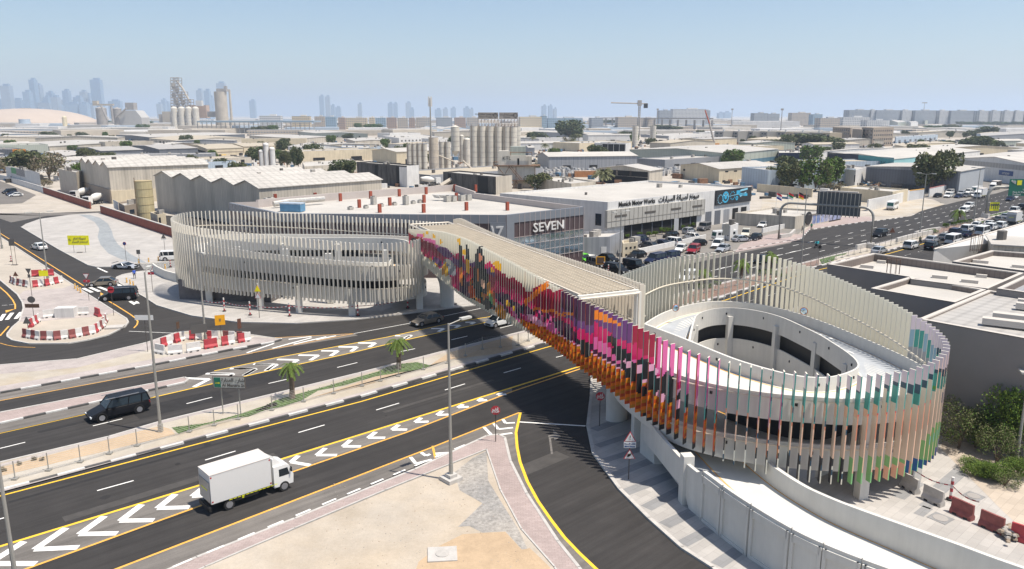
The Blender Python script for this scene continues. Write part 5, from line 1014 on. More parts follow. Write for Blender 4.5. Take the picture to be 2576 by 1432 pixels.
# ---- walls
def wall(label, pts, h, mm, th=.3, cap=None, name='boundary_wall'):
    g = MB(); r = wthing(name, label, 'wall', E3(pts[0], 0))
    for i in range(len(pts) - 1):
        d = (pts[i + 1] - pts[i]).normalized(); n_ = Vector((-d.y, d.x)) * th / 2; strip(g, [pts[i] - n_, pts[i + 1] - n_], [pts[i] + n_, pts[i + 1] + n_], [0, 0], [h, h])
    g.build('wall_body', mm, r)
    if cap:
        g = MB()
        for i in range(len(pts) - 1):
            d = (pts[i + 1] - pts[i]).normalized(); n_ = Vector((-d.y, d.x)) * (th / 2 + .06); strip(g, [pts[i] - n_, pts[i + 1] - n_], [pts[i] + n_, pts[i + 1] + n_], [h] * 2, [h + .15] * 2)
        g.build('coping', cap, r)
    return r
wall('long red brick boundary wall running behind the white plaza to the left ramp', [at('L', 1030, 10), at('L', 1815, 272), at('L', 2300, 420)], 2.3, m_red, .4, m_kerb)
wall('shorter red brick boundary wall beside the mixer trucks', [at('a', 400, 1112), at('a', 825, 1256)], 2.2, m_red, .4, m_kerb)
wall('plain white boundary wall at the far left', [at('a', -300, 930), at('a', 60, 1000), at('a', 400, 1110)], 2.2, m_ww, .3)
wall('low white wall in front of the motor workshop car park', [at('y', 790, 735), at('y', 1110, 665), at('y', 1400, 600)], 1.1, m_ww, .3)
wall('low white wall around the right hand workshop car park', [at('y', 1915, 545), at('y', 2225, 480), at('y', 2400, 440)], 1.2, m_ww, .3)
wall('grey white wall behind the parked cars right of the workshop', [at('y', 1815, 400), at('y', 2230, 470)], 2.0, m_ww, .3)
wall('curved white concrete parapet wall left of the left ramp', [at('L', 1562, 605), at('L', 1600, 635), at('L', 1690, 680), at('L', 1780, 705), at('L', 1880, 728)], 1.6, m_conc, .3)
wall('yellow sand coloured yard wall under the trees', [at('d', -100, 1100), at('d', 400, 1150)], 3, m_wc, .4)
r_ = wall('white yard wall with red writing above the minibus', [at('d', 900, 1275), at('d', 1130, 1225), at('d', 1275, 1180)], 3.4, m_ww, .4)
wall('white corrugated fence with orange edging right of the written wall', [at('d', 1275, 1178), at('d', 1410, 1160)], 3.2, M('white_sheet', (.55, .56, .57), .6, .04, .5, stripes=.8), .3, m_ora)
wall('white wall panels with a pink frame behind the parked white cars', [at('d', 1460, 1148), at('d', 1725, 1085)], 3.0, m_ww, .3, plain('pink_frame', (.4, .16, .15), .7))
A, B = at('d', 1130, 1225), at('d', 1275, 1180); d_ = (B - A).normalized(); n_ = Vector((d_.y, -d_.x)); n_ = n_ if n_.dot(-A) > 0 else -n_
text(ar('ميونخ') + ' 1', 1.0, plain('letter_red', (.45, .03, .05), .6), E3(A.lerp(B, .5) + n_ * .25, 2.4), E3(d_, 0), (0, 0, 1), r_) if False else None
# ================================================================ vehicles
m_tyre = plain('tyre', (.02, .02, .02), .85); m_rim = plain('rim', (.42, .42, .44), .35, metal=.6); m_rimd = plain('dark_rim', (.05, .05, .055), .4, metal=.5)
m_cgl = plain('car_glass', (.015, .022, .028), .08, spec=.4); m_hl = plain('headlight_glass', (.75, .78, .8), .15); m_tl2 = plain('tail_light_red', (.35, .01, .01), .25); m_plate = plain('plate_white', (.6, .6, .58), .5)
CC = dict(black=(.012, .013, .016), white=(.72, .72, .70), silver=(.38, .40, .43), grey=(.12, .12, .125), brown=(.20, .17, .135), red=(.26, .010, .015), green=(.13, .62, .02), navy=(.015, .022, .055), cream=(.6, .57, .48))
def paint(c): return plain('car_paint_' + c, CC[c], .3, spec=.12 if c in ("black", "navy", "grey") else .5, metal=.15 if c in ('silver', 'grey', 'brown') else 0, coat=0 if c in ("black", "navy", "grey") else .3)
KD = dict(sedan=(4.6, 1.82, 1.45, .66, .92, (.30, .44, .76, .92)), hatch=(3.8, 1.70, 1.50, .70, .95, (.20, .38, .86, .99)), suv=(4.75, 1.95, 1.75, .85, 1.08, (.26, .40, .93, .995)), bigsuv=(5.35, 2.06, 1.93, .95, 1.18, (.26, .37, .955, .995)),
          box=(4.7, 1.93, 1.97, 1.0, 1.2, (.30, .35, .975, .985)), coupe=(4.5, 1.95, 1.17, .50, .75, (.26, .46, .62, .90)), pickup=(5.2, 1.88, 1.80, .92, 1.08, (.26, .37, .60, .66)), van=(5.3, 1.98, 2.2, .95, 1.15, (.04, .18, .97, .995)))
_cars = {}
def wheel(parent, x, y, r, sd, rim=m_rim):
    g = MB(); g.cyl((0, -.11, 0), r, .22, 18, axis='Y'); o = g.build('wheel', m_tyre, parent); o.location = (x, y, r)
    g = MB(); g.cyl((0, -.125, 0), r * .66, .25, 12, axis='Y'); g.build('rim', rim, o)
    g = MB()
    for k in range(5): a = k * 1.2566; g.box((math.cos(a) * r * .34, sd * .12, math.sin(a) * r * .34), (r * .62, .03, r * .10), 0, 0, -a)
    return o
def make_car(kind, col):
    L, Wd, Ht, hb, hd, (w0, w1, r1, r0) = KD[kind]; t = thing('car', '', 'car'); pm = paint(col); X = lambda u: L / 2 - u * L
    rw = .34 if Ht < 1.6 else .40; zb = .22 if Ht < 1.6 else .30; hw = Wd / 2
    # lower body: sections from nose (u=0) to tail (u=1)
    nose = hb * (.82 if kind != 'box' else 1.0)
    sec = [(0, .80, nose * .55, .88), (.02, .72, nose * .86, .93), (.06, .66, nose, .965), (w0, 1, hd * (.97 if kind != 'van' else 1), 1), (.5, 1, hd, 1.0), (.88, 1, hd, .99), (.965, 1, hd * .97, .955), (1.0, .9, hd * .80, .90)]
    if kind == 'van': sec[1] = (.02, .7, 1.0, .95); sec[2] = (.04, .7, 1.1, .97)
    vs_, fs, n = [], [], 10
    for u, _, zt, wf in sec:
        x = X(u); w_ = hw * wf; lo_ = zb + (.10 if u in (0, 1.0) else 0)
        vs_ += [(x, s * w_ * a, lo_ + (zt - lo_) * z) for s, pr in ((-1, ((.9, 0), (1, .12), (1, .55), (.97, .88), (.84, 1))), (1, ((.84, 1), (.97, .88), (1, .55), (1, .12), (.9, 0)))) for a, z in pr]
    for i in range(len(sec) - 1):
        for k in range(n): fs.append((i * n + k, i * n + (k + 1) % n, (i + 1) * n + (k + 1) % n, (i + 1) * n + k))
    fs += [tuple(range(n))[::-1], tuple(range((len(sec) - 1) * n, len(sec) * n))]
    g = MB(); g.mesh(vs_, fs)
    rt = Ht; wr = hw * (.78 if kind not in ('box', 'van') else .9); wb_ = hw * .95; xa, xb, xc, xd = X(w0), X(w1), X(r1), X(r0)
    # roof slab and pillars in body colour
    rr_ = [(xb + .05, wr), (xb - .1, wr * 1.02), (xc + .1, wr * 1.02), (xc - .05, wr)]
    top = [(x, s * w_, rt) for x, w_ in rr_ for s in (-1, 1)]; bot = [(x, s * w_ * 1.03, rt - .09) for x, w_ in rr_ for s in (-1, 1)]; k0 = len(g.v); g.v += top + bot
    for i in range(3): a, b = 2 * i, 2 * i + 2; g.f += [tuple(k0 + q for q in f) for f in ((a, a + 1, b + 1, b), (a, b, b + 8, a + 8), (a + 1, a + 9, b + 9, b + 1))]; g.mi += [0] * 3
    g.f += [tuple(k0 + q for q in f) for f in ((0, 8, 9, 1), (6, 7, 15, 14))]; g.mi += [0] * 2
    for s in (-1, 1):
        for (p, q, r_) in (((xa, hd), (xb, rt - .05), .045), ((xd, hd), (xc, rt - .05), .06), (((xa + xc) / 2 - .1, hd), ((xb + xc) / 2, rt - .05), .05)) + ((((xc + .55, hd), (xc + .45, rt - .05), .06),) if kind in ('suv', 'bigsuv', 'van', 'box') else ()):
            g.tube([(p[0], s * wb_, p[1] - .03), (q[0], s * wr * 1.03, q[1])], r_, 5)
    if kind == 'pickup': g.box((X(.83), 0, hd + .01), (L * .28, Wd * .78, .02), 0, 1)
    g.box((L / 2 - .05, 0, zb + .22), (.14, Wd * .6, .2), 0, 1); g.box((-.0, 0, zb + .02), (L * .9, Wd * .9, .1), 0, 1)
    for s in (-1, 1): g.box((xa - .12, s * (hw + .08), hd + .06), (.16, .18, .14), 0, 0)
    for s in (-1, 1):
        for u in (.18, .80): g.cyl((X(u), s * (hw - .03) - (.0 if s > 0 else .04), rw), rw + .07, .04, 16, 1, axis='Y')
    g.build('body', [pm, plain('black_trim', (.012, .012, .013), .6)], t)
    g = MB(); gl = [(xa, -wb_, hd - .02), (xa, wb_, hd - .02), (xd, wb_, hd - .02), (xd, -wb_, hd - .02), (xb, -wr, rt - .06), (xb, wr, rt - .06), (xc, wr, rt - .06), (xc, -wr, rt - .06)]
    g.mesh(gl, [(0, 1, 5, 4), (1, 2, 6, 5), (2, 3, 7, 6), (3, 0, 4, 7), (4, 5, 6, 7)]); g.build('window_glass', m_cgl, t)
    for s in (-1, 1):
        for u in (.18, .80): wheel(t, X(u), s * (hw - .10), rw, s, m_rimd if kind in ('coupe',) else m_rim)
        MB().box((L / 2 - .12, s * hw * .74, nose * .72), (.2, .36, .15)).build('headlight', m_hl, t); MB().box((-L / 2 + .08, s * hw * .78, hd * .80), (.12, .26, .24 if Ht > 1.6 else .14)).build('tail_light', m_tl2, t)
    MB().box((-L / 2 - .01, 0, hd * .62), (.03, .5, .12)).build('number_plate', m_plate, t)
    if kind == 'bigsuv':
        for s in (-1, 1): MB().box((-.3, s * wr * .9, rt + .05), (L * .55, .05, .05)).build('roof_rail', m_rim, t)
    if kind == 'coupe': MB().box((-L / 2 + .25, 0, 1.12), (.3, 1.75, .04)).build('rear_wing', plain('wing_black', (.01, .01, .01), .4), t)
    if kind == 'box': MB().cyl((-L / 2 - .2, 0, 1.1), .36, .2, 14, axis='X').build('spare_wheel', m_tyre, t)
    return t
def car(k, x, y, kind, col, ang, label, group=None):
    """ang in degrees from the direction of the main road"""
    p = at(k, x, y, 0); key = (kind, col); z = .05
    if key in _cars: o = copy_tree(_cars[key])
    else: o = _cars[key] = make_car(kind, col)
    o.location = (p.x, p.y, z); o.rotation_euler = (0, 0, RA + R_(ang)); o['label'] = label; o['category'] = 'car'
    if group: o['group'] = group
    elif 'group' in o: del o['group']
    return o
car('q', 765, 440, 'bigsuv', 'black', 180, 'large black SUV with silver window trim driving left on the wide road')
car('L', 1045, 745, 'sedan', 'brown', 152, 'dark brown saloon waiting at the zebra crossing'); car('L', 1210, 885, 'bigsuv', 'black', 152, 'black SUV just behind the brown saloon at the junction')
car('L', 400, 375, 'sedan', 'white', 100, 'white saloon driving away on the road at the far left'); car('L', 1275, 570, 'coupe', 'silver', -50, 'low silver sports coupe with a black rear wing turning out of the side street')
car('x', 1580, 436, 'box', 'white', -28, 'boxy white off-roader partly hidden behind the left ramp'); car('m', 300, 1155, 'sedan', 'brown', 180, 'bronze saloon driving under the left end of the footbridge'); car('m', 950, 1170, 'hatch', 'white', 180, 'small white hatchback coming out from under the footbridge')
car('a', 85, 1115, 'suv', 'black', 200, 'black car at the head of the three parked at the far left'); car('a', 118, 1132, 'sedan', 'navy', 200, 'dark blue car in the middle of the three parked at the far left'); car('a', 145, 1143, 'sedan', 'white', 180, 'white car nearest of the three parked at the far left')
for a_ in [('y', 320, 762, 'suv', 'white', -100, 'white SUV parked behind the bright green one'), ('y', 290, 815, 'suv', 'green', -100, 'bright lime green SUV parked beside the showroom'), ('y', 415, 850, 'suv', 'grey', -100, 'charcoal SUV parked between the green one and the black saloon'),
  ('y', 520, 800, 'sedan', 'black', -95, 'black saloon parked beside the grey annex'), ('y', 590, 905, 'suv', 'black', -90, 'black SUV parked nearest to the footbridge roof'), ('y', 760, 880, 'box', 'black', -90, 'boxy black off-roader parked beside the lamp post'), ('y', 775, 770, 'sedan', 'black', 180, 'black saloon parked behind the boxy black off-roader'),
  ('y', 945, 818, 'bigsuv', 'navy', 180, 'very dark blue large SUV parked beside the low white wall'), ('y', 1075, 790, 'suv', 'navy', 180, 'dark blue SUV half hidden behind the large dark SUV'), ('y', 1175, 710, 'sedan', 'white', 200, 'white saloon parked left of the red SUV'), ('y', 1290, 725, 'suv', 'red', 200, 'dark red SUV parked outside the low white wall'),
  ('y', 1335, 662, 'sedan', 'black', 180, 'black saloon parked behind the dark red SUV'), ('y', 1510, 675, 'suv', 'white', 200, 'white SUV with a dark sunroof parked beside the silver saloon'), ('y', 1560, 710, 'sedan', 'silver', 190, 'silver saloon parked at the edge of the road'), ('y', 1725, 622, 'sedan', 'silver', -20, 'pale silver saloon at the corner of the gatehouse yard'),
  ('y', 1765, 575, 'suv', 'cream', 205, 'cream SUV with a green sunshade beside the gatehouse'), ('y', 1855, 605, 'sedan', 'black', 190, 'black saloon next to the pale silver one by the pink footway'), ('y', 1385, 520, 'box', 'grey', 190, 'boxy grey off-roader in front of the garage doors'), ('y', 1250, 548, 'hatch', 'silver', 0, 'silver hatchback in front of the potted bushes'),
  ('y', 1085, 585, 'sedan', 'black', 180, 'black saloon inside the workshop yard'), ('y', 820, 632, 'suv', 'navy', 0, 'dark blue SUV inside the workshop yard by the substation'), ('y', 1085, 650, 'suv', 'white', 90, 'white estate car seen from behind inside the workshop yard'), ('y', 985, 662, 'sedan', 'navy', 90, 'dark blue car behind the louvred fence left of the white estate'),
  ('y', 880, 680, 'sedan', 'grey', 90, 'grey car behind the louvred fence next to the dark blue one'), ('y', 1265, 600, 'hatch', 'white', 90, 'white buggy like car behind the fence of the workshop yard'), ('y', 1860, 450, 'suv', 'navy', -30, 'dark blue SUV at the back of the right car park'), ('y', 1940, 442, 'suv', 'white', 190, 'white SUV with black roof at the back of the right car park'),
  ('y', 1925, 490, 'sedan', 'white', 190, 'white saloon nearest the low wall of the right car park'), ('y', 2010, 480, 'sedan', 'silver', 190, 'silver saloon between white ones in the right car park'), ('y', 2120, 465, 'sedan', 'white', 190, 'white saloon at the right end of the right car park'),
  ('y', 1920, 815, 'sedan', 'black', 180, 'black saloon on the road behind the palms of the median'), ('y', 1235, 975, 'suv', 'white', 180, 'white SUV on the road seen through the cream blades')]: car(*a_)
for a_ in [('z', 1015, 575, 'suv', 'black', 180, 'black SUV driving beside the right leg of the sign gantry'), ('z', 1820, 318, 'suv', 'white', 180, 'white SUV farther of the two near the right lamp post'), ('z', 1775, 362, 'suv', 'white', 180, 'white SUV just behind the median palm tree'), ('z', 2200, 250, 'sedan', 'navy', 180, 'dark saloon under the green road sign'), ('z', 2228, 236, 'suv', 'white', 180, 'white car just behind the dark saloon under the green sign'),
  ('z', 1300, 685, 'suv', 'white', 0, 'white SUV at the tail of the traffic queue'), ('z', 1490, 695, 'suv', 'black', 0, 'black SUV at the tail of the traffic queue'), ('z', 1490, 628, 'sedan', 'silver', 0, 'silver saloon in the queue ahead of the motorcyclist'), ('z', 1605, 605, 'sedan', 'grey', 0, 'grey saloon second in the inner lane of the queue'),
  ('z', 1680, 640, 'van', 'white', 0, 'white van half hidden by the sloping white wall'), ('z', 1705, 563, 'suv', 'navy', 0, 'very dark SUV in the middle of the queue'), ('z', 1810, 530, 'suv', 'white', 0, 'white SUV ahead of the very dark one in the queue'), ('z', 1800, 575, 'sedan', 'navy', 0, 'dark blue saloon between the two white vans'), ('z', 1945, 560, 'van', 'white', 0, 'white van in the middle of the queue'),
  ('z', 1900, 493, 'sedan', 'white', 0, 'white saloon ahead in the inner lane beside the grass'), ('z', 2015, 480, 'sedan', 'white', 0, 'white saloon with dark roof ahead of the white van'), ('z', 2030, 515, 'suv', 'white', 0, 'white SUV beside the middle white van'), ('z', 2120, 500, 'suv', 'white', 0, 'white SUV just behind the box truck in the queue'), ('z', 2100, 440, 'sedan', 'grey', 0, 'grey saloon beside the box truck in the queue'),
  ('z', 2160, 412, 'sedan', 'silver', 0, 'silver saloon hidden behind the box truck'), ('z', 2245, 358, 'suv', 'white', 0, 'white SUV at the far end of the queue by the median'), ('z', 2320, 330, 'suv', 'black', 0, 'black SUV at the far end of the queue'), ('z', 1010, 728, 'sedan', 'silver', 0, 'silver car roof showing above the grey warehouse parapet'),
  ('z', 1640, 222, 'suv', 'white', 180, 'white SUV nearest in the block of parked cars by the pink framed wall'), ('z', 1650, 190, 'suv', 'white', 180, 'white SUV second row in the block of parked cars'), ('z', 1730, 225, 'sedan', 'navy', 180, 'dark blue saloon in front of the parked block'), ('z', 1800, 218, 'sedan', 'grey', 180, 'dark green grey saloon beside the dark blue one'), ('z', 1755, 195, 'sedan', 'silver', 180, 'silver saloon inside the parked block'),
  ('z', 1820, 188, 'suv', 'white', 180, 'white SUV at the right of the parked block'), ('z', 1860, 212, 'sedan', 'white', 180, 'white saloon at the right front of the parked block'), ('z', 1715, 172, 'sedan', 'white', 180, 'white saloon at the back of the parked block'), ('z', 1775, 168, 'suv', 'black', 180, 'black SUV at the back of the parked block'), ('z', 1540, 220, 'sedan', 'black', 180, 'black saloon alone left of the parked block')]: car(*a_)
row = [('pickup', 'white'), ('suv', 'silver'), ('sedan', 'white'), ('pickup', 'white'), ('suv', 'white'), ('pickup', 'red'), ('suv', 'red'), ('pickup', 'black'), ('suv', 'white')]
for i, (kd, cl) in enumerate(row): car('z', 2000 + (i % 5) * 85, 62 - (i // 5) * 28 + (i % 5) * 2, kd, cl, 175, f'{cl} {"pickup" if kd == "pickup" else "car"} parked before the white hall at the right edge, {ordn(i % 5)} in the {"front" if i < 5 else "back"} row', 'cars parked before the big white hall')
# ---- trucks
def box_truck(name, label, loc, ang, L=6.9, boxc=None):
    t = thing(name, label, 'truck'); bx = boxc or plain('truck_box_white', (.60, .60, .59), .5); wh = plain('truck_cab_white', (.74, .74, .72), .35, coat=.4); bk = plain('chassis_black', (.015, .015, .015), .7)
    MB().box((-.95, 0, 2.1), (4.9, 2.2, 2.35)).build('cargo_box', bx, t); MB().box((-.95, 0, 3.30), (4.94, 2.24, .06)).build('box_roof', M('worn_roof', (.58, .54, .50), .8, .08, 1), t)
    g = MB(); g.box((-.4, 0, .62), (6.2, .9, .3)); g.box((-.6, 1.0, .72), (2.0, .1, .3)); g.box((-.6, -1.0, .72), (2.0, .1, .3)); g.box((-3.5, 0, .5), (.15, 2.1, .35)); g.build('chassis', bk, t)
    g = MB(); g.prism([(x, z) for x, z in ((1.75, .5), (3.40, .5), (3.45, 1.25), (3.1, 2.15), (2.75, 2.3), (1.75, 2.3))], -1.0, 1.0); g.v = [(x, z, y) for x, y, z in g.v]; g.build('cab', wh, t)
    g = MB(); g.prism([(1.75, 2.3), (2.7, 2.3), (1.85, 2.95), (1.75, 2.95)], -.85, .85); g.v = [(x, z, y) for x, y, z in g.v]; g.build('wind_deflector', wh, t)
    g = MB(); g.face([(3.44, -.88, 1.38), (3.44, .88, 1.38), (3.16, .86, 2.08), (3.16, -.86, 2.08)]); g.build('windscreen', m_cgl, t)
    for s in (-1, 1):
        g = MB(); g.face([(2.2, s * 1.012, 1.35), (3.1, s * 1.012, 1.35), (2.95, s * 1.012, 1.98), (2.2, s * 1.012, 1.98)]); g.build('side_window', m_cgl, t)
        for x in (2.6, -2.0): wheel(t, x, s * .92, .42, s)
        g = MB()
        for i in range(12): g.box((-1.9 + i * .34 + (.0 if i < 9 else 0), s * 1.115, .86), (.26, .01, .05))
        g.box((-.9, s * 1.06, .72), (.16, .02, .16)); g.build('yellow_marking', plain('hi_vis', (.75, .75, .02), .5), t)
        MB().box((3.42, s * .75, .95), (.06, .3, .2)).build('headlight', m_hl, t); MB().box((-3.42, s * .85, 1.1), (.04, .14, .3)).build('tail_light', m_tl2, t); MB().box((3.2, s * 1.15, 1.8), (.08, .18, .4)).build('mirror', bk, t)
    g = MB(); g.box((-3.43, 0, 1.85), (.06, 2.0, 1.7)); g.build('tail_lift', plain('tail_metal', (.35, .35, .35), .45, metal=.4), t); MB().box((-3.47, 0, 1.95), (.01, 1.1, .12)).build('yellow_strip', _m['hi_vis'], t)
    g = MB()
    for s in (-1, 1):
        for x, z in ((1.42, 3.1), (-3.3, 3.1), (1.42, 1.1), (-3.3, 1.1)): g.box((x, s * 1.106, z), (.12, .01, .12))
    g.build('red_reflector', m_tl2, t); t.location = loc; t.rotation_euler = (0, 0, ang); return t
A, B = at('r', 175, 1075), at('r', 560, 935)
box_truck('box_truck', 'white box truck with yellow hazard strips driving over the chevrons on the near carriageway', ((A.x + B.x) / 2 - .75, (A.y + B.y) / 2 + .25, .05), RA).scale = (.93,) * 3
p = at('z', 2240, 460); box_truck('box_truck', 'white box truck standing in the traffic queue at the right', (*p, .05), RA)
p = at('z', 1925, 225); box_truck('box_truck', 'white box truck facing us beside the light grey end wall', (*p, .05), RA + math.pi)
p = at('z', 2060, 150); box_truck('box_truck', 'black box truck behind the white one at the upper right', (*p, .05), RA + math.pi, boxc=plain('truck_box_black', (.04, .035, .03), .6))
def minibus(label, k, x, y, ang, s=1.0):
    t = thing('minibus', label, 'minibus'); wh = paint('white'); g = MB(); g.prism([(3.4, .5), (3.5, 1.2), (3.25, 2.5), (3.0, 2.7), (-3.4, 2.7), (-3.5, 2.5), (-3.5, .5)], -1.0, 1.0); g.v = [(x_, z, y_) for x_, y_, z in g.v]; g.build('body', wh, t)
    g = MB(); g.face([(3.5, -.88, 1.35), (3.5, .88, 1.35), (3.3, .85, 2.3), (3.3, -.85, 2.3)]); g.build('windscreen', plain('green_glass', (.02, .09, .075), .1), t)
    for sd in (-1, 1):
        for i in range(5): MB().box((2.3 - i * 1.15, sd * 1.005, 1.95), (.98, .02, .7)).build('side_window', m_cgl, t)
        wheel(t, 2.3, sd * .93, .42, sd); wheel(t, -2.1, sd * .93, .42, sd); MB().box((3.5, sd * .75, .95), (.06, .3, .16)).build('headlight', m_hl, t)
    MB().box((3.48, 0, .68), (.1, 1.9, .2)).build('bumper', plain('bumper_grey', (.2, .2, .2), .6), t); p = at(k, x, y); t.location = (*p, .06); t.rotation_euler = (0, 0, RA + R_(ang)); t.scale = (s,) * 3
minibus('white minibus with a green tinted windscreen parked below the written wall', 'd', 1130, 1262, 190); minibus('white minibus behind the grey road sign in the workshop car park', 'y', 1570, 610, 160, .85); minibus('white minibus with blue lower side beside the light grey end wall', 'z', 1895, 180, 180, .9)
def mixer(label, k, x, y, ang, s=1.0):
    t = thing('mixer_truck', label, 'mixer truck'); wh = M('drum_white', (.62, .61, .58), .6, .05, 1)
    g = MB(); prof = [(3.6, .35), (3.2, .75), (1.9, 1.2), (.4, 1.22), (-1.6, .75), (-2.2, .55)]; S_ = 16
    g.mesh([(x_, r * math.cos(2 * math.pi * i / S_), 2.35 + (1.7 - x_) * .12 + r * math.sin(2 * math.pi * i / S_)) for x_, r in prof for i in range(S_)], [(j * S_ + i, j * S_ + (i + 1) % S_, (j + 1) * S_ + (i + 1) % S_, (j + 1) * S_ + i) for j in range(5) for i in range(S_)] + [tuple(range(5 * S_, 6 * S_)), tuple(range(S_))]); g.v = [(x_ - 2.2, y_, z) for x_, y_, z in g.v]
    g.build('drum', wh, t, smooth=True); MB().box((3.0, 0, 1.9), (2.0, 2.3, 2.3)).build('cab', plain('truck_cab_white', (.74, .74, .72), .35), t); MB().box((4.02, 0, 2.35), (.04, 2.1, .9)).build('windscreen', m_cgl, t); MB().box((4.03, 0, 1.2), (.06, 2.2, .9)).build('grille', m_dark, t)
    MB().box((0, 0, .9), (8, 1.0, .35)).build('chassis', m_dark, t)
    for sd in (-1, 1):
        MB().box((4.06, sd * .9, .75), (.05, .3, .2)).build('headlight', m_hl, t)
        for x_ in (3.0, -1.6, -2.9): wheel(t, x_, sd * 1.05, .5, sd)
    p = at(k, x, y); t.location = (*p, .02); t.rotation_euler = (0, 0, RA + R_(ang)); t.scale = (s,) * 3
mixer('white concrete mixer truck with a black front parked in the gap of the brick wall', 'a', 855, 1215, 220, .95); mixer('white concrete mixer truck behind the one in the wall gap', 'a', 735, 1160, 220, .95); mixer('white concrete mixer truck standing in the grey block yard', 'c', 590, 895, 180); mixer('white concrete mixer truck under the second dark shed by the stained silo', 'b', 1590, 1040, -20)
# ---- people (one continuous skinned body each) and motorcycles
def person(label, loc, rz, shirt, trousers, pose='walk', hair=(.01, .008, .006), name='person', skin=(.22, .12, .075)):
    J = dict(pel=(0, 0, .95), sp=(0, 0, 1.18), ch=(.01, 0, 1.38), nk=(.02, 0, 1.52), hd=(.03, 0, 1.64), tp=(.02, 0, 1.74))
    for s, f in (('l', 1), ('r', -1)):
        q = f if pose == 'walk' else 0
        J.update({s + 'sh': (0, f * .19, 1.42), s + 'el': (-.05 * q - .02, f * .26, 1.14), s + 'wr': (-.02 * q + .08, f * .27, .90), s + 'hn': (-.01 * q + .10, f * .27, .80), s + 'hp': (0, f * .10, .90), s + 'kn': (.08 * q + .03, f * .11, .50), s + 'an': (.14 * q - .02, f * .11, .09), s + 'to': (.14 * q + .16, f * .12, .04)})
        if pose == 'ride': J.update({s + 'hp': (0, f * .12, .90), s + 'kn': (.42, f * .2, .72), s + 'an': (.25, f * .2, .32), s + 'to': (.42, f * .2, .28), s + 'el': (.26, f * .28, 1.2), s + 'wr': (.5, f * .27, 1.08), s + 'hn': (.58, f * .26, 1.06)})
    R0 = dict(pel=.15, sp=.13, ch=.16, nk=.06, hd=.10, tp=.085, sh=.075, el=.05, wr=.034, hn=.04, hp=.10, kn=.065, an=.042, to=.04)
    names = list(J); bm_e = [('pel', 'sp'), ('sp', 'ch'), ('ch', 'nk'), ('nk', 'hd'), ('hd', 'tp')]
    for s in 'lr': bm_e += [('ch', s + 'sh'), (s + 'sh', s + 'el'), (s + 'el', s + 'wr'), (s + 'wr', s + 'hn'), ('pel', s + 'hp'), (s + 'hp', s + 'kn'), (s + 'kn', s + 'an'), (s + 'an', s + 'to')]
    me = bpy.data.meshes.new('body'); me.from_pydata([J[n_] for n_ in names], [(names.index(a), names.index(b)) for a, b in bm_e], []); o = bpy.data.objects.new('tmp', me); sc.collection.objects.link(o)
    md = o.modifiers.new('s', 'SKIN'); 
    for i, n_ in enumerate(names):
        r = R0.get(n_, R0.get(n_[1:])); me.skin_vertices[0].data[i].radius = (r, r)
    me.skin_vertices[0].data[0].use_root = True; o.modifiers.new('u', 'SUBSURF').levels = 1; bpy.context.view_layer.update()
    m2 = bpy.data.meshes.new_from_object(o.evaluated_get(bpy.context.evaluated_depsgraph_get())); bpy.data.objects.remove(o); m2.materials.clear()
    for mm in (plain('skin', skin, .6), plain(f'cloth_{shirt}', shirt, .8), plain(f'cloth_{trousers}', trousers, .85)): m2.materials.append(mm)
    for p in m2.polygons:
        c_ = p.center; p.material_index = 0 if c_.z > 1.50 or (abs(c_.y) > .22 and c_.z < 1.1 and pose != 'ride') else 1 if c_.z > .96 else 2; p.use_smooth = True
    t = thing(name, label, 'person'); b = bpy.data.objects.new('body', m2); sc.collection.objects.link(b); b.parent = t
    MB().dome((.015, 0, 1.66), .115, .12, 10, 4).build('hair', plain(f'hair_{hair}', hair, .7), t); t.location = loc; t.rotation_euler = (0, 0, rz); return t
p = at('L', 1370, 680); person('person in a bright blue shirt and dark trousers walking on the pavement', (*p, .13), 2.2, (.02, .10, .55), (.02, .02, .025))
p = at('z', 308, 548); person('person in dark clothes standing on the pink footway by the gantry', (*p, .1), 3.0, (.02, .02, .03), (.015, .015, .02), 'stand'); p = at('z', 392, 520); person('person in green standing beside the advertising shelter', (*p, .1), 1.0, (.02, .28, .14), (.03, .03, .03), 'stand')
def moto(label, k, x, y, ang, rider, shirt, box_c=None):
    p = at(k, x, y); t = thing('motorcycle', label, 'motorcycle'); bk = plain('moto_black', (.015, .015, .02), .4)
    for x_ in (-.62, .68):
        g = MB(); g.cyl((x_, -.06, .3), .30, .12, 16, axis='Y'); g.build('wheel', m_tyre, t)
    g = MB(); g.box((.05, 0, .55), (.75, .22, .32)); g.box((-.25, 0, .76), (.7, .26, .1)); g.box((.28, 0, .80), (.35, .26, .18)); g.tube([(.68, 0, .3), (.5, 0, 1.0)], .04, 5); g.tube([(.48, -.32, 1.04), (.48, .32, 1.04)], .02, 5); g.build('frame', bk, t)
    if box_c: MB().box((-.62, 0, 1.08), (.42, .45, .45)).build('delivery_box', plain(f'box_{box_c}', box_c, .5), t)
    t.location = (*p, .05); t.rotation_euler = (0, 0, RA + R_(ang)); q = person(rider, (*p, -.08), RA + R_(ang), shirt, (.02, .02, .025), 'ride', hair=(.05, .05, .05)); c_ = Vector((math.cos(RA + R_(ang)), math.sin(RA + R_(ang)))) * -.22; q.location = (p.x + c_.x, p.y + c_.y, -.07)
moto('delivery motorcycle with a turquoise box riding toward us on the far carriageway', 'z', 438, 680, 185, 'person in turquoise riding the delivery motorcycle on the far carriageway', (.02, .35, .38), (.02, .42, .45))
moto('black motorcycle beside the white SUV at the tail of the queue', 'z', 1380, 640, 0, 'person in black with a yellow green vest riding the black motorcycle', (.05, .09, .03)); moto('dark motorcycle seen between the cream blades on the near carriageway', 'z', 190, 1130, 0, 'person in black riding the motorcycle seen between the cream blades', (.02, .02, .02))
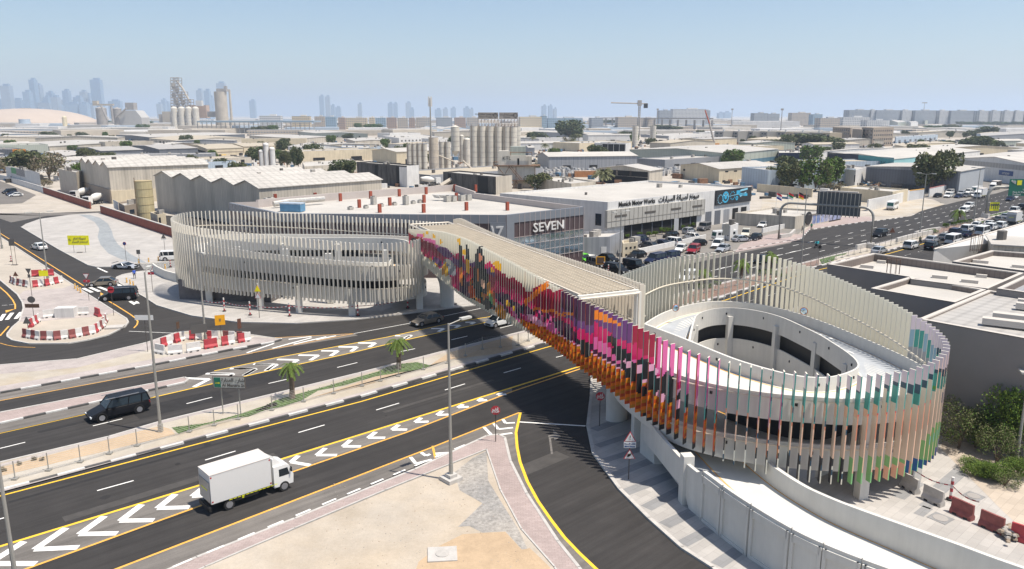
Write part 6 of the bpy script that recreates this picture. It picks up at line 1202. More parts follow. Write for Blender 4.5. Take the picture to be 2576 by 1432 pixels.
# ================================================================ lamps, signs, gantries
m_pole = M('pole_grey', (.34, .33, .30), .55, .06, 1, metal=.3); m_pold = plain('pole_dark', (.07, .06, .055), .6)
def lamp(k, x, y, h, arms, label, ang=90, base=False):
    p = at(k, x, y); t = wthing('street_lamp', label, 'street lamp', (*p, .1)); g = MB(); g.tube([(*p, .1), (*p, h * .5), (*p, h)], [.15, .11, .07], 8); g.box((*p, .5), (.34, .34, .8)) if not base else g.cyl((*p, .5), .17, 1.0, 8, 0); g.build('pole', m_pole, t)
    for s in (arms if isinstance(arms, tuple) else (1, -1)[:arms]):
        a = RA + R_(ang); d = Vector((math.cos(a), math.sin(a))) * s; q = p + d * 1.3
        MB().tube([(*p, h - .1), (*q, h + .12)], .045, 5).build('arm', m_pole, t); q = p + d * 1.65
        o = MB().box((*q, h + .14), (1.0, .34, .16), a).build('lamp_head', M('lamp_grey', (.48, .47, .43), .5, .05, 1), t); MB().box((*q, h + .05), (.7, .24, .03), a).build('lens', plain('lamp_lens', (.6, .6, .58), .2), o)
    if base: MB().box((*p, .28), (1.3, 1.3, .3), RA).build('plinth', m_kerb, t); MB().box((*p, .55), (.7, .7, .28), RA).build('plinth', m_kerb, t)
lamp('P', 405, 1090, 14.8, (1,), 'tall street lamp in the median beside the black SUV', 60); lamp('P', 1135, 1212, 12.8, (1,), 'street lamp on a stepped concrete base at the corner of the sandy lot', 0, True); lamp('P', 1558, 700, 11.6, 2, 'twin headed street lamp between the black parked cars', 0)
lamp('P', 121, 706, 11.8, 2, 'twin headed street lamp inside the small barrier ring at the left', 0); lamp('L', 2090, 1310, 11.4, (-1,), 'street lamp inside the striped barrier triangle in front of the left ramp', 90); lamp('P', 49, 1520, 11.6, (1,), 'street lamp cut off at the lower left corner', 120); lamp('L', 22, 372, 11.5, 1, 'street lamp at the left edge of the picture', 90)
lamp('z', 297, 862, 14.8, 2, 'twin headed street lamp on the median left of the gantry leg', 90); lamp('z', 1378, 562, 14.5, 2, 'twin headed street lamp on the median near the concrete barrier', 90); lamp('z', 1868, 458, 14.5, 2, 'twin headed street lamp on the median near the grass and the green sign', 90); lamp('d', 270, 830, 11, 2, 'distant street lamp before the navy shop front', 60); lamp('S', 2488, 828, 7.5, (1,), 'thin light pole beside the bushes at the right edge', 30)
lamp('e', 4, 5, 9, 1, 'x', 0) if False else None
m_sred = plain('sign_red', (.42, .02, .035), .45); m_swh = plain('sign_white', (.66, .66, .64), .5); m_sbk = plain('sign_dark_back', (.10, .095, .09), .6); m_syel = plain('sign_yellow', (.85, .80, .01), .5); m_sor = plain('sign_amber', (.80, .38, .01), .5); m_sbl = plain('sign_blue', (.03, .08, .4), .5); m_sgr = plain('sign_green', (.0, .14, .09), .5)
def plate(t, kind, c, w_, h_, mm, nm='sign_face', fr=None, a=0.0):
    """flat plate facing the viewer's side (-Y rotated by a)"""
    if kind == 'tri': pl = [(-w_ / 2, -h_ / 2), (w_ / 2, -h_ / 2), (0, h_ / 2)]
    elif kind == 'itri': pl = [(-w_ / 2, h_ / 2), (0, -h_ / 2), (w_ / 2, h_ / 2)]
    elif kind == 'oct': pl = [(w_ / 2 * math.cos(R_(22.5 + 45 * i)), h_ / 2 * math.sin(R_(22.5 + 45 * i))) for i in range(8)]
    elif kind == 'disc': pl = [(w_ / 2 * math.cos(R_(22.5 * i)), h_ / 2 * math.sin(R_(22.5 * i))) for i in range(16)]
    else: pl = [(-w_ / 2, -h_ / 2), (w_ / 2, -h_ / 2), (w_ / 2, h_ / 2), (-w_ / 2, h_ / 2)]
    mt_ = Matrix.Rotation(a, 3, 'Z'); out = None
    for off, sc_, m_ in ((0, 1.0, fr), (-.035, .80 if fr else 1.0, mm)):
        if m_ is None: continue
        g = MB(); g.prism([(x, y) for x, y in pl], -.015, .015); g.v = [tuple(Vector(c) + mt_ @ Vector((v[0] * sc_, off + v[2], v[1] * sc_ + (-.04 * h_ if kind == 'tri' else .04 * h_ if kind == 'itri' else 0) * (fr is not None and off != 0)))) for v in g.v]
        o = g.build(nm if out is None else 'inner_panel', m_, t if out is None else out); out = out or o
    return out
def sign(k, x, y, label, parts, hpole, a=0.0, poles=(0,), name='road_sign', base=False):
    p = at(k, x, y); t = thing(name, label, 'sign', (*p, .1)); mt_ = Matrix.Rotation(a, 3, 'Z')
    for px_ in poles: q = mt_ @ Vector((px_, .05, 0)); MB().tube([(q.x, q.y, 0), (q.x, q.y, hpole)], .04, 6).build('post', m_pold, t)
    if base: MB().box((0, .0, .06), (1.1, .5, .12), a).build('foot', m_pold, t)
    for q in parts:
        if q[0] == 'text': _, b_, s_, m_, z_, xx = q; dd = mt_ @ Vector((xx, -.075, 0)); text(b_, s_, m_, (dd.x, dd.y, z_), mt_ @ Vector((1, 0, 0)), (0, 0, 1), t, depth=.005, bold=.01)
        else: plate(t, q[0], (0, 0, q[4]), q[1], q[2], q[3], a=a, fr=q[5] if len(q) > 5 else None)
    return t
ST = [('oct', .85, .85, m_sred, 2.95), ('text', 'STOP', .27, m_swh, 2.83, 0), ('text', ar('قف'), .34, m_swh, 3.08, 0)]
sign('P', 1247, 1115, 'red octagonal stop sign on the tip of the pink footpath', ST, 3.3); sign('P', 1508, 1076, 'red octagonal stop sign in front of the right bridge pier', ST, 3.3)
sign('t' if False else 's', 953, 895, 'two warning triangles with a white slow down plate on the grey paving', [('tri', .95, .85, m_swh, 3.65, m_sred), ('text', '!', .5, m_sbk, 3.55, 0), ('box', .95, .5, m_swh, 2.95), ('text', ar('خفف السرعة'), .17, m_sbl, 3.05, 0), ('text', 'Slow Down', .17, m_sbl, 2.82, 0), ('tri', .95, .85, m_swh, 2.2, m_sred), ('text', '↱', .45, m_sbk, 2.1, 0)], 3.9)
sign('L', 905, 902, 'give way sign with a red plate by the zebra crossing', [('itri', .95, .85, m_swh, 3.8, m_sred), ('box', 1.0, .4, m_sred, 3.1), ('text', ar('أفسح') if False else '=', .3, m_swh, 3.1, 0)], 4.0); sign('L', 1552, 815, 'give way sign with a red plate on the pavement left of the ramp', [('itri', .9, .85, m_swh, 3.8, m_sred), ('box', .95, .4, m_sred, 3.1), ('text', '=', .3, m_swh, 3.1, 0)], 4.0)
sign('L', 1155, 1055, 'round red no entry sign at the island tip', [('disc', .95, .95, m_sred, 3.8), ('box', .7, .16, m_swh, 3.8)], 4.0); sign('L', 1283, 500, 'blue round sign with a red rim beside the sports coupe', [('disc', .7, .7, m_sbl, 3.5, m_sred)], 3.7); sign('L', 1422, 565, 'small grey square sign back beside the sports coupe', [('box', .7, .8, m_sbk, 3.0)], 3.2); sign('L', 1675, 398, 'dark warning triangle seen from behind near the white off-roader', [('tri', 1.1, 1.0, m_sbk, 3.2), ('box', 1.0, .2, m_swh, 2.5)], 3.4)
sign('L', 330, 902, 'give way sign seen from behind on the pinkish paving', [('itri', .9, .9, m_sbk, 4.6), ('box', .4, .5, m_sbk, 3.9)], 4.8)
sign('L', 345, 1080, 'round dark sign back above a brown board beside the barriers', [('disc', 1.1, .95, m_sbk, 2.7), ('box', 2.0, .55, plain('board_brown', (.09, .05, .03), .7), 1.8)], 2.8); sign('L', 290, 1225, 'dark triangular sign back inside the lower left barrier ring', [('tri', 1.1, 1.0, m_sbk, 1.7)], 1.6); sign('L', 165, 672, 'dark triangular board at the left of the small barrier ring', [('tri', 1.0, .85, plain('board_rust', (.12, .05, .03), .7), .8)], .8)
sign('L', 460, 760, 'small yellow sign on a post in the small barrier ring', [('box', 1.5, .95, m_syel, 2.3)], 2.3, name='construction_sign'); sign('L', 812, 412, 'wide yellow diversion board with Arabic text on the white plaza', [('box', 4.4, 2.0, m_syel, 2.6), ('text', ar('طريق مغلق') if False else ar('تحويلة امام'), .6, m_sbk, 3.0, .3), ('text', ar('استخدم المسار'), .55, m_sbk, 2.3, .3), ('text', '↑', .8, m_sbk, 2.6, -1.8)], 3.4, poles=(-1.2, 1.2), name='construction_sign', base=True)
sign('L', 150, 540, 'grey board seen from behind on two posts at the left edge', [('box', 1.1, 1.3, m_sbk, 4.4)], 5, poles=(-.35, .35), base=True); sign('L', 2250, 1300, 'amber construction sign with black marks in the barrier triangle', [('box', 1.2, 1.3, m_sor, 2.6), ('text', ar('انتباه') if False else 'II', .5, m_sbk, 2.6, 0)], 2.3, a=.4, name='construction_sign'); sign('L', 2035, 1345, 'grey board back on two legs in the barrier triangle', [('box', 1.9, 1.1, m_sbk, 2.0)], 2.2, a=.5, poles=(-.6, .6), name='construction_sign')
sign('L', 1815, 1265, 'tilted brown board beside the tip of the barrier triangle', [('box', .5, .9, plain('board_brown', (.09, .05, .03), .7), 1.5)], 1.6, a=1.2, name='construction_sign'); sign('L', 2440, 1280, 'rusty narrow board at the right of the barrier triangle', [('box', .5, 1.3, plain('board_rust', (.12, .05, .03), .7), 1.9)], 2.4, a=.8, name='construction_sign')
sign('M', 875, 1160, 'yellow warning triangle above a white one in front of the left ramp', [('tri', .95, .95, m_syel, 4.3, m_sor), ('tri', .95, .85, m_swh, 3.3, m_sred)], 4.3); sign('L', 1500, 1425, 'thin black post with a white street name plate beside the tall lamp', [('box', 2.2, .6, m_swh, 4.3), ('box', .35, .7, m_sbk, 3.0)], 4.9)
sign('z', 457, 825, 'round speed limit sign seen from behind on the median', [('disc', .95, .95, m_sbk, 3.2), ('disc', .5, .5, m_swh, 3.2)], 3.5); sign('z', 1115, 670, 'triangular warning sign seen from behind on the median', [('tri', 1.3, 1.15, plain('board_rust', (.12, .05, .03), .7), 3.6)], 3.4); sign('y', 1575, 715, 'tall grey rectangular sign back at the car park edge', [('box', 1.4, 2.4, m_pole, 4.6)], 5.4); sign('y', 445, 870, 'brown framed board on a post between the parked black cars', [('box', 1.7, 1.5, plain('board_brown', (.09, .05, .03), .7), 1.5, m_sor)], 1.4); sign('y', 1132, 545, 'white totem sign in front of the workshop windows', [('box', 1.1, 3.4, m_swh, 1.8)], .8)
sign('z', 2045, 408, 'yellow lane board with black arrows beside the green road sign', [('box', 2.6, 2.4, m_syel, 3.1)] + [('text', '↑', 2.0, m_sbk, 3.1, -.9 + i * .6) for i in range(4)], 2.6, poles=(-.8, .8), name='construction_sign')
sign('N', 443, 940, 'dark folded parasol like sign beside the left bridge pier', [('tri', .6, 1.4, m_sbk, 3.0)], 3.2, base=True)
p = at('q', 1492, 442); A, B = at('q', 1437, 442), at('q', 1550, 445); t = wthing('street_name_sign', 'grey street name board reading Al Manara St with a green badge in the median', 'sign', (*p, .14)); d_ = (B - A).normalized(); a_ = math.atan2(d_.y, d_.x)
for q in (A, B): MB().tube([(*q, .13), (*q, 3.9)], .06, 6).build('post', m_pole, t)
c_ = (A + B) / 2; fwd = Vector((d_.y, -d_.x)); dd = lambda u, o: E3(c_ + d_ * u + fwd * o, 0)
MB().box((*(c_ + fwd * .08), 3.35), (3.15, .08, 1.2), a_).build('board_frame', plain('frame_dark', (.12, .10, .09), .6), t); MB().box((*(c_ + fwd * .13), 3.35), (3.0, .04, 1.05), a_).build('board', plain('board_grey', (.42, .42, .38), .6), t); MB().box((*(c_ + d_ * -1.1 + fwd * .16), 3.35), (.62, .03, .95), a_).build('badge', m_sgr, t)
for b_, s_, z_, u_, mm in ((ar('شارع المنارة'), .48, 3.6, .42, m_sbk), ('Al Manara St', .42, 3.08, .42, m_sbk), ('D 85', .22, 3.28, -1.1, m_syel)): o = dd(u_, .17); text(b_, s_, mm, (o.x, o.y, z_), E3(d_, 0), (0, 0, 1), t, bold=.012, depth=.005)
def gantry(label, A, B, h, r, board):
    t = wthing('sign_gantry', label, 'gantry', E3((A + B) / 2, 0)); d = (B - A); L = d.length; d.normalize(); pts = [E3(A, 0)] + [E3(A + d * (2.2 - 2.2 * math.cos(i * R_(15))), h - 2.2 + 2.2 * math.sin(i * R_(15))) for i in range(7)]
    pts += [E3(B - d * (2.2 - 2.2 * math.cos(i * R_(15))), h - 2.2 + 2.2 * math.sin(i * R_(15))) for i in range(6, -1, -1)] + [E3(B, 0)]; MB().tube(pts, r, 10).build('frame', m_pole, t, smooth=True); return t, d
A, B = at('z', 95, 600), at('z', 932, 672); t, d = gantry('long curved grey sign gantry over the far carriageway with a board seen from behind', A, B, 8.5, .28, None)
c0, c1 = A.lerp(B, .40), A.lerp(B, .86); a_ = math.atan2(d.y, d.x); c_ = (c0 + c1) / 2; MB().box((*c_, 8.9), ((c1 - c0).length, .15, 5.0), a_).build('board', M('board_back', (.10, .11, .115), .6, .06, 1), t)
g = MB()
for i in range(11): q = c0.lerp(c1, (i + .5) / 11); g.box((q.x - .15, q.y - .25, 8.8), (.14, .2, 5.4), a_)
g.build('board_ribs', m_pole, t); MB().box((*(c_ + Vector((.1, .3))), 11.6), ((c1 - c0).length * .85, .8, .25), a_).build('catwalk', m_par, t)
MB().box((*B, .5), (1.2, 1.2, 1.0), RA).build('footing', m_kerb, t)
A = at('z', 1975, 408); B = A + (at('z', 2600, 415) - A) * 1.25; t, d = gantry('curved sign gantry with a large green road sign at the right edge', A, B, 8.6, .42, None); c0 = at('z', 2168, 150, 7.5); a_ = math.atan2(d.y, d.x); MB().box((*A, .6), (1.8, 1.8, 1.2), RA).build('footing', m_kerb, t)
c_ = A + d * 10.6; n_ = Vector((d.y, -d.x)); n_ = n_ if n_.dot(-A) > 0 else -n_; MB().box((*(c_ + n_ * .6), 8.6), (11.5, .12, 4.6), a_).build('green_board', m_sgr, t)
for b_, s_, z_, u_ in (('↰', 1.6, 10, -4.8), (ar('شمال'), .95, 10.1, -.6), ('(North)', .7, 9.2, -.6), (ar('شارع الخيل الأول'), 1.0, 8.4, 1.2), ('First Al Khail St', .65, 7.3, -2.6), ('Zaa\'beel', .65, 6.7, -3.6)): q = c_ + d * u_ + n_ * .7; text(b_, s_, m_swh, (q.x, q.y, z_), E3(d, 0), (0, 0, 1), t)
q = c_ + d * -3.2 + n_ * .7; MB().box((*q, 9.9), (1.2, .05, 1.3), a_).build('badge', m_syel, t)
# bus shelter with posters
A, B = at('z', 345, 485), at('z', 650, 425); d_ = (B - A).normalized(); t = wthing('bus_shelter', 'black advertising bus shelter with blue city posters on the pink footway', 'bus shelter', E3(A, 0)); a_ = math.atan2(d_.y, d_.x); L = (B - A).length; n_ = Vector((d_.y, -d_.x))
n_ = n_ if n_.dot(-A) > 0 else -n_; c_ = (A + B) / 2; MB().box((*(c_ - n_ * .5), 1.5), (L, 1.6, 3.0), a_).build('cabin', plain('shelter_black', (.02, .02, .022), .4), t); MB().box((*(c_ - n_ * .5), 3.1), (L * 1.03, 2.2, .12), a_).build('roof', plain('shelter_roof', (.35, .33, .3), .6), t)
for i in range(7): q = A.lerp(B, .18 + i * .125) + n_ * .34; MB().box((*q, 1.5), (L * .105, .04, 2.1), a_).build('poster', M('poster_blue', (.12, .2, .42), .4, .5, .9, col2=(.45, .42, .45)), t)
g = MB(); q = A + n_ * .4; g.cyl((0, 0, 0), 1.7, .2, 20); o = g.build('round_panel', _m['shelter_black'], t); o.matrix_parent_inverse = Matrix.Identity(4); o.location = (q.x - A.x, q.y - A.y, 2.2); o.rotation_euler = (R_(90), 0, a_)
# flags
for i, (x, y, top, cl, w_) in enumerate(((60, 1400, 1170, 'red white and blue', 0), (165, 1395, 1160, 'red green white and black', 1), (258, 1390, 1160, 'black red and gold', 2))):
    p = at('d', x, y); t = wthing('flagpole', f'thin pole with a {cl} flag behind the right car park', 'flagpole', (*p, 0)); MB().tube([(*p, 0), (*p, 8.5)], .04, 5).build('pole', m_swh, t); cs = [[(.5, .01, .03), (.6, .6, .6), (.01, .03, .25)], [(.5, .01, .02), (.0, .2, .06), (.6, .6, .6)], [(.01, .01, .01), (.5, .01, .02), (.7, .42, .02)]][w_]
    g = MB()
    for j in range(3):
        for s in range(4): x0, x1 = s * .35, (s + 1) * .35; z0 = 8.4 - j * .5 - s * .18; yy = lambda v: .12 * math.sin(v * 5); g.face([(p.x + x0, p.y + yy(x0), z0 - .5), (p.x + x1, p.y + yy(x1), z0 - .68), (p.x + x1, p.y + yy(x1), z0 - .18), (p.x + x0, p.y + yy(x0), z0)], j)
    g.build('flag', [plain(f'flag_{w_}{j}', cs[j], .7) for j in range(3)], t)
# ================================================================ silos and plants
def atY(k, x, y, Y):
    X_, y_ = px(k, x, y); u = (X_ - CX) / FPX; v = (CY - y_) / FPX; dy = math.cos(PIT) + v * math.sin(PIT); t = Y / dy
    return Vector((u * t, Y, CH + (-math.sin(PIT) + v * math.cos(PIT)) * t))
def hgt(k, x, yb, yt): p = at(k, x, yb); return max(.5, atY(k, x, yt, p.y).z)
m_silo = M('silo_white', (.62, .58, .50), .6, .10, .4, kind='streak2'); m_rust = M('rust_streaks', (.26, .16, .10), .9, .5, .5, kind='weather'); m_yt = M('yellow_tank', (.55, .46, .26), .6, .08, .5, kind='streak2')
m_cp = M('cement_grey', (.33, .31, .29), .85, .15, .1); m_cb = M('cement_beige', (.46, .41, .34), .85, .1, .1)
def silo(label, k, x, yt, yb, wpx, Y=None, mm=m_silo, bands=6, cone=0.0, domed=False, legs=0.0, name='silo', group=None, smooth=True):
    p = at(k, x, yb) if Y is None else atY(k, x, yb, Y).xy; Yd = p.y; h = atY(k, x, yt, Yd).z; r = abs(atY(k, x + wpx / 2, yt, Yd).x - atY(k, x, yt, Yd).x)
    t = wthing(name, label, 'silo' if name == 'silo' else 'tank', (*p, 0), group); g = MB(); z0 = legs; g.cyl((*p, z0), r, h - z0, 24); o = g.build('shell', mm, t)
    g = MB()
    for i in range(bands): g.cyl((*p, z0 + (h - z0) * (i + .97) / bands), r + .05, .12, 24)
    g.build('bands', m_cp if mm is not m_yt else M('tank_band', (.40, .32, .18), .7, .1, 1), t)
    if domed: MB().dome((*p, h), r, r * .7, 16, 4).build('top', mm, t)
    if cone: MB().cyl((*p, h), r, r * cone, 24, r2=r * .15).build('top', mm, t)
    if legs:
        MB().cyl((*p, z0 - r * 1.2), r * .25, r * 1.2, 16, r2=r).build('hopper', mm, t)
        g = MB(); [g.box((p.x + a * r * .8, p.y + b * r * .8, z0 / 2), (.3, .3, z0)) for a in (-1, 1) for b in (-1, 1)]; g.build('legs', m_cp, t)
    else:
        g = MB(); a0 = -.6; [g.tube([(p.x + (r + .25) * math.sin(a0 + s_), p.y - (r + .25) * math.cos(a0 + s_), .5), (p.x + (r + .25) * math.sin(a0 + s_), p.y - (r + .25) * math.cos(a0 + s_), h + 1)], .05, 4) for s_ in (0, .12)]; g.build('ladder', m_rust, t)
    return t
silo('tall yellow cylindrical tank with ring bands in front of the saw-tooth hall', 'a', 1333, 1000, 1352, 152, mm=m_yt, bands=5, name='storage_tank')
for i, x in enumerate((1985, 2057, 2130, 2205, 2278, 2335)): silo(f'tall white silo under the sign boards, {ordn(i)} from the left in the front row', 'b', x, 500 + i * 2, 925, 76, None if i < 5 else None, bands=9, group='row of six tall silos')
for i, x in enumerate((2100, 2180, 2255, 2370)): silo(f'tall white silo in the back row behind the sign boards, {ordn(i)} from the left', 'b', x, 503, 880, 70, bands=9, group='back row of tall silos')
A, B = atY('b', 2020, 440, 392), atY('f', 770, 140, 400); t = wthing('sign_board', 'pair of weathered grey sign boards on a steel frame above the tall silos', 'sign', (A.x, A.y, 0)); a_ = math.atan2(B.y - A.y, B.x - A.x); L = (B - A).length
for u0, u1 in ((0, .50), (.53, 1)): c_ = A.lerp(B, (u0 + u1) / 2); MB().box((c_.x, c_.y, 27.7), (L * (u1 - u0), .4, 3.2), a_).build('board', M('board_weathered', (.24, .22, .20), .8, .2, .4, kind='streak2'), t)
for b_, u, z, s_ in (('READYMIX CONCRETE', .19, 28.3, 1.1), ('Cement Products', .19, 27.2, 1.0), ('◇', .43, 27.7, 3.0), (ar('للخرسانة الجاهزة'), .72, 28.2, 1.3), ('Concrete', .72, 27.1, 1.0), ('◇', .94, 27.7, 3.0)): c_ = A.lerp(B, u); text(b_, s_, m_bk, (c_.x, c_.y - .25, z), (B - A).normalized(), (0, 0, 1), t, depth=.02)
g = MB()
for i in range(13): c_ = A.lerp(B, i / 12); d_ = A.lerp(B, min(1, (i + 1) / 12)); g.tube([(c_.x, c_.y, 22), (c_.x, c_.y, 26.3)], .1, 4); g.tube([(c_.x, c_.y, 22.5), (d_.x, d_.y, 26)], .07, 4)
g.build('steel_frame', m_rust, t)
g = MB(); [g.box((*at('b', 2150 + i * 70, 900).lerp(at('b', 2150 + i * 70, 880), .5), 22.3), (3.6, 3.6, 1.2)) for i in range(0)]
silo('single silo with rust coloured stains beside the mast', 'b', 1620, 605, 960, 90, mm=M('stained_silo', (.56, .49, .40), .8, .15, .5, kind='streak2'), bands=6)
for i, x in enumerate((1400, 1445, 1490, 1537)): silo(f'narrow grey white silo left of the stained silo, {ordn(i)} from the left', 'b', x, 665, 940, 50, bands=5, group='low group of silos left of the stained silo')
for i, x in enumerate((1692, 1745)): silo(f'{"left" if i == 0 else "right"} one of two grey white silos right of the stained silo', 'b', x, 645, 900, 54, bands=5)
silo('white hopper silo on legs right of the mast', 'b', 1815, 510, 880, 78, bands=5, cone=.4, legs=9); silo('small white tank behind the hopper silo', 'b', 1872, 595, 840, 40, bands=3, domed=True, name='storage_tank'); silo('wider white domed tank right of the hopper silo', 'b', 1920, 630, 840, 62, bands=3, domed=True, name='storage_tank')
silo('left white silo of the pair beside the grey canopy', 'c', 1116, 500, 695, 55, bands=8); silo('right white silo of the pair beside the grey canopy', 'c', 1278, 500, 660, 55, bands=8)
for i, (x, yt, yb) in enumerate(((55, 735, 840), (98, 672, 845), (152, 710, 850))): silo(f'smooth white upright tank beside the cypress pair, {ordn(i)} from the left', 'b', x, yt, yb, 52, 330, mm=m_ww, bands=1, domed=True, name='storage_tank')
# batching tower with KTL
p = at('f', 740, 1140); Yd = p.y; t = wthing('batching_tower', 'white batching tower on steel legs with a boxy cabin marked KTL', 'tower', (*p, 0)); fx = lambda x, y: atY('f', x, y, Yd)
def fbox(x0, x1, y0, y1, dep, mm, nm, dy=0.0): a, b = fx(x0, y1), fx(x1, y0); MB().box(((a.x + b.x) / 2, Yd + dep / 2 + dy, (a.z + b.z) / 2), (b.x - a.x, dep, b.z - a.z)).build(nm, mm, t)
fbox(490, 885, 655, 800, 5, m_silo, 'cabin'); fbox(885, 975, 668, 808, 5, m_wb, 'cabin'); fbox(500, 660, 592, 655, 4, m_silo, 'upper_cabin'); fbox(665, 885, 530, 655, 4, m_wv, 'upper_cabin', .5); fbox(480, 1030, 820, 1020, 5, m_silo, 'storage_bin', .4); fbox(700, 1000, 1030, 1130, 4, m_cb, 'base', .8); fbox(765, 792, 700, 795, .1, m_bk, 'door', -.1)
fbox(415, 1100, 800, 815, 6, m_rust, 'platform', -.8); fbox(400, 1100, 1015, 1025, 6, m_rust, 'platform', -.8)
c_ = fx(610, 700); text('KTL', 1.9, m_bk, (c_.x, Yd - .08, c_.z), (1, 0, 0), (0, 0, 1), t)
g = MB()
for x0, y0, x1, y1 in ((470, 815, 560, 920), (650, 815, 590, 920), (700, 1150, 745, 1020), (745, 1020, 810, 1150), (745, 800, 745, 1150), (1020, 815, 1020, 1100), (420, 815, 420, 750), (420, 750, 490, 750), (640, 815, 800, 1010), (660, 800, 830, 1000), (940, 1080, 1010, 1140), (665, 655, 665, 600), (975, 655, 975, 610), (665, 612, 975, 612)): a, b = fx(x0, y0), fx(x1, y1); g.tube([(a.x, Yd - .6, a.z), (b.x, Yd - .6, b.z)], .13, 4)
g.build('steelwork', m_rust, t)
def conveyor(label, k, a, b, Yc, w_=.7):
    A, B = atY(k, *a, Yc), atY(k, *b, Yc + 2); t = wthing('conveyor', label, 'conveyor', (A.x, A.y, 0)); MB().tube([A, B], w_, 4).build('belt_housing', m_cb, t); g = MB(); [g.tube([A.lerp(B, u), (*A.lerp(B, u).xy, 0)], .12, 4) for u in (.3, .6, .9)]; g.build('support_legs', m_rust, t)
conveyor('thick pale conveyor climbing into the left end of the second dark shed', 'b', (1680, 1045), (1780, 985), 300, .9); conveyor('thick pale conveyor at the right of the second dark shed', 'b', (2050, 1065), (2140, 1020), 298, .9); conveyor('thin conveyor between the hopper silo and the tall silos', 'b', (1990, 915), (1880, 815), 372, .4); conveyor('thin conveyor left of the hopper silo', 'b', (1640, 760), (1800, 825), 380, .3)
t = wthing('telecom_mast', 'slim telecom mast with antenna panels rising above the stained silo', 'mast', (*at('b', 1595, 880), 0)); p = at('b', 1595, 880); MB().tube([(*p, 0), (*p, atY('b', 1595, 250, p.y).z)], [.6, .3], 8).build('mast_pole', m_pole, t); zt_ = atY('b', 1595, 280, p.y).z
for k in range(6): a_ = k * math.pi / 3; MB().box((p.x + .9 * math.cos(a_), p.y + .9 * math.sin(a_), zt_), (.35, .25, 5.2), a_).build('antenna_panel', m_ww, t)
# ---- far cement works (about 1.8 km away)
YC = 1800.0
def cbox(t, k, x0, x1, y0, y1, dep, mm, nm, dy=0): a, b = atY(k, x0, y1, YC), atY(k, x1, y0, YC); MB().box(((a.x + b.x) / 2, YC + dep / 2 + dy, (a.z + b.z) / 2), (b.x - a.x, dep, b.z - a.z)).build(nm, mm, t)
t = wthing('preheater_tower', 'tall skeletal cement works tower with diagonal ducts on the left horizon', 'tower', (*atY('a', 1600, 440, YC).xy, 0)); g = MB(); rng = random.Random(5)
for x0, x1, yt in ((1550, 1625, 62), (1625, 1680, 190), (1680, 1735, 260)):
    for y in range(yt, 440, 26):
        a, b = atY('a', x0, y, YC), atY('a', x1, y, YC); 
        for dy in (0, 16): g.tube([(a.x, YC + dy, a.z), (b.x, YC + dy, b.z)], .7, 4)
        c_, d_ = atY('a', x0, y + 26, YC), atY('a', x1, y + 26, YC); g.tube([a, d_], .45, 4); g.tube([b, c_], .45, 4)
    for x in (x0, (x0 + x1) / 2, x1):
        a, b = atY('a', x, yt, YC), atY('a', x, 440, YC); [g.tube([(a.x, YC + dy, a.z), (b.x, YC + dy, 0)], .8, 4) for dy in (0, 16)]
g.build('steel_frame', m_cp, t)
g = MB(); g.tube([atY('a', 1600, 85, YC + 4), atY('a', 1660, 160, YC + 4), atY('a', 1730, 290, YC + 4)], 2.2, 8)
for x, y in ((1575, 120), (1605, 160), (1580, 210), (1640, 215), (1600, 260), (1660, 270), (1620, 310), (1700, 330), (1570, 330)): a = atY('a', x, y, YC + 8); g.cyl((a.x, a.y, a.z - 6), 5, 8, 10, r2=4); g.cyl((a.x, a.y, a.z - 12), 1, 6, 10, r2=5)
g.build('cyclones', m_cb, t)
t = wthing('cement_works', 'cluster of beige cement works buildings at the foot of the skeletal tower', 'factory', (*atY('a', 1650, 440, YC).xy, 0)); cbox(t, 'a', 1480, 1556, 370, 470, 20, m_cb, 'wall'); cbox(t, 'a', 1690, 1850, 312, 430, 20, M('pinkish_block', (.48, .36, .29), .8, .1, .1), 'wall', 14); cbox(t, 'a', 1590, 1790, 425, 470, 20, m_cp, 'wall', -24); cbox(t, 'a', 1440, 1500, 395, 470, 12, m_cp, 'wall', 4); cbox(t, 'a', 1885, 1970, 370, 420, 20, m_cp, 'wall'); cbox(t, 'a', 1780, 1830, 270, 320, 10, m_ww, 'tower')
for i, x in enumerate((1590, 1657, 1722, 1785)): silo(f'white domed far silo at the foot of the skeletal tower, {ordn(i)} from the left', 'a', x, 345, 450, 58, YC - 20, bands=6, domed=True, group='four white domed far silos')
silo('big round beige concrete silo on the left horizon with a dark ragged top', 'a', 2020, 190, 440, 110, YC, mm=m_cb, bands=2); p = atY('a', 2000, 180, YC); tag(MB().box((p.x + 5, YC, p.z + 1), (22, 14, 6)).box((p.x + 13, YC, p.z + 6), (5, 8, 8)).build('silo_headhouse', m_cp), 'dark machine house on top of the big round beige silo', 'machine house')
t = wthing('chimney', 'slender beige chimney with a rusty lower part right of the big round silo', 'chimney', (*atY('a', 2092, 500, YC - 40).xy, 0)); a = atY('a', 2085, 170, YC - 40); MB().tube([(a.x, a.y, 0), (a.x, a.y, a.z)], [3.2, 2.2], 10).build('shaft', m_cb, t)
for i, (x, yt, w_) in enumerate(((930, 340, 90), (1076, 345, 72))): silo(f'{"left" if i == 0 else "right"} grey far silo with a cone roof beside the grey hopper hall', 'a', x, yt, 460, w_, YC, mm=m_cp, bands=1, cone=.35)
t = wthing('conveyor_gallery', 'grey elevated conveyor gallery joining the two grey far silos', 'conveyor', (*atY('a', 1000, 440, YC).xy, 0)); cbox(t, 'a', 905, 1085, 302, 318, 6, m_cb, 'gallery', -30); cbox(t, 'a', 905, 942, 275, 305, 10, m_cb, 'head_house', -30)
for a, b in (((920, 320), (980, 450)), ((1010, 320), (1030, 480))): MB().tube([atY('a', *a, YC - 34), atY('a', *b, YC - 34)], 2.4, 6).build('leg', m_cp, t)
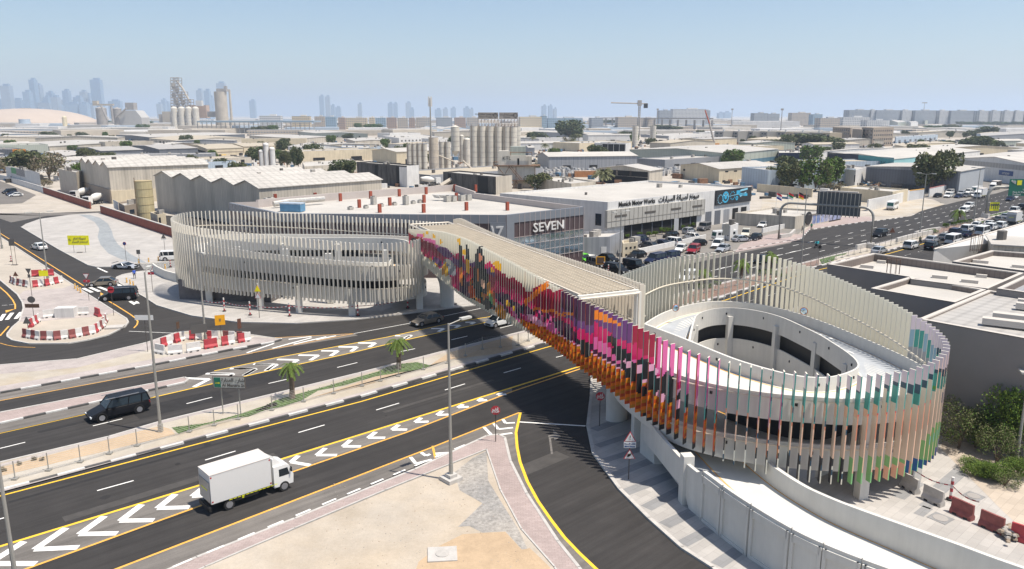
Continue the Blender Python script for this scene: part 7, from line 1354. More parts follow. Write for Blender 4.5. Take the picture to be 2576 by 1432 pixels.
t = wthing('hopper_hall', 'grey hall with sloping roof and a tall square head house on the left horizon', 'factory', (*atY('a', 1160, 440, YC).xy, 0)); cbox(t, 'a', 1140, 1210, 290, 355, 18, m_cp, 'head_house')
a, b, c_, d_ = (atY('a', x, y, YC - 6) for x, y in ((1045, 425), (1140, 360), (1230, 360), (1285, 425))); g = MB(); g.prism([(p.x, p.z) for p in (a, b, c_, d_, Vector((d_.x, 0, 0)), Vector((a.x, 0, 0)))], 0, 40); g.v = [(x, YC - 6 + z, y) for x, y, z in g.v]; g.build('hall', M('pale_hopper', (.43, .42, .40), .7, .05, .1), t)
MB().tube([atY('a', 1050, 425, YC - 10), atY('a', 1150, 340, YC - 10)], 1.8, 6).build('conveyor', m_cp, t)
p = atY('a', 250, 470, 2400); t = wthing('storage_dome', 'very wide low sand coloured dome on the left horizon', 'dome', (p.x, 2400, 0)); MB().dome((p.x, 2400, 0), 196, atY('a', 250, 342, 2400).z, 48, 10, p=1.15).build('shell', M('dome_sand', (.45, .37, .30), .85, .04, .02), t, smooth=True); MB().cyl((p.x, 2400, atY('a', 250, 345, 2400).z - 3), 14, 5, 16).build('cap', m_cp, t)
silo('small cream domed far silo right of the wide dome', 'a', 592, 425, 492, 40, 1700, mm=M('cream_far', (.6, .52, .36), .8, .05, .1), bands=1, domed=True); silo('squat grey blue tank in front of the wide dome', 'a', 225, 440, 478, 92, 1900, mm=m_wl, bands=2, name='storage_tank')
t = wthing('steel_shed', 'long open steel shed with a blue grey roof on many posts left of centre', 'building', (*atY('b', 100, 520, 1250).xy, 0)); A, B = atY('a', 1800, 462, 1250), atY('b', 530, 455, 1250); MB().box(((A.x + B.x) / 2, 1270, A.z), (B.x - A.x, 50, 2.5)).build('roof', M('blue_grey_roof', (.25, .32, .38), .6, .06, .1), t)
for i in range(26): MB().box((A.x + (B.x - A.x) * i / 25, 1247, A.z / 2), (1.0, 1.0, A.z)).build('post', m_cp, t)
# cranes
def crane(label, k, x, yt, yb, x0, x1, Yc):
    p = atY(k, x, yt, Yc); t = wthing('tower_crane', label, 'crane', (p.x, Yc, 0)); g = MB(); [g.tube([(p.x + a, Yc + b, 0), (p.x + a, Yc + b, p.z)], .45, 4) for a in (-1, 1) for b in (-1, 1)]
    for i in range(int(p.z / 3)): g.tube([(p.x - 1, Yc - 1, i * 3), (p.x + 1, Yc - 1, i * 3 + 3)], .3, 4)
    g.build('tower', m_cp, t); a, b = atY(k, x0, yt, Yc), atY(k, x1, yt, Yc); MB().tube([(a.x, Yc, p.z + 1.5), (b.x, Yc, p.z)], .8, 4).build('jib', m_cp, t); MB().box((b.x - 2, Yc, p.z - 2.5), (5, 3, 6)).build('counterweight', m_dark, t); MB().box((p.x, Yc, p.z + 1), (5, 4, 7)).build('cab', m_cp, t)
crane('tower crane with a long jib pointing left on the horizon', 'c', 1160, 300, 600, 900, 1230, 1050)
t = wthing('mobile_crane', 'orange mobile crane boom leaning left above the grey canopy', 'crane', (*at('c', 1845, 690), 0)); Yd = at('c', 1845, 690).y; MB().tube([atY('c', 1848, 690, Yd), atY('c', 1795, 480, Yd)], .9, 4).build('boom', M('boom_grey', (.35, .32, .29), .6, .1, .5), t); MB().tube([atY('c', 1795, 480, Yd), atY('c', 1755, 358, Yd)], .6, 4).build('boom_tip', M('crane_red', (.35, .09, .05), .6, .1, 1), t); p = at('c', 1845, 690); MB().box((*p, 1.6), (7, 3, 3)).build('carrier', M('crane_orange', (.6, .25, .06), .6, .1, 1), t)
for k, x, yt, Yc in (('c', 1325, 345, 1600), ('c', 2003, 345, 1600), ('d', 130, 345, 1300), ('d', 1425, 285, 2600)):
    p = atY(k, x, yt, Yc); t = tag(MB().tube([(p.x, Yc, 0), (p.x, Yc, p.z)], [2.0 if Yc > 2000 else 1.0, .5], 5).build('radio_mast', m_cp), f'thin far mast on the horizon, {dict(zip((345, 285), ("", "")))[yt]}' + {'c1325': 'just left of the long white hotel block', 'c2003': 'just right of the long white hotel block', 'd130': 'with a dark round head near the pale villas', 'd1425': 'standing above the right apartment towers'}[k + str(x)], 'mast')
    t['label'] = t['label'].replace(', ', ' ', 1); MB().box((p.x, Yc, p.z * .97), (4 if Yc < 2000 else 16, 2, 3)).build('antenna', m_cp, t)
# ================================================================ far blocks, skyline, filler
def flats(name, col, win=(.10, .12, .15), w_=5.0, hh=3.4, mort=.33):
    m = M(name, col, .8, .04, .02); nt = m.node_tree; n = nt.nodes; l = nt.links; geo = n['Geometry']; mp = n.new('ShaderNodeMapping'); mp.inputs['Rotation'].default_value = (0, 0, .3); l.new(geo.outputs[0], mp.inputs[0])
    sx = n.new('ShaderNodeSeparateXYZ'); l.new(mp.outputs[0], sx.inputs[0]); cx = n.new('ShaderNodeCombineXYZ'); ad = n.new('ShaderNodeMath'); l.new(sx.outputs[0], ad.inputs[0]); l.new(sx.outputs[1], ad.inputs[1]); l.new(ad.outputs[0], cx.inputs[0]); l.new(sx.outputs[2], cx.inputs[1])
    br = n.new('ShaderNodeTexBrick'); br.offset = 0; br.inputs['Scale'].default_value = 1; br.inputs['Brick Width'].default_value = w_; br.inputs['Row Height'].default_value = hh; br.inputs['Mortar Size'].default_value = mort * hh * .9; br.inputs['Mortar Smooth'].default_value = 0
    br.inputs['Color1'].default_value = (*win, 1); br.inputs['Color2'].default_value = (*[c * 1.6 for c in win], 1); br.inputs['Mortar'].default_value = (*col, 1); l.new(cx.outputs[0], br.inputs['Vector']); l.new(br.outputs['Color'], n['Principled BSDF'].inputs['Base Color']); return m
F_ = dict(cream=flats('cream_flats', (.56, .47, .33)), blue=flats('blue_block', (.28, .38, .46)), brown=flats('brown_block', (.38, .28, .22)), white=flats('white_block', (.55, .55, .54)), beige=flats('beige_block', (.46, .40, .33)), grey=flats('grey_block', (.34, .36, .38)))
def block(label, k, x, yt, wpx, Yc, mm, group=None, cat_='building', name='apartment_block', dep=22, parts=True):
    a, b = atY(k, x - wpx / 2, yt, Yc), atY(k, x + wpx / 2, yt, Yc); w_ = b.x - a.x; t = wthing(name, label, cat_, ((a.x + b.x) / 2, Yc, 0), group)
    MB().box(((a.x + b.x) / 2, Yc + dep / 2, a.z / 2), (w_, dep, a.z), .12).build('wall', mm, t)
    if parts: MB().box(((a.x + b.x) / 2 + w_ * .12, Yc + dep / 2, a.z + 1.3), (w_ * .3, dep * .4, 2.6), .12).build('roof_room', m_ww, t)
mid = [('b', 120, 408, 190, 'white'), ('b', 400, 412, 160, 'cream'), ('b', 570, 415, 90, 'beige'), ('b', 670, 418, 95, 'blue'), ('b', 770, 425, 60, 'brown'), ('b', 905, 428, 190, 'cream'), ('b', 1045, 425, 50, 'cream'), ('b', 1125, 427, 95, 'blue'), ('b', 1225, 425, 90, 'brown'), ('b', 1325, 428, 95, 'beige'), ('b', 1410, 428, 55, 'brown'), ('b', 1510, 425, 130, 'beige'), ('b', 1705, 425, 145, 'grey'), ('b', 1850, 425, 100, 'brown'), ('b', 1965, 425, 105, 'beige'),
       ('c', 165, 418, 200, 'cream'), ('c', 290, 410, 45, 'blue'), ('c', 480, 430, 320, 'blue'), ('c', 770, 428, 110, 'grey'), ('c', 1045, 420, 180, 'beige'), ('c', 1230, 432, 150, 'beige'), ('c', 1390, 360, 110, 'grey'), ('c', 1610, 348, 310, 'white'), ('c', 1780, 360, 40, 'grey'), ('c', 2260, 385, 130, 'grey'), ('d', 50, 390, 110, 'grey'), ('d', 300, 382, 180, 'beige'), ('d', 450, 395, 90, 'blue'), ('d', 560, 430, 190, 'beige'), ('d', 800, 422, 260, 'white'), ('d', 1000, 450, 220, 'white')]
for i, (k, x, yt, w_, c_) in enumerate(mid): block(f'{"long " if w_ > 150 else ""}{c_} mid-rise block on the horizon, {ordn(i)} from the left in the mid-rise row', k, x, yt, w_, 1500 + (i % 3) * 60 + (500 if yt < 405 else 0), F_[c_], 'mid-rise blocks along the horizon')
for i, (x, w_, c_) in enumerate(((830, 200, 'grey'), (965, 60, 'white'), (1090, 230, 'grey'), (1262, 90, 'white'), (1430, 205, 'grey'), (1600, 85, 'white'), (1765, 220, 'grey'), (1960, 85, 'white'), (2075, 75, 'white'), (2190, 80, 'white'), (2285, 80, 'white'), (2400, 100, 'grey'))): block(f'{"wide grey" if c_ == "grey" else "narrow white"} apartment tower, {ordn(i)} from the left in the right horizon row', 'd', x, 356 + i, w_, 2200, F_[c_], 'row of apartment towers at the right horizon', name='apartment_tower', dep=30)
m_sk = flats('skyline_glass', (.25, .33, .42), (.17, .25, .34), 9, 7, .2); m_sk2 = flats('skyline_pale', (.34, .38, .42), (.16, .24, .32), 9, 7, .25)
sky_t = [('a', x, y, w_) for x, y, w_ in ((30, 135, 75), (10, 255, 60), (140, 262, 80), (172, 330, 50), (225, 190, 55), (275, 80, 45), (312, 128, 75), (284, 195, 30), (350, 350, 40), (390, 290, 100), (405, 240, 45), (437, 196, 50), (482, 238, 55), (525, 320, 40), (582, 180, 50), (595, 262, 85), (645, 300, 110), (690, 240, 65), (738, 188, 45), (780, 215, 50), (745, 300, 70), (800, 308, 80), (853, 80, 85), (1030, 276, 105), (1435, 300, 40), (1475, 262, 32), (1510, 290, 40), (1800, 176, 48), (1868, 180, 44), (1905, 240, 26), (1995, 112, 72), (2285, 270, 50))] + \
  [('b', x, y, w_) for x, y, w_ in ((588, 230, 40), (643, 234, 42), (690, 314, 35), (740, 332, 50), (937, 302, 36), (1215, 295, 45), (1262, 297, 40), (1380, 290, 50), (1412, 346, 40), (1652, 352, 60), (1718, 345, 45), (1790, 338, 45), (1910, 336, 50), (1955, 348, 34))] + [('c', x, y, w_) for x, y, w_ in ((292, 318, 38), (348, 317, 34), (390, 345, 28), (1900, 385, 40), (1960, 378, 60))]
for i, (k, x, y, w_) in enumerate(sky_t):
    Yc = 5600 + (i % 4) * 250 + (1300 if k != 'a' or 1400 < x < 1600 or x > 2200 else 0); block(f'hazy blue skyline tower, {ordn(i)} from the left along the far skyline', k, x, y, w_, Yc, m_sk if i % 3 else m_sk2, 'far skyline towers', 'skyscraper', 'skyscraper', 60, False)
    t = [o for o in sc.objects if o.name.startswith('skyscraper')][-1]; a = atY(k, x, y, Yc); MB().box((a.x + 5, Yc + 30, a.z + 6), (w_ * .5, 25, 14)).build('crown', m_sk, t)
rng = random.Random(11); BLS = []
bpy.context.view_layer.update()
for o in sc.objects:
    if o.type == 'EMPTY' and o.get('category') in ('building', 'silo', 'tank', 'tower', 'factory') and o.location.y > 200:
        R = 12
        for c_ in o.children:
            if c_.type == 'MESH' and 'roof_vent' not in c_.name: R = max([R] + [(Vector(v.co[:2]) - o.location.xy).length for v in list(c_.data.vertices)[:400:3]])
        BLS.append((o.location.x, o.location.y, R * .8))
r0 = at('h', 1000, 760); row = [0] * 8; ws = ['b', 'w', 'g', 'c', 'l', 'v', 'n', 'd']; wn_ = dict(b='beige', w='white', g='grey', c='cream', l='pale blue', v='sage green', n='brown', d='dark grey'); rn = dict(w='white', p='off white', g='grey', b='sandy')
for ri, Yr in enumerate((330, 400, 470, 550, 640, 740, 860, 1000)):
    x = -.69 * Yr - 20
    while x < .72 * Yr + 10:
        L = rng.uniform(26, 58) * (1 + Yr / 2600); Wd = rng.uniform(16, 30); y = Yr + rng.uniform(-20, 20); cx, cy = x + L * .5, y; R = max(L, Wd) * .55
        rd = abs((Vector((cx, cy)) - r0).dot(V)) if cx > 30 else 99
        if rd > R + 42 and all((cx - a) ** 2 + (cy - b) ** 2 > (R * .62 + c * .9) ** 2 for a, b, c in BLS):
            wk = rng.choice(ws[:6] + ['b', 'c', 'w', 'g']) if rng.random() < .93 else rng.choice(ws); rk = rng.choice('wwpgb'); hgt_ = rng.uniform(4, 7.5); B = Vector((cx - L * .3, cy - Wd * .5)); th = R_(42.4 if x > -40 else 42.4) if rng.random() < .55 else R_(12)
            C = B + Vector((math.cos(th), math.sin(th))) * L; A = B + Vector((-math.sin(th), math.cos(th))) * Wd
            bld(f'{wn_[wk]} shed with {rn[rk]} roof, {ordn(row[ri])} from left in the {ordn(ri)} far shed row', A, B, C, hgt_, wk, rk, rng.choice(['flat', 'r1', 'r2', 'r2']), 1, rng.uniform(.8, 2), group='far sheds of the industrial area', openings=W_('BC', rng.randint(2, 6), 0, 2.8, .05, .95, .3, m_bk, 'door') if Yr < 600 else ())
            row[ri] += 1
        x += L * 1.05 + rng.uniform(1, 9)
g = MB()
for Yr in (1130, 1280, 1450, 1650, 1900, 2200, 2600, 3100, 3700):        # roofs beyond one kilometre read as one mass
    x = -.72 * Yr
    while x < .75 * Yr:
        L = rng.uniform(30, 110); Wd = rng.uniform(25, 60)
        if rng.random() < .86: g.box((x + L / 2, Yr + rng.uniform(-50, 50), 0), (L, Wd, rng.uniform(8, 17) * (1 if Yr < 2500 else 1.5)), rng.choice((0, .2, RA)), rng.randint(0, 4))
        x += L + rng.uniform(0, 25)
tag(g.build('low_rise_district', [m_ww, m_cb, m_rp, m_wl, F_['beige']]), kind='stuff')
# elevated road on the horizon
A, B = atY('c', 800, 425, 1750), atY('c', 1830, 440, 1450); g = MB(); strip(g, [A.xy, B.xy], [A.xy + Vector((4, 14)), B.xy + Vector((4, 14))], [A.z - 2] * 2, [A.z] * 2); t = tag(g.build('flyover', m_cp), kind='structure')
for i in range(16): p = A.lerp(B, i / 15); MB().box((p.x, p.y + 7, p.z / 2 - 1), (3, 4, p.z - 2)).build('pier', m_cp, t)
# ================================================================ vegetation
def leafm(name, c, v=.35):
    m = M(name, c, .8, v, 1.2, spec=.2); b = m.node_tree.nodes['Principled BSDF']; return m
m_lf = leafm('leaf_olive', (.125, .13, .06)); m_lg = leafm('leaf_green', (.09, .15, .03)); m_ld = leafm('leaf_dark', (.068, .09, .038)); m_lb = leafm('leaf_brown', (.20, .165, .115)); m_ly = leafm('leaf_yellow_green', (.14, .19, .03)); m_bark = M('bark', (.16, .12, .09), .95, .2, 3); m_frond = leafm('frond', (.10, .15, .03)); m_frd = leafm('dry_frond', (.26, .17, .08)); m_dt = leafm('date_frond', (.15, .155, .08))
def crown_mesh(seed, n, mats, flat_=1.0, leaf=.09, blobs=14):
    rng = random.Random(seed); g = MB(); bl = []
    for _ in range(blobs): a = rng.uniform(0, 6.28); e = rng.uniform(-.5, 1.0); r = rng.uniform(.35, .72); bl.append((r * math.cos(a), r * math.sin(a), e * .42, rng.uniform(.22, .42)))
    bl.append((0, 0, .1, .5))
    for i in range(n):
        bx, by, bz, br = bl[i % len(bl)]; d = Vector((rng.gauss(0, 1), rng.gauss(0, 1), rng.gauss(0, 1))).normalized() * br * rng.uniform(.62, 1.08); c_ = Vector((bx, by, bz)) + d
        if c_.z < -.5: continue
        u_ = Vector((rng.gauss(0, 1), rng.gauss(0, 1), rng.gauss(0, .6))).normalized(); w_ = u_.cross(Vector((rng.gauss(0, 1), rng.gauss(0, 1), rng.gauss(0, 1)))).normalized(); s_ = leaf * rng.uniform(.6, 1.4)
        c_.z *= flat_; g.face([c_ - u_ * s_, c_ - w_ * s_ * .55, c_ + u_ * s_, c_ + w_ * s_ * .55], 0 if rng.random() < .7 else 1)
    return g.me('crown', mats)
CRN = {}
TRK = MB().cyl((0, 0, 0), 1, 1, 6, r2=.5).me('trunk', m_bark)
def crown(kind):
    if kind not in CRN:
        a = dict(olive=(1, 2600, [m_lf, m_ld], 1, .075), green=(2, 2600, [m_lg, m_lf], 1, .075), dark=(3, 2600, [m_ld, m_lf], 1, .08), bare=(4, 1100, [m_lb, m_lf], 1, .06), near=(5, 7000, [m_lg, m_ly], 1, .035, 22), sparse=(6, 3600, [m_lf, m_lg], 1, .032, 16), shrub=(7, 2600, [m_lg, m_ly], .8, .07, 12))[kind]
        CRN[kind] = crown_mesh(*a)
    return CRN[kind]
def tree(k, x, yb, yt, hw, kind, label, cat_='tree', trunk=.14, name=None, depth=1.0):
    p = at(k, x, yb); h = hgt(k, x, yb, yt); r = abs(atY(k, x + hw, yb, p.y).x - atY(k, x, yb, p.y).x); nm = name or ('bush' if cat_ == 'bush' else 'tree'); t = thing(nm, label, cat_, (*p, 0), random.Random(x * 7 + yb).uniform(0, 6)); tz = h * trunk
    o = bpy.data.objects.new('crown', crown(kind)); sc.collection.objects.link(o); o.parent = t; zc = (h + tz) / 2; o.location = (0, 0, zc); hz_ = (h - tz) / 2 / .62; o.scale = (r / .68, r / .68 * depth, hz_ * 1.1)
    g = MB(); g.tube([(0, 0, 0), (.1, 0, tz), (0, .1, zc)], [max(.08, r * .09), max(.06, r * .07), .04], 7)
    for i in range(4): a = i * 1.6; g.tube([(.05, 0, tz * .8), (math.cos(a) * r * .3, math.sin(a) * r * .3, zc * .9), (math.cos(a) * r * .6, math.sin(a) * r * .6, zc + hz_ * .2)], [max(.05, r * .045), max(.04, r * .03), .02], 5)
    g.build('trunk', m_bark, t); return t
for a_ in [('a', 300, 965, 735, 150, 'olive', 'big dull olive tree at the left, the left half of the large pair'), ('a', 450, 1000, 740, 125, 'bare', 'big brownish olive tree at the left, the right half of the large pair'), ('a', 45, 930, 785, 80, 'bare', 'brownish tree at the left edge under the orange sign'), ('a', 400, 1060, 985, 60, 'bare', 'nearly bare pale shrub above the white boundary wall'), ('a', 662, 738, 680, 33, 'green', 'small bright tree left of the dark grey shed'), ('a', 455, 622, 560, 58, 'dark', 'round dark tree before the long pale blue warehouse'),
  ('a', 750, 608, 562, 40, 'dark', 'small dark tree below the blue glass office'), ('a', 1300, 548, 490, 45, 'green', 'round tree right of the blue glass office'), ('b', 285, 885, 735, 50, 'olive', 'left tree of the cypress like pair'), ('b', 385, 895, 708, 46, 'dark', 'right tree of the cypress like pair'), ('b', 830, 622, 575, 40, 'dark', 'dark round tree behind the pale blue hall'), ('b', 935, 545, 480, 38, 'green', 'tall tree at the left of the far grove in front of cream flats'), ('b', 1075, 548, 488, 78, 'green', 'wide far grove tree in front of the cream flats'), ('b', 50, 580, 505, 70, 'olive', 'left tree of the pair before the open steel shed'), ('b', 165, 580, 500, 45, 'green', 'right tree of the pair before the open steel shed'), ('b', 650, 745, 708, 24, 'green', 'tiny tree before the slit windowed hall'),
  ('c', 520, 625, 465, 105, 'dark', 'biggest dark tree above the block yard'), ('c', 225, 635, 565, 75, 'dark', 'dark green tree right of the tall silos'), ('c', 745, 632, 580, 62, 'green', 'bushy tree before the long grey warehouse'), ('c', 1035, 630, 558, 58, 'dark', 'dark tree left of the first white silo of the pair'), ('c', 1420, 548, 500, 115, 'dark', 'wide dark tree behind the grey canopy'), ('c', 1100, 482, 443, 45, 'dark', 'far round tree left of the crane mast'), ('c', 865, 490, 448, 68, 'olive', 'far olive tree above the small blue windowed office'), ('c', 1020, 520, 465, 48, 'dark', 'far dark tree right of the small office'), ('c', 1285, 476, 448, 28, 'dark', 'small far tree under the right end of the crane jib'), ('c', 505, 680, 598, 36, 'bare', 'brown round tree beside the date palms'),
  ('c', 2260, 705, 640, 75, 'olive', 'grey green tree in front of the housing row'), ('d', 385, 850, 690, 76, 'green', 'tallest tree above the yellow yard wall'), ('d', 205, 1085, 850, 105, 'olive', 'broad tree left of centre behind the yellow yard wall'), ('d', 70, 1060, 880, 75, 'olive', 'leftmost broad tree behind the yellow yard wall'), ('d', 430, 1095, 820, 110, 'green', 'broad tree behind the back of the gantry board'), ('d', 565, 1070, 810, 92, 'green', 'right broad tree behind the yellow yard wall'), ('d', 600, 1090, 1012, 70, 'bare', 'grey bare shrub at the right of the yellow yard wall'), ('d', 1090, 1055, 945, 90, 'green', 'round bright green tree beside the rubble heap'),
  ('d', 1480, 1110, 770, 130, 'olive', 'large open tree beside the peach pillar, left part'), ('d', 1620, 1060, 735, 90, 'olive', 'large open tree beside the peach pillar, right part'), ('d', 450, 705, 590, 190, 'dark', 'very wide dark tree clump before the brown flats'), ('d', 50, 708, 628, 70, 'olive', 'olive tree at the left of the clump before the housing row'), ('d', 150, 715, 600, 42, 'dark', 'narrow dark tree left of the wide clump'), ('d', 1400, 708, 655, 78, 'green', 'green tree above the long ridged warehouse'), ('d', 1595, 702, 640, 62, 'dark', 'dark tree above the long ridged warehouse'), ('d', 1860, 715, 605, 105, 'dark', 'big dark tree left of the silver hangar'), ('d', 1975, 710, 625, 55, 'green', 'green tree touching the silver hangar'), ('d', 1990, 605, 515, 72, 'dark', 'far dark tree behind the silver hangar'), ('d', 1860, 605, 545, 62, 'dark', 'far dark tree left of the silver hangar'), ('d', 2210, 655, 600, 50, 'green', 'small tree in front of the silver hangar'), ('d', 1500, 540, 500, 60, 'green', 'far tree before the apartment towers, left one'), ('d', 1665, 535, 490, 60, 'olive', 'far tree before the apartment towers, right one')]: tree(*a_)
rt = random.Random(33); cand = []
for _ in range(1200):
    if len(cand) >= 95: break
    y = rt.uniform(290, 1050) ** 1.0; x = rt.uniform(-.66, .66) * y
    if x > 25 and abs((Vector((x, y)) - r0).dot(V)) < 45: continue
    if all((x - a) ** 2 + (y - b) ** 2 > (c * .8) ** 2 for a, b, c in BLS): cand.append((x / y, x, y))
for i, (_, x, y) in enumerate(sorted(cand)):
    h = rt.uniform(4, 9.5); r = h * rt.uniform(.35, .6); t = thing('tree', f'{("olive", "green", "dark")[i % 3]} tree scattered among the far sheds, {ordn(i)} from the left', 'tree', (x, y, 0), rt.uniform(0, 6), 'scattered trees among the sheds'); o = bpy.data.objects.new('crown', crown(('olive', 'green', 'dark')[i % 3])); sc.collection.objects.link(o); o.parent = t; o.location = (0, 0, h * .58); o.scale = (r / .68, r / .68, h * .7)
    o = bpy.data.objects.new('trunk', TRK); sc.collection.objects.link(o); o.parent = t; o.scale = (h * .05, h * .05, h * .6)
g = MB(); rng = random.Random(8)
for _ in range(4200):                      # pallets, crates, scrap and sacks lying about the yards
    y = rng.uniform(265, 900); x = rng.uniform(-.68, .68) * y
    if (x > 20 and abs((Vector((x, y)) - r0).dot(V)) < 36) or (y < 300 and -95 < x < 75) or (x < -60 and y < 330): continue
    s_ = rng.uniform(.5, 2.2); n_ = rng.choice((0, 0, 1, 2, 3, 4)); L = rng.uniform(1, 5); g.box((x, y, s_ / 2), (L, rng.uniform(.8, 2), s_), rng.uniform(0, 3), n_)
tag(g.build('yard_clutter', [M('clutter_dark', (.06, .055, .05), .9, .3, 1), M('clutter_rust', (.22, .12, .07), .9, .3, 1), m_ww, M('clutter_grey', (.24, .24, .24), .9, .3, 1), M('clutter_blue', (.08, .16, .25), .8, .3, 1)]), kind='stuff')
pn = 0
for k, x0, x1, yb, yt in (('a', 630, 1400, 488, 455), ('d', 1750, 2327, 500, 462), ('b', 600, 800, 500, 475), ('d', 560, 1050, 500, 470)):
    i = 0; x = x0
    while x < x1: tree(k, x, yb, yt + (i % 3) * 4, 34, ('olive', 'green', 'dark')[i % 3], f'small tree of the far {"green belt under the cement works" if k == "a" else "belt before the apartment towers" if x0 == 1750 else "strip near the open steel shed" if k == "b" else "strip before the white villas"}, {ordn(i)} from the left')['group'] = 'trees of the far green belts'; x += 55; i += 1
for i, (x, y, h_) in enumerate(((680, 595, 45), (800, 580, 48), (890, 585, 55), (945, 575, 52), (1005, 560, 70), (1060, 545, 50), (1105, 530, 60), (1185, 518, 50), (1235, 505, 45), (1272, 500, 60))): tree('y', x, y, y - h_, 24, 'shrub', f'clipped potted bush before the workshop windows, {ordn(i)} from the left', 'bush', .3)['group'] = 'potted bushes before the workshop'
for a_ in [('S', 1905, 650, 190, 175, 'sparse', 'feathery green shrub tree nearest to the painted blades at the lower right'), ('S', 2080, 640, 300, 110, 'near', 'low dense green bush between the feathery shrub and the tall tree'), ('S', 2380, 700, 60, 200, 'near', 'tall yellow green tree by the grey wall at the right edge'), ('S', 2300, 830, 430, 170, 'sparse', 'grey green wispy tree in the corner bed'), ('S', 2080, 905, 780, 130, 'near', 'low green shrub at the left tip of the corner bed'), ('S', 2260, 970, 800, 110, 'near', 'yellow flowered low shrub in the corner bed'), ('S', 2380, 1030, 880, 110, 'sparse', 'brownish low shrub at the lower tip of the corner bed'), ('S', 2520, 940, 760, 120, 'near', 'low shrub beside the thin light pole')]: tree(*a_, cat_='tree' if a_[3] < 450 else 'bush', trunk=.12)
for i, (k, x, y, h_, w_) in enumerate((('v', 880, 300, 55, 30), ('v', 930, 290, 45, 26), ('v', 1000, 265, 35, 24), ('v', 1350, 190, 55, 30), ('v', 1420, 175, 40, 26), ('v', 1500, 195, 30, 40), ('z', 60, 930, 45, 40), ('z', 120, 910, 40, 30), ('z', 1480, 545, 40, 45), ('z', 1620, 500, 50, 26), ('z', 1690, 480, 45, 24), ('z', 1745, 470, 50, 24), ('z', 1800, 458, 35, 20), ('z', 1840, 455, 40, 22), ('q', 25, 812, 25, 18), ('q', 128, 772, 18, 12), ('q', 222, 740, 22, 14), ('q', 272, 745, 18, 12))): tree(k, x, y, y - h_, w_, 'shrub' if k != 'q' else 'bare', ('green planting' if k != 'q' else 'tiny dry tuft') + f' in the road median, {ordn(i if k != "q" else i - 14)} from the {"bridge side" if k != "q" else "left"}', 'bush', .05)
def palm(k, x, yb, yt, label, mf=None, nf=26, L=2.2, dry=True, stiff=False, tr=.22):
    p = at(k, x, yb); h = hgt(k, x, yb, yt) * .86; rng = random.Random(int(x * 3 + yb)); t = thing('palm_tree', label, 'palm tree', (*p, .1)); g = MB(); g.tube([(0, 0, 0), (.05, 0, h * .5), (0, 0, h * .95)], [tr * 1.25, tr, tr * 1.1], 9); g.build('trunk', m_bark, t)
    def fr(g, a, e0, L, m_, droop):
        c_ = Vector((0, 0, h * .95)); d = Vector((math.cos(a), math.sin(a))); pts = []
        for i in range(7): s = i / 6; pts.append(c_ + E3(d * L * s * math.cos(e0 - droop * s * .5), L * s * math.sin(e0 - droop * s)))
        sd = Vector((-d.y, d.x, 0)); 
        for i in range(6):
            w0, w1 = L * .15 * (1 - abs(i / 6 - .45)), L * .15 * (1 - abs((i + 1) / 6 - .45)) if i < 5 else .02
            for s in (-1, 1): 
                for f in (0, .5): a0 = pts[i].lerp(pts[i + 1], f); a1 = pts[i].lerp(pts[i + 1], f + .32); g.face([a0, a1, a1 + sd * s * w1 + Vector((0, 0, -w1 * .5)) + (pts[i + 1] - pts[i]) * .5, a0 + sd * s * w0 + Vector((0, 0, -w0 * .5)) + (pts[i + 1] - pts[i]) * .5], m_)
    g = MB()
    for i in range(nf): fr(g, i * 2.4 + rng.uniform(-.2, .2), rng.uniform(.1, 1.25), L * rng.uniform(.8, 1.1), 0, 1.3 if not stiff else .7)
    g.build('fronds', mf or m_frond, t)
    if dry:
        g = MB(); [fr(g, i * 1.9, rng.uniform(-1.2, -.6), L * .6, 0, .5) for i in range(12)]; g.build('dry_fronds', m_frd, t)
    return t
palm('r', 583, 395, 150, 'palm with a skirt of dry fronds, in the median beside the street name board', L=1.35, tr=.26); palm('r', 1233, 215, 8, 'palm with brown hanging fronds, in the median near the bridge shadow', L=1.5, tr=.26)
palm('v', 1187, 215, 55, 'palm seen through the cream blades, middle one of three', L=1.8); palm('v', 880, 290, 125, 'palm seen through the cream blades, left one of three', L=1.7); palm('v', 1420, 150, -5, 'palm seen through the cream blades, right one of three', L=1.8); palm('z', 1722, 452, 330, 'lone palm in the median by the traffic queue', L=2.2)
for a_ in (('c', 300, 775, 655, 'date palm right of the KTL tower, nearer one'), ('c', 190, 690, 595, 'date palm left of the pale yard wall'), ('c', 605, 695, 565, 'tall date palm at the right of the biggest dark tree'), ('c', 555, 690, 618, 'short date palm under the biggest dark tree'), ('c', 400, 785, 720, 'low date palm beside the parked cars of the yard')): palm(*a_, mf=m_dt, nf=34, L=3.6, stiff=True, dry=False)
palm('c', 822, 1075, 905, 'large date palm rising behind the motor workshop roof', mf=m_dt, nf=60, L=4.6, stiff=True, dry=False, tr=.4)
# ================================================================ barriers, bollards, fences, clutter
m_bw = M('barrier_white', (.62, .60, .57), .6, .12, 2); m_br = M('barrier_red', (.40, .05, .06), .6, .15, 2); m_bd = M('barrier_faded_red', (.24, .075, .07), .7, .2, 2); m_bg = M('barrier_grey', (.42, .40, .37), .8, .15, 2)
def barrier_proto(cols):
    t = thing('traffic_barrier', '', 'barrier'); prof = [(-.26, 0), (.26, 0), (.26, .2), (.11, .38), (.08, .9), (-.08, .9), (-.11, .38), (-.26, .2)]; n = len(cols)
    for i, c_ in enumerate(cols):
        g = MB(); g.prism(prof, -.79 + 1.58 * i / n, -.79 + 1.58 * (i + 1) / n); g.v = [(z, x, y) for x, y, z in g.v]; g.build('panel', c_, t)
    g = MB(); [g.box((x, 0, .06), (.3, .54, .11)) for x in (-.4, .4)]; g.build('slots', m_dark, t)
    return t
BP = {}
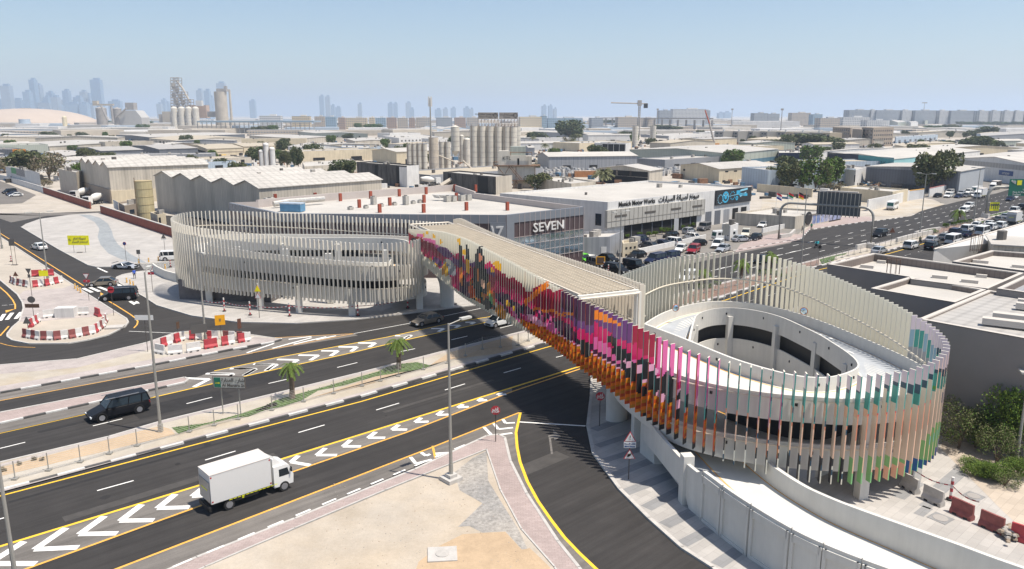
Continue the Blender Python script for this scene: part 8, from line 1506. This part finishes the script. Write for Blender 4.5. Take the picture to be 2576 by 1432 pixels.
def barriers(k, pts, pat, where, lab, grp, sp=1.62):
    P_ = [at(k, *q) for q in pts]; tot = sum((P_[i + 1] - P_[i]).length for i in range(len(P_) - 1)); n = max(1, int(tot / sp)); pos = []
    for j in range(n):
        s = (j + .5) * tot / n; i = 0
        while s > (P_[i + 1] - P_[i]).length and i < len(P_) - 2: s -= (P_[i + 1] - P_[i]).length; i += 1
        d = (P_[i + 1] - P_[i]).normalized(); pos.append((P_[i] + d * s, math.atan2(d.y, d.x)))
    for j, (p, a) in enumerate(pos):
        key = pat[j % len(pat)]; l_ = f'{lab}, {ordn(j)} from the left {where}'
        if key not in BP: BP[key] = barrier_proto({'s': [m_br, m_bw], 't': [m_bd, m_bw], 'w': [m_bw], 'r': [m_br], 'g': [m_bg], 'd': [m_bd]}[key]); o = BP[key]
        else: o = copy_tree(BP[key])
        o.location = (*p, .13); o.rotation_euler = (0, 0, a); o['label'] = l_; o['group'] = grp; o.scale = (1, 1, 1.3)
g1 = 'barriers round the oval sand patch'; barriers('L', [(240, 1275), (400, 1302), (580, 1302), (770, 1278), (960, 1240), (1040, 1185), (1085, 1110)], 'tttttts', 'in the front row of the oval ring', 'red and white barrier', g1)
barriers('L', [(285, 1180), (330, 1165), (380, 1130), (415, 1115)], 'ss', 'at the left end of the oval ring', 'red and white barrier', g1); barriers('L', [(420, 1085), (620, 1062), (750, 1052), (930, 1045)], 'w', 'in the back row of the oval ring', 'white barrier', g1); barriers('L', [(950, 1040), (1040, 1078)], 'r', 'at the right end of the oval ring', 'all red barrier', g1)
g1 = 'barriers round the small ring by the left lamp'; barriers('L', [(110, 715), (160, 742), (300, 768)], 't', 'in the small ring, front left', 'faded dark red barrier', g1); barriers('L', [(330, 768), (480, 750), (640, 715)], 's', 'in the small ring, front right', 'red and white barrier', g1); barriers('L', [(315, 658), (560, 645)], 'r', 'in the back row of the small ring', 'all red barrier', g1)
g1 = 'barriers of the striped triangle'; barriers('L', [(1625, 1385), (1890, 1298)], 's', 'on the left slanting side of the triangle', 'red and white barrier', g1); barriers('L', [(1910, 1300), (2090, 1300), (2240, 1300)], 's', 'on the back side of the striped triangle', 'red and white barrier', g1); barriers('L', [(2260, 1300), (2540, 1315)], 't', 'on the back side of the triangle', 'faded red barrier', g1)
barriers('q', [(995, 45), (1070, 60), (1190, 50)], 'w', 'at the lower left corner of the triangle', 'white barrier', g1); barriers('q', [(1195, 48), (1300, 30)], 'w', 'in the middle of the triangle front side', 'white barrier', g1); barriers('k', [(390, 1340), (540, 1312)], 'r', 'on the front side of the triangle', 'all red barrier', g1); barriers('k', [(545, 1310), (830, 1260)], 's', 'on the right front side of the triangle', 'red and white barrier', g1)
g1 = 'barriers on the paving at the lower right'; barriers('S', [(1315, 1010), (1520, 1140), (1780, 1265)], 'g', 'in the lower right row', 'grey dusty barrier', g1); barriers('S', [(1800, 1275), (2070, 1400), (2400, 1545)], 'd', 'in the lower right row', 'dark red barrier', g1); barriers('S', [(2440, 1560), (2700, 1650)], 'r', 'at the end of the lower right row', 'bright red barrier', g1)
# the white masonry box inside the oval ring
t = tag(MB().box((*at('L', 680, 1065), .8), (2.6, 1.4, 1.4), .1).build('utility_box', m_ww), 'white and grey utility box between the back barriers of the oval ring', 'utility box'); tag(MB().box((*at('L', 1170, 1180), .25), (2.2, 1.5, .22), .2).build('manhole_slab', m_kerb), 'grey manhole slab on the sand at the island tip', 'slab')
for i, (k, x, y, lb) in enumerate([('L', 1290, 720, 'left of three on the pavement by the crossing'), ('L', 1325, 737, 'middle of three on the pavement by the crossing'), ('L', 1357, 757, 'right of three on the pavement by the crossing'), ('L', 765, 782, 'left of three on the island by the crossing'), ('L', 792, 802, 'middle of three on the island by the crossing'), ('L', 820, 822, 'right of three on the island by the crossing'), ('L', 1512, 510, 'on the plaza left of the white off-roader'), ('L', 1610, 497, 'on the plaza nearest the white off-roader'), ('L', 1680, 578, 'beside the curved white parapet'), ('L', 1412, 522, 'behind the sports coupe')]):
    p = at(k, x, y); t = tag(MB().cyl((0, 0, 0), .13, .85, 10).build('bollard', M('bollard_amber', (.72, .42, .10), .6, .1, 2), loc=(*p, .13)), f'short amber bollard, {lb}', 'bollard', 'amber bollards'); MB().cyl((0, 0, .55), .135, .1, 10).build('reflector', m_bw, t)
for k, x, y, h_, lb in [('M', 520, 1092, 1.9, 'leftmost under the left ramp'), ('M', 782, 1132, 1.9, 'second from the left under the left ramp'), ('M', 1182, 1142, 1.9, 'third from the left under the left ramp'), ('M', 1876, 1140, 1.9, 'fourth from the left under the left ramp'), ('M', 2382, 1062, 1.9, 'fifth from the left, nearest the pier'), ('x', 1550, 500, 1.4, 'on the side street near the parapet'), ('L', 115, 505, 1.2, 'on the sand at the left edge'), ('y', 517, 905, 1.3, 'between the parked black cars, right one'), ('y', 478, 880, 1.3, 'between the parked black cars, left one'), ('S', 1825, 1175, 1.7, 'on the paving near the grey barriers')]:
    p = at(k, x, y); t = thing('marker_post', f'red and white banded marker post, {lb}', 'marker post', (*p, .13), 0, 'banded marker posts')
    for j in range(6): MB().cyl((0, 0, .12 + j * h_ / 6), .11, h_ / 6, 8).build('band', m_br if j % 2 == 0 else m_bw, t)
    MB().cyl((0, 0, 0), .28, .12, 10).build('base', m_dark, t)
def tape(label, k, pts, z=1.15):
    g = MB(); P_ = [at(k, *q) for q in pts]; m_ = 0
    for i in range(len(P_) - 1):
        L = (P_[i + 1] - P_[i]).length; n = int(L / .3)
        for j in range(n):
            a, b = P_[i].lerp(P_[i + 1], j / n), P_[i].lerp(P_[i + 1], (j + 1) / n); s = lambda u: z - .25 * math.sin(math.pi * u); g.face([(*a, s(j / n) - .06), (*b, s((j + 1) / n) - .06), (*b, s((j + 1) / n) + .04), (*a, s(j / n) + .04)], m_ % 2); m_ += 1
    tag(g.build('barrier_tape', [m_br, m_bw]), label, 'barrier tape')
tape('sagging red and white tape strung along the columns of the left ramp', 'M', [(300, 1075), (520, 1092), (782, 1132), (1182, 1142), (1876, 1140), (2382, 1062)], 1.6); tape('sagging red and white tape beside the grey barriers at the lower right', 'S', [(1440, 1010), (1825, 1175), (2100, 1350)], 1.3)
def fence(label, k_pts, h=1.55, posts=None):
    t = wthing('mesh_fence', label, 'fence', (*k_pts[0], 0)); P_ = []
    for i in range(len(k_pts) - 1):
        A, B = k_pts[i], k_pts[i + 1]; n = max(1, round((B - A).length / 3.0)); P_ += [A.lerp(B, j / n) for j in range(n)]
    P_.append(k_pts[-1])
    for p in P_[:100]: MB().tube([(*p, .13), (*p, .13 + h)], .045, 6).box((*p, .2), (.4, .4, .15)).build('post', m_pole, t)
    g = MB(); [g.tube([(*p, z) for p in (P_[i], P_[i + 1])], .011, 3) for i in range(len(P_) - 1) for z in [.3 + j * .16 for j in range(9)]]; g.build('wire_mesh', M('wire', (.38, .37, .35), .5, .1, 3, metal=.4), t)
fence('long low wire mesh fence on thin posts along the near side of the median', ats('q', [(-300, 960), (100, 866), (520, 755), (885, 650), (1220, 560), (1535, 478)]) + ats('r', [(654, 418), (1010, 322), (1232, 262), (1530, 182)]) + ats('s', [(60, 95), (278, 72), (400, 20)]))
fence('wire mesh fence on the median behind the cream blades and along the grass', ats('v', [(560, 420), (900, 330), (1300, 235), (1500, 190)]) + ats('z', [(50, 960), (330, 880), (440, 840), (780, 745), (1010, 690), (1400, 590), (1900, 470)]), 1.5)
fence('louvred dark fence panels between white posts before the workshop yard', [at('y', 850, 680), at('y', 1150, 640), at('y', 1330, 590)], 1.9)
def jersey(label, k, pts, h=1.1): wall(label, [at(k, *q) for q in pts], h, m_kerb, .5, None, 'concrete_barrier')
jersey('pale concrete crash barrier around the foot of the gantry leg in the median', 'z', [(800, 700), (890, 680), (1000, 700)]); jersey('long pale concrete crash barrier beside the grass in the median', 'h', [(490, 1140), (700, 1080), (1065, 1000)]); jersey('grey concrete barrier behind the lamp post in the median', 'h', [(790, 1010), (1000, 960), (1200, 930)], .8); jersey('short pale concrete barrier by the left leg of the gantry', 'z', [(110, 595), (200, 580), (240, 540)], .9)
MBx = MB(); rng = random.Random(9)
for k, x0, x1, y0, y1, n in (('c', 230, 760, 895, 965, 150), ('c', 690, 1000, 850, 900, 110), ('c', 1230, 1530, 860, 940, 140)):
    for _ in range(n): p = at(k, rng.uniform(x0, x1), rng.uniform(y0, y1)); s_ = rng.uniform(1.2, 2.4); MBx.box((p.x, p.y, s_ / 2), (1.3, 1.3, s_), RA, rng.randint(0, 1))
tag(MBx.build('block_stacks', [M('block_grey', (.33, .34, .35), .9, .15, 1), M('block_pale', (.48, .46, .43), .9, .15, 1)]), kind='stuff')
g = MB()
for _ in range(170): p = at('d', rng.gauss(945, 55), rng.gauss(1052, 12)); d_ = abs(p.x - at('d', 945, 1052).x); g.box((*p, rng.uniform(.2, max(.5, 2.6 - d_ * .12))), (rng.uniform(.4, 1.8), rng.uniform(.4, 1.2), rng.uniform(.3, .9)), rng.uniform(0, 3), rng.randint(0, 3), rng.uniform(-.4, .4))
tag(g.build('rubble', [M('junk_tan', (.36, .28, .19), .9, .2, 1), M('junk_grey', (.3, .3, .3), .9, .2, 1), plain('junk_blue', (.10, .22, .33), .7), M('junk_brown', (.2, .12, .08), .9, .2, 1)]), kind='stuff')
t = wthing('shipping_container', 'orange brown shipping container in the block yard', 'container', (*at('c', 665, 965), 0)); MB().box((*at('c', 665, 965), 1.4), (10, 2.6, 2.7), .05).build('body', M('container_orange', (.42, .19, .08), .7, .15, .5, stripes=.5), t); MB().box((*at('c', 665, 965), 2.8), (10.1, 2.7, .1), .05).build('roof', M('container_top', (.5, .36, .26), .8, .1, 1), t)
p = at('r', 1500, 1355); t = tag(MB().box((*p, .15), (1.9, 1.7, .12), .1).build('manhole', m_kerb), 'square concrete manhole surround in the sandy lot', 'manhole'); MB().cyl((*p, .2), .45, .05, 14).build('cover', m_bg, t)
for k, x, y, s_, lb in (('S', 2062, 1137, 1.0, 'round manhole cover in a diamond frame on the right paving'), ('S', 1725, 1362, 1.1, 'dark square grate on the right paving')): p = at(k, x, y); t = tag(MB().box((*p, .145), (s_ * 1.2, s_ * 1.2, .02), .6).build('manhole', m_paved), lb, 'manhole'); MB().cyl((*p, .155), s_ * .45, .02, 16).build('cover', m_cp, t)
def stones(name, k, x0, x1, y0, y1, n, s0, s1, pile=0):
    g = MB()
    for _ in range(n):
        p = at(k, rng.uniform(x0, x1), rng.uniform(y0, y1)) if not pile else at(k, rng.gauss((x0 + x1) / 2, (x1 - x0) / 5), rng.gauss((y0 + y1) / 2, (y1 - y0) / 5)); s_ = rng.uniform(s0, s1); g.dome((*p, .12 + rng.random() * pile), s_, s_ * .7, 5, 2, rng.randint(0, 1))
    tag(g.build(name, [m_gravel, M('stone_brown', (.30, .24, .18), .9, .2, 3)]), kind='stuff')
stones('stones', 's', -900, 380, 900, 1430, 260, .02, .055); stones('gravel_pile', 'S', 2330, 2560, 1480, 1600, 260, .1, .3, .5)
tag(MB().box((*at('h', 1208, 160), 3.5), (1.6, 1.0, 7.0), RA).box((*at('h', 1208, 160), 7.1), (1.8, 1.2, .2), RA).build('pillar_sign', M('peach_pillar', (.55, .33, .22), .7, .06, 1)), 'tall peach coloured pillar beside the large open tree', 'pillar')
# ================================================================ air
lo, hi = -1.0, 460.0
g = MB(); g.box((0, 29000, (lo + hi) / 2), (62000, 60400, hi - lo)); hz = g.build('haze', [])
tag(hz, kind='stuff'); hm = bpy.data.materials.new('haze'); hm.use_nodes = True; n = hm.node_tree.nodes
n.remove(n['Principled BSDF']); pv = n.new('ShaderNodeVolumePrincipled'); pv.inputs['Color'].default_value = (.62, .75, .92, 1); pv.inputs['Density'].default_value = HAZE; pv.inputs['Anisotropy'].default_value = .3
hm.node_tree.links.new(pv.outputs[0], n['Material Output'].inputs['Volume']); hz.data.materials.append(hm)
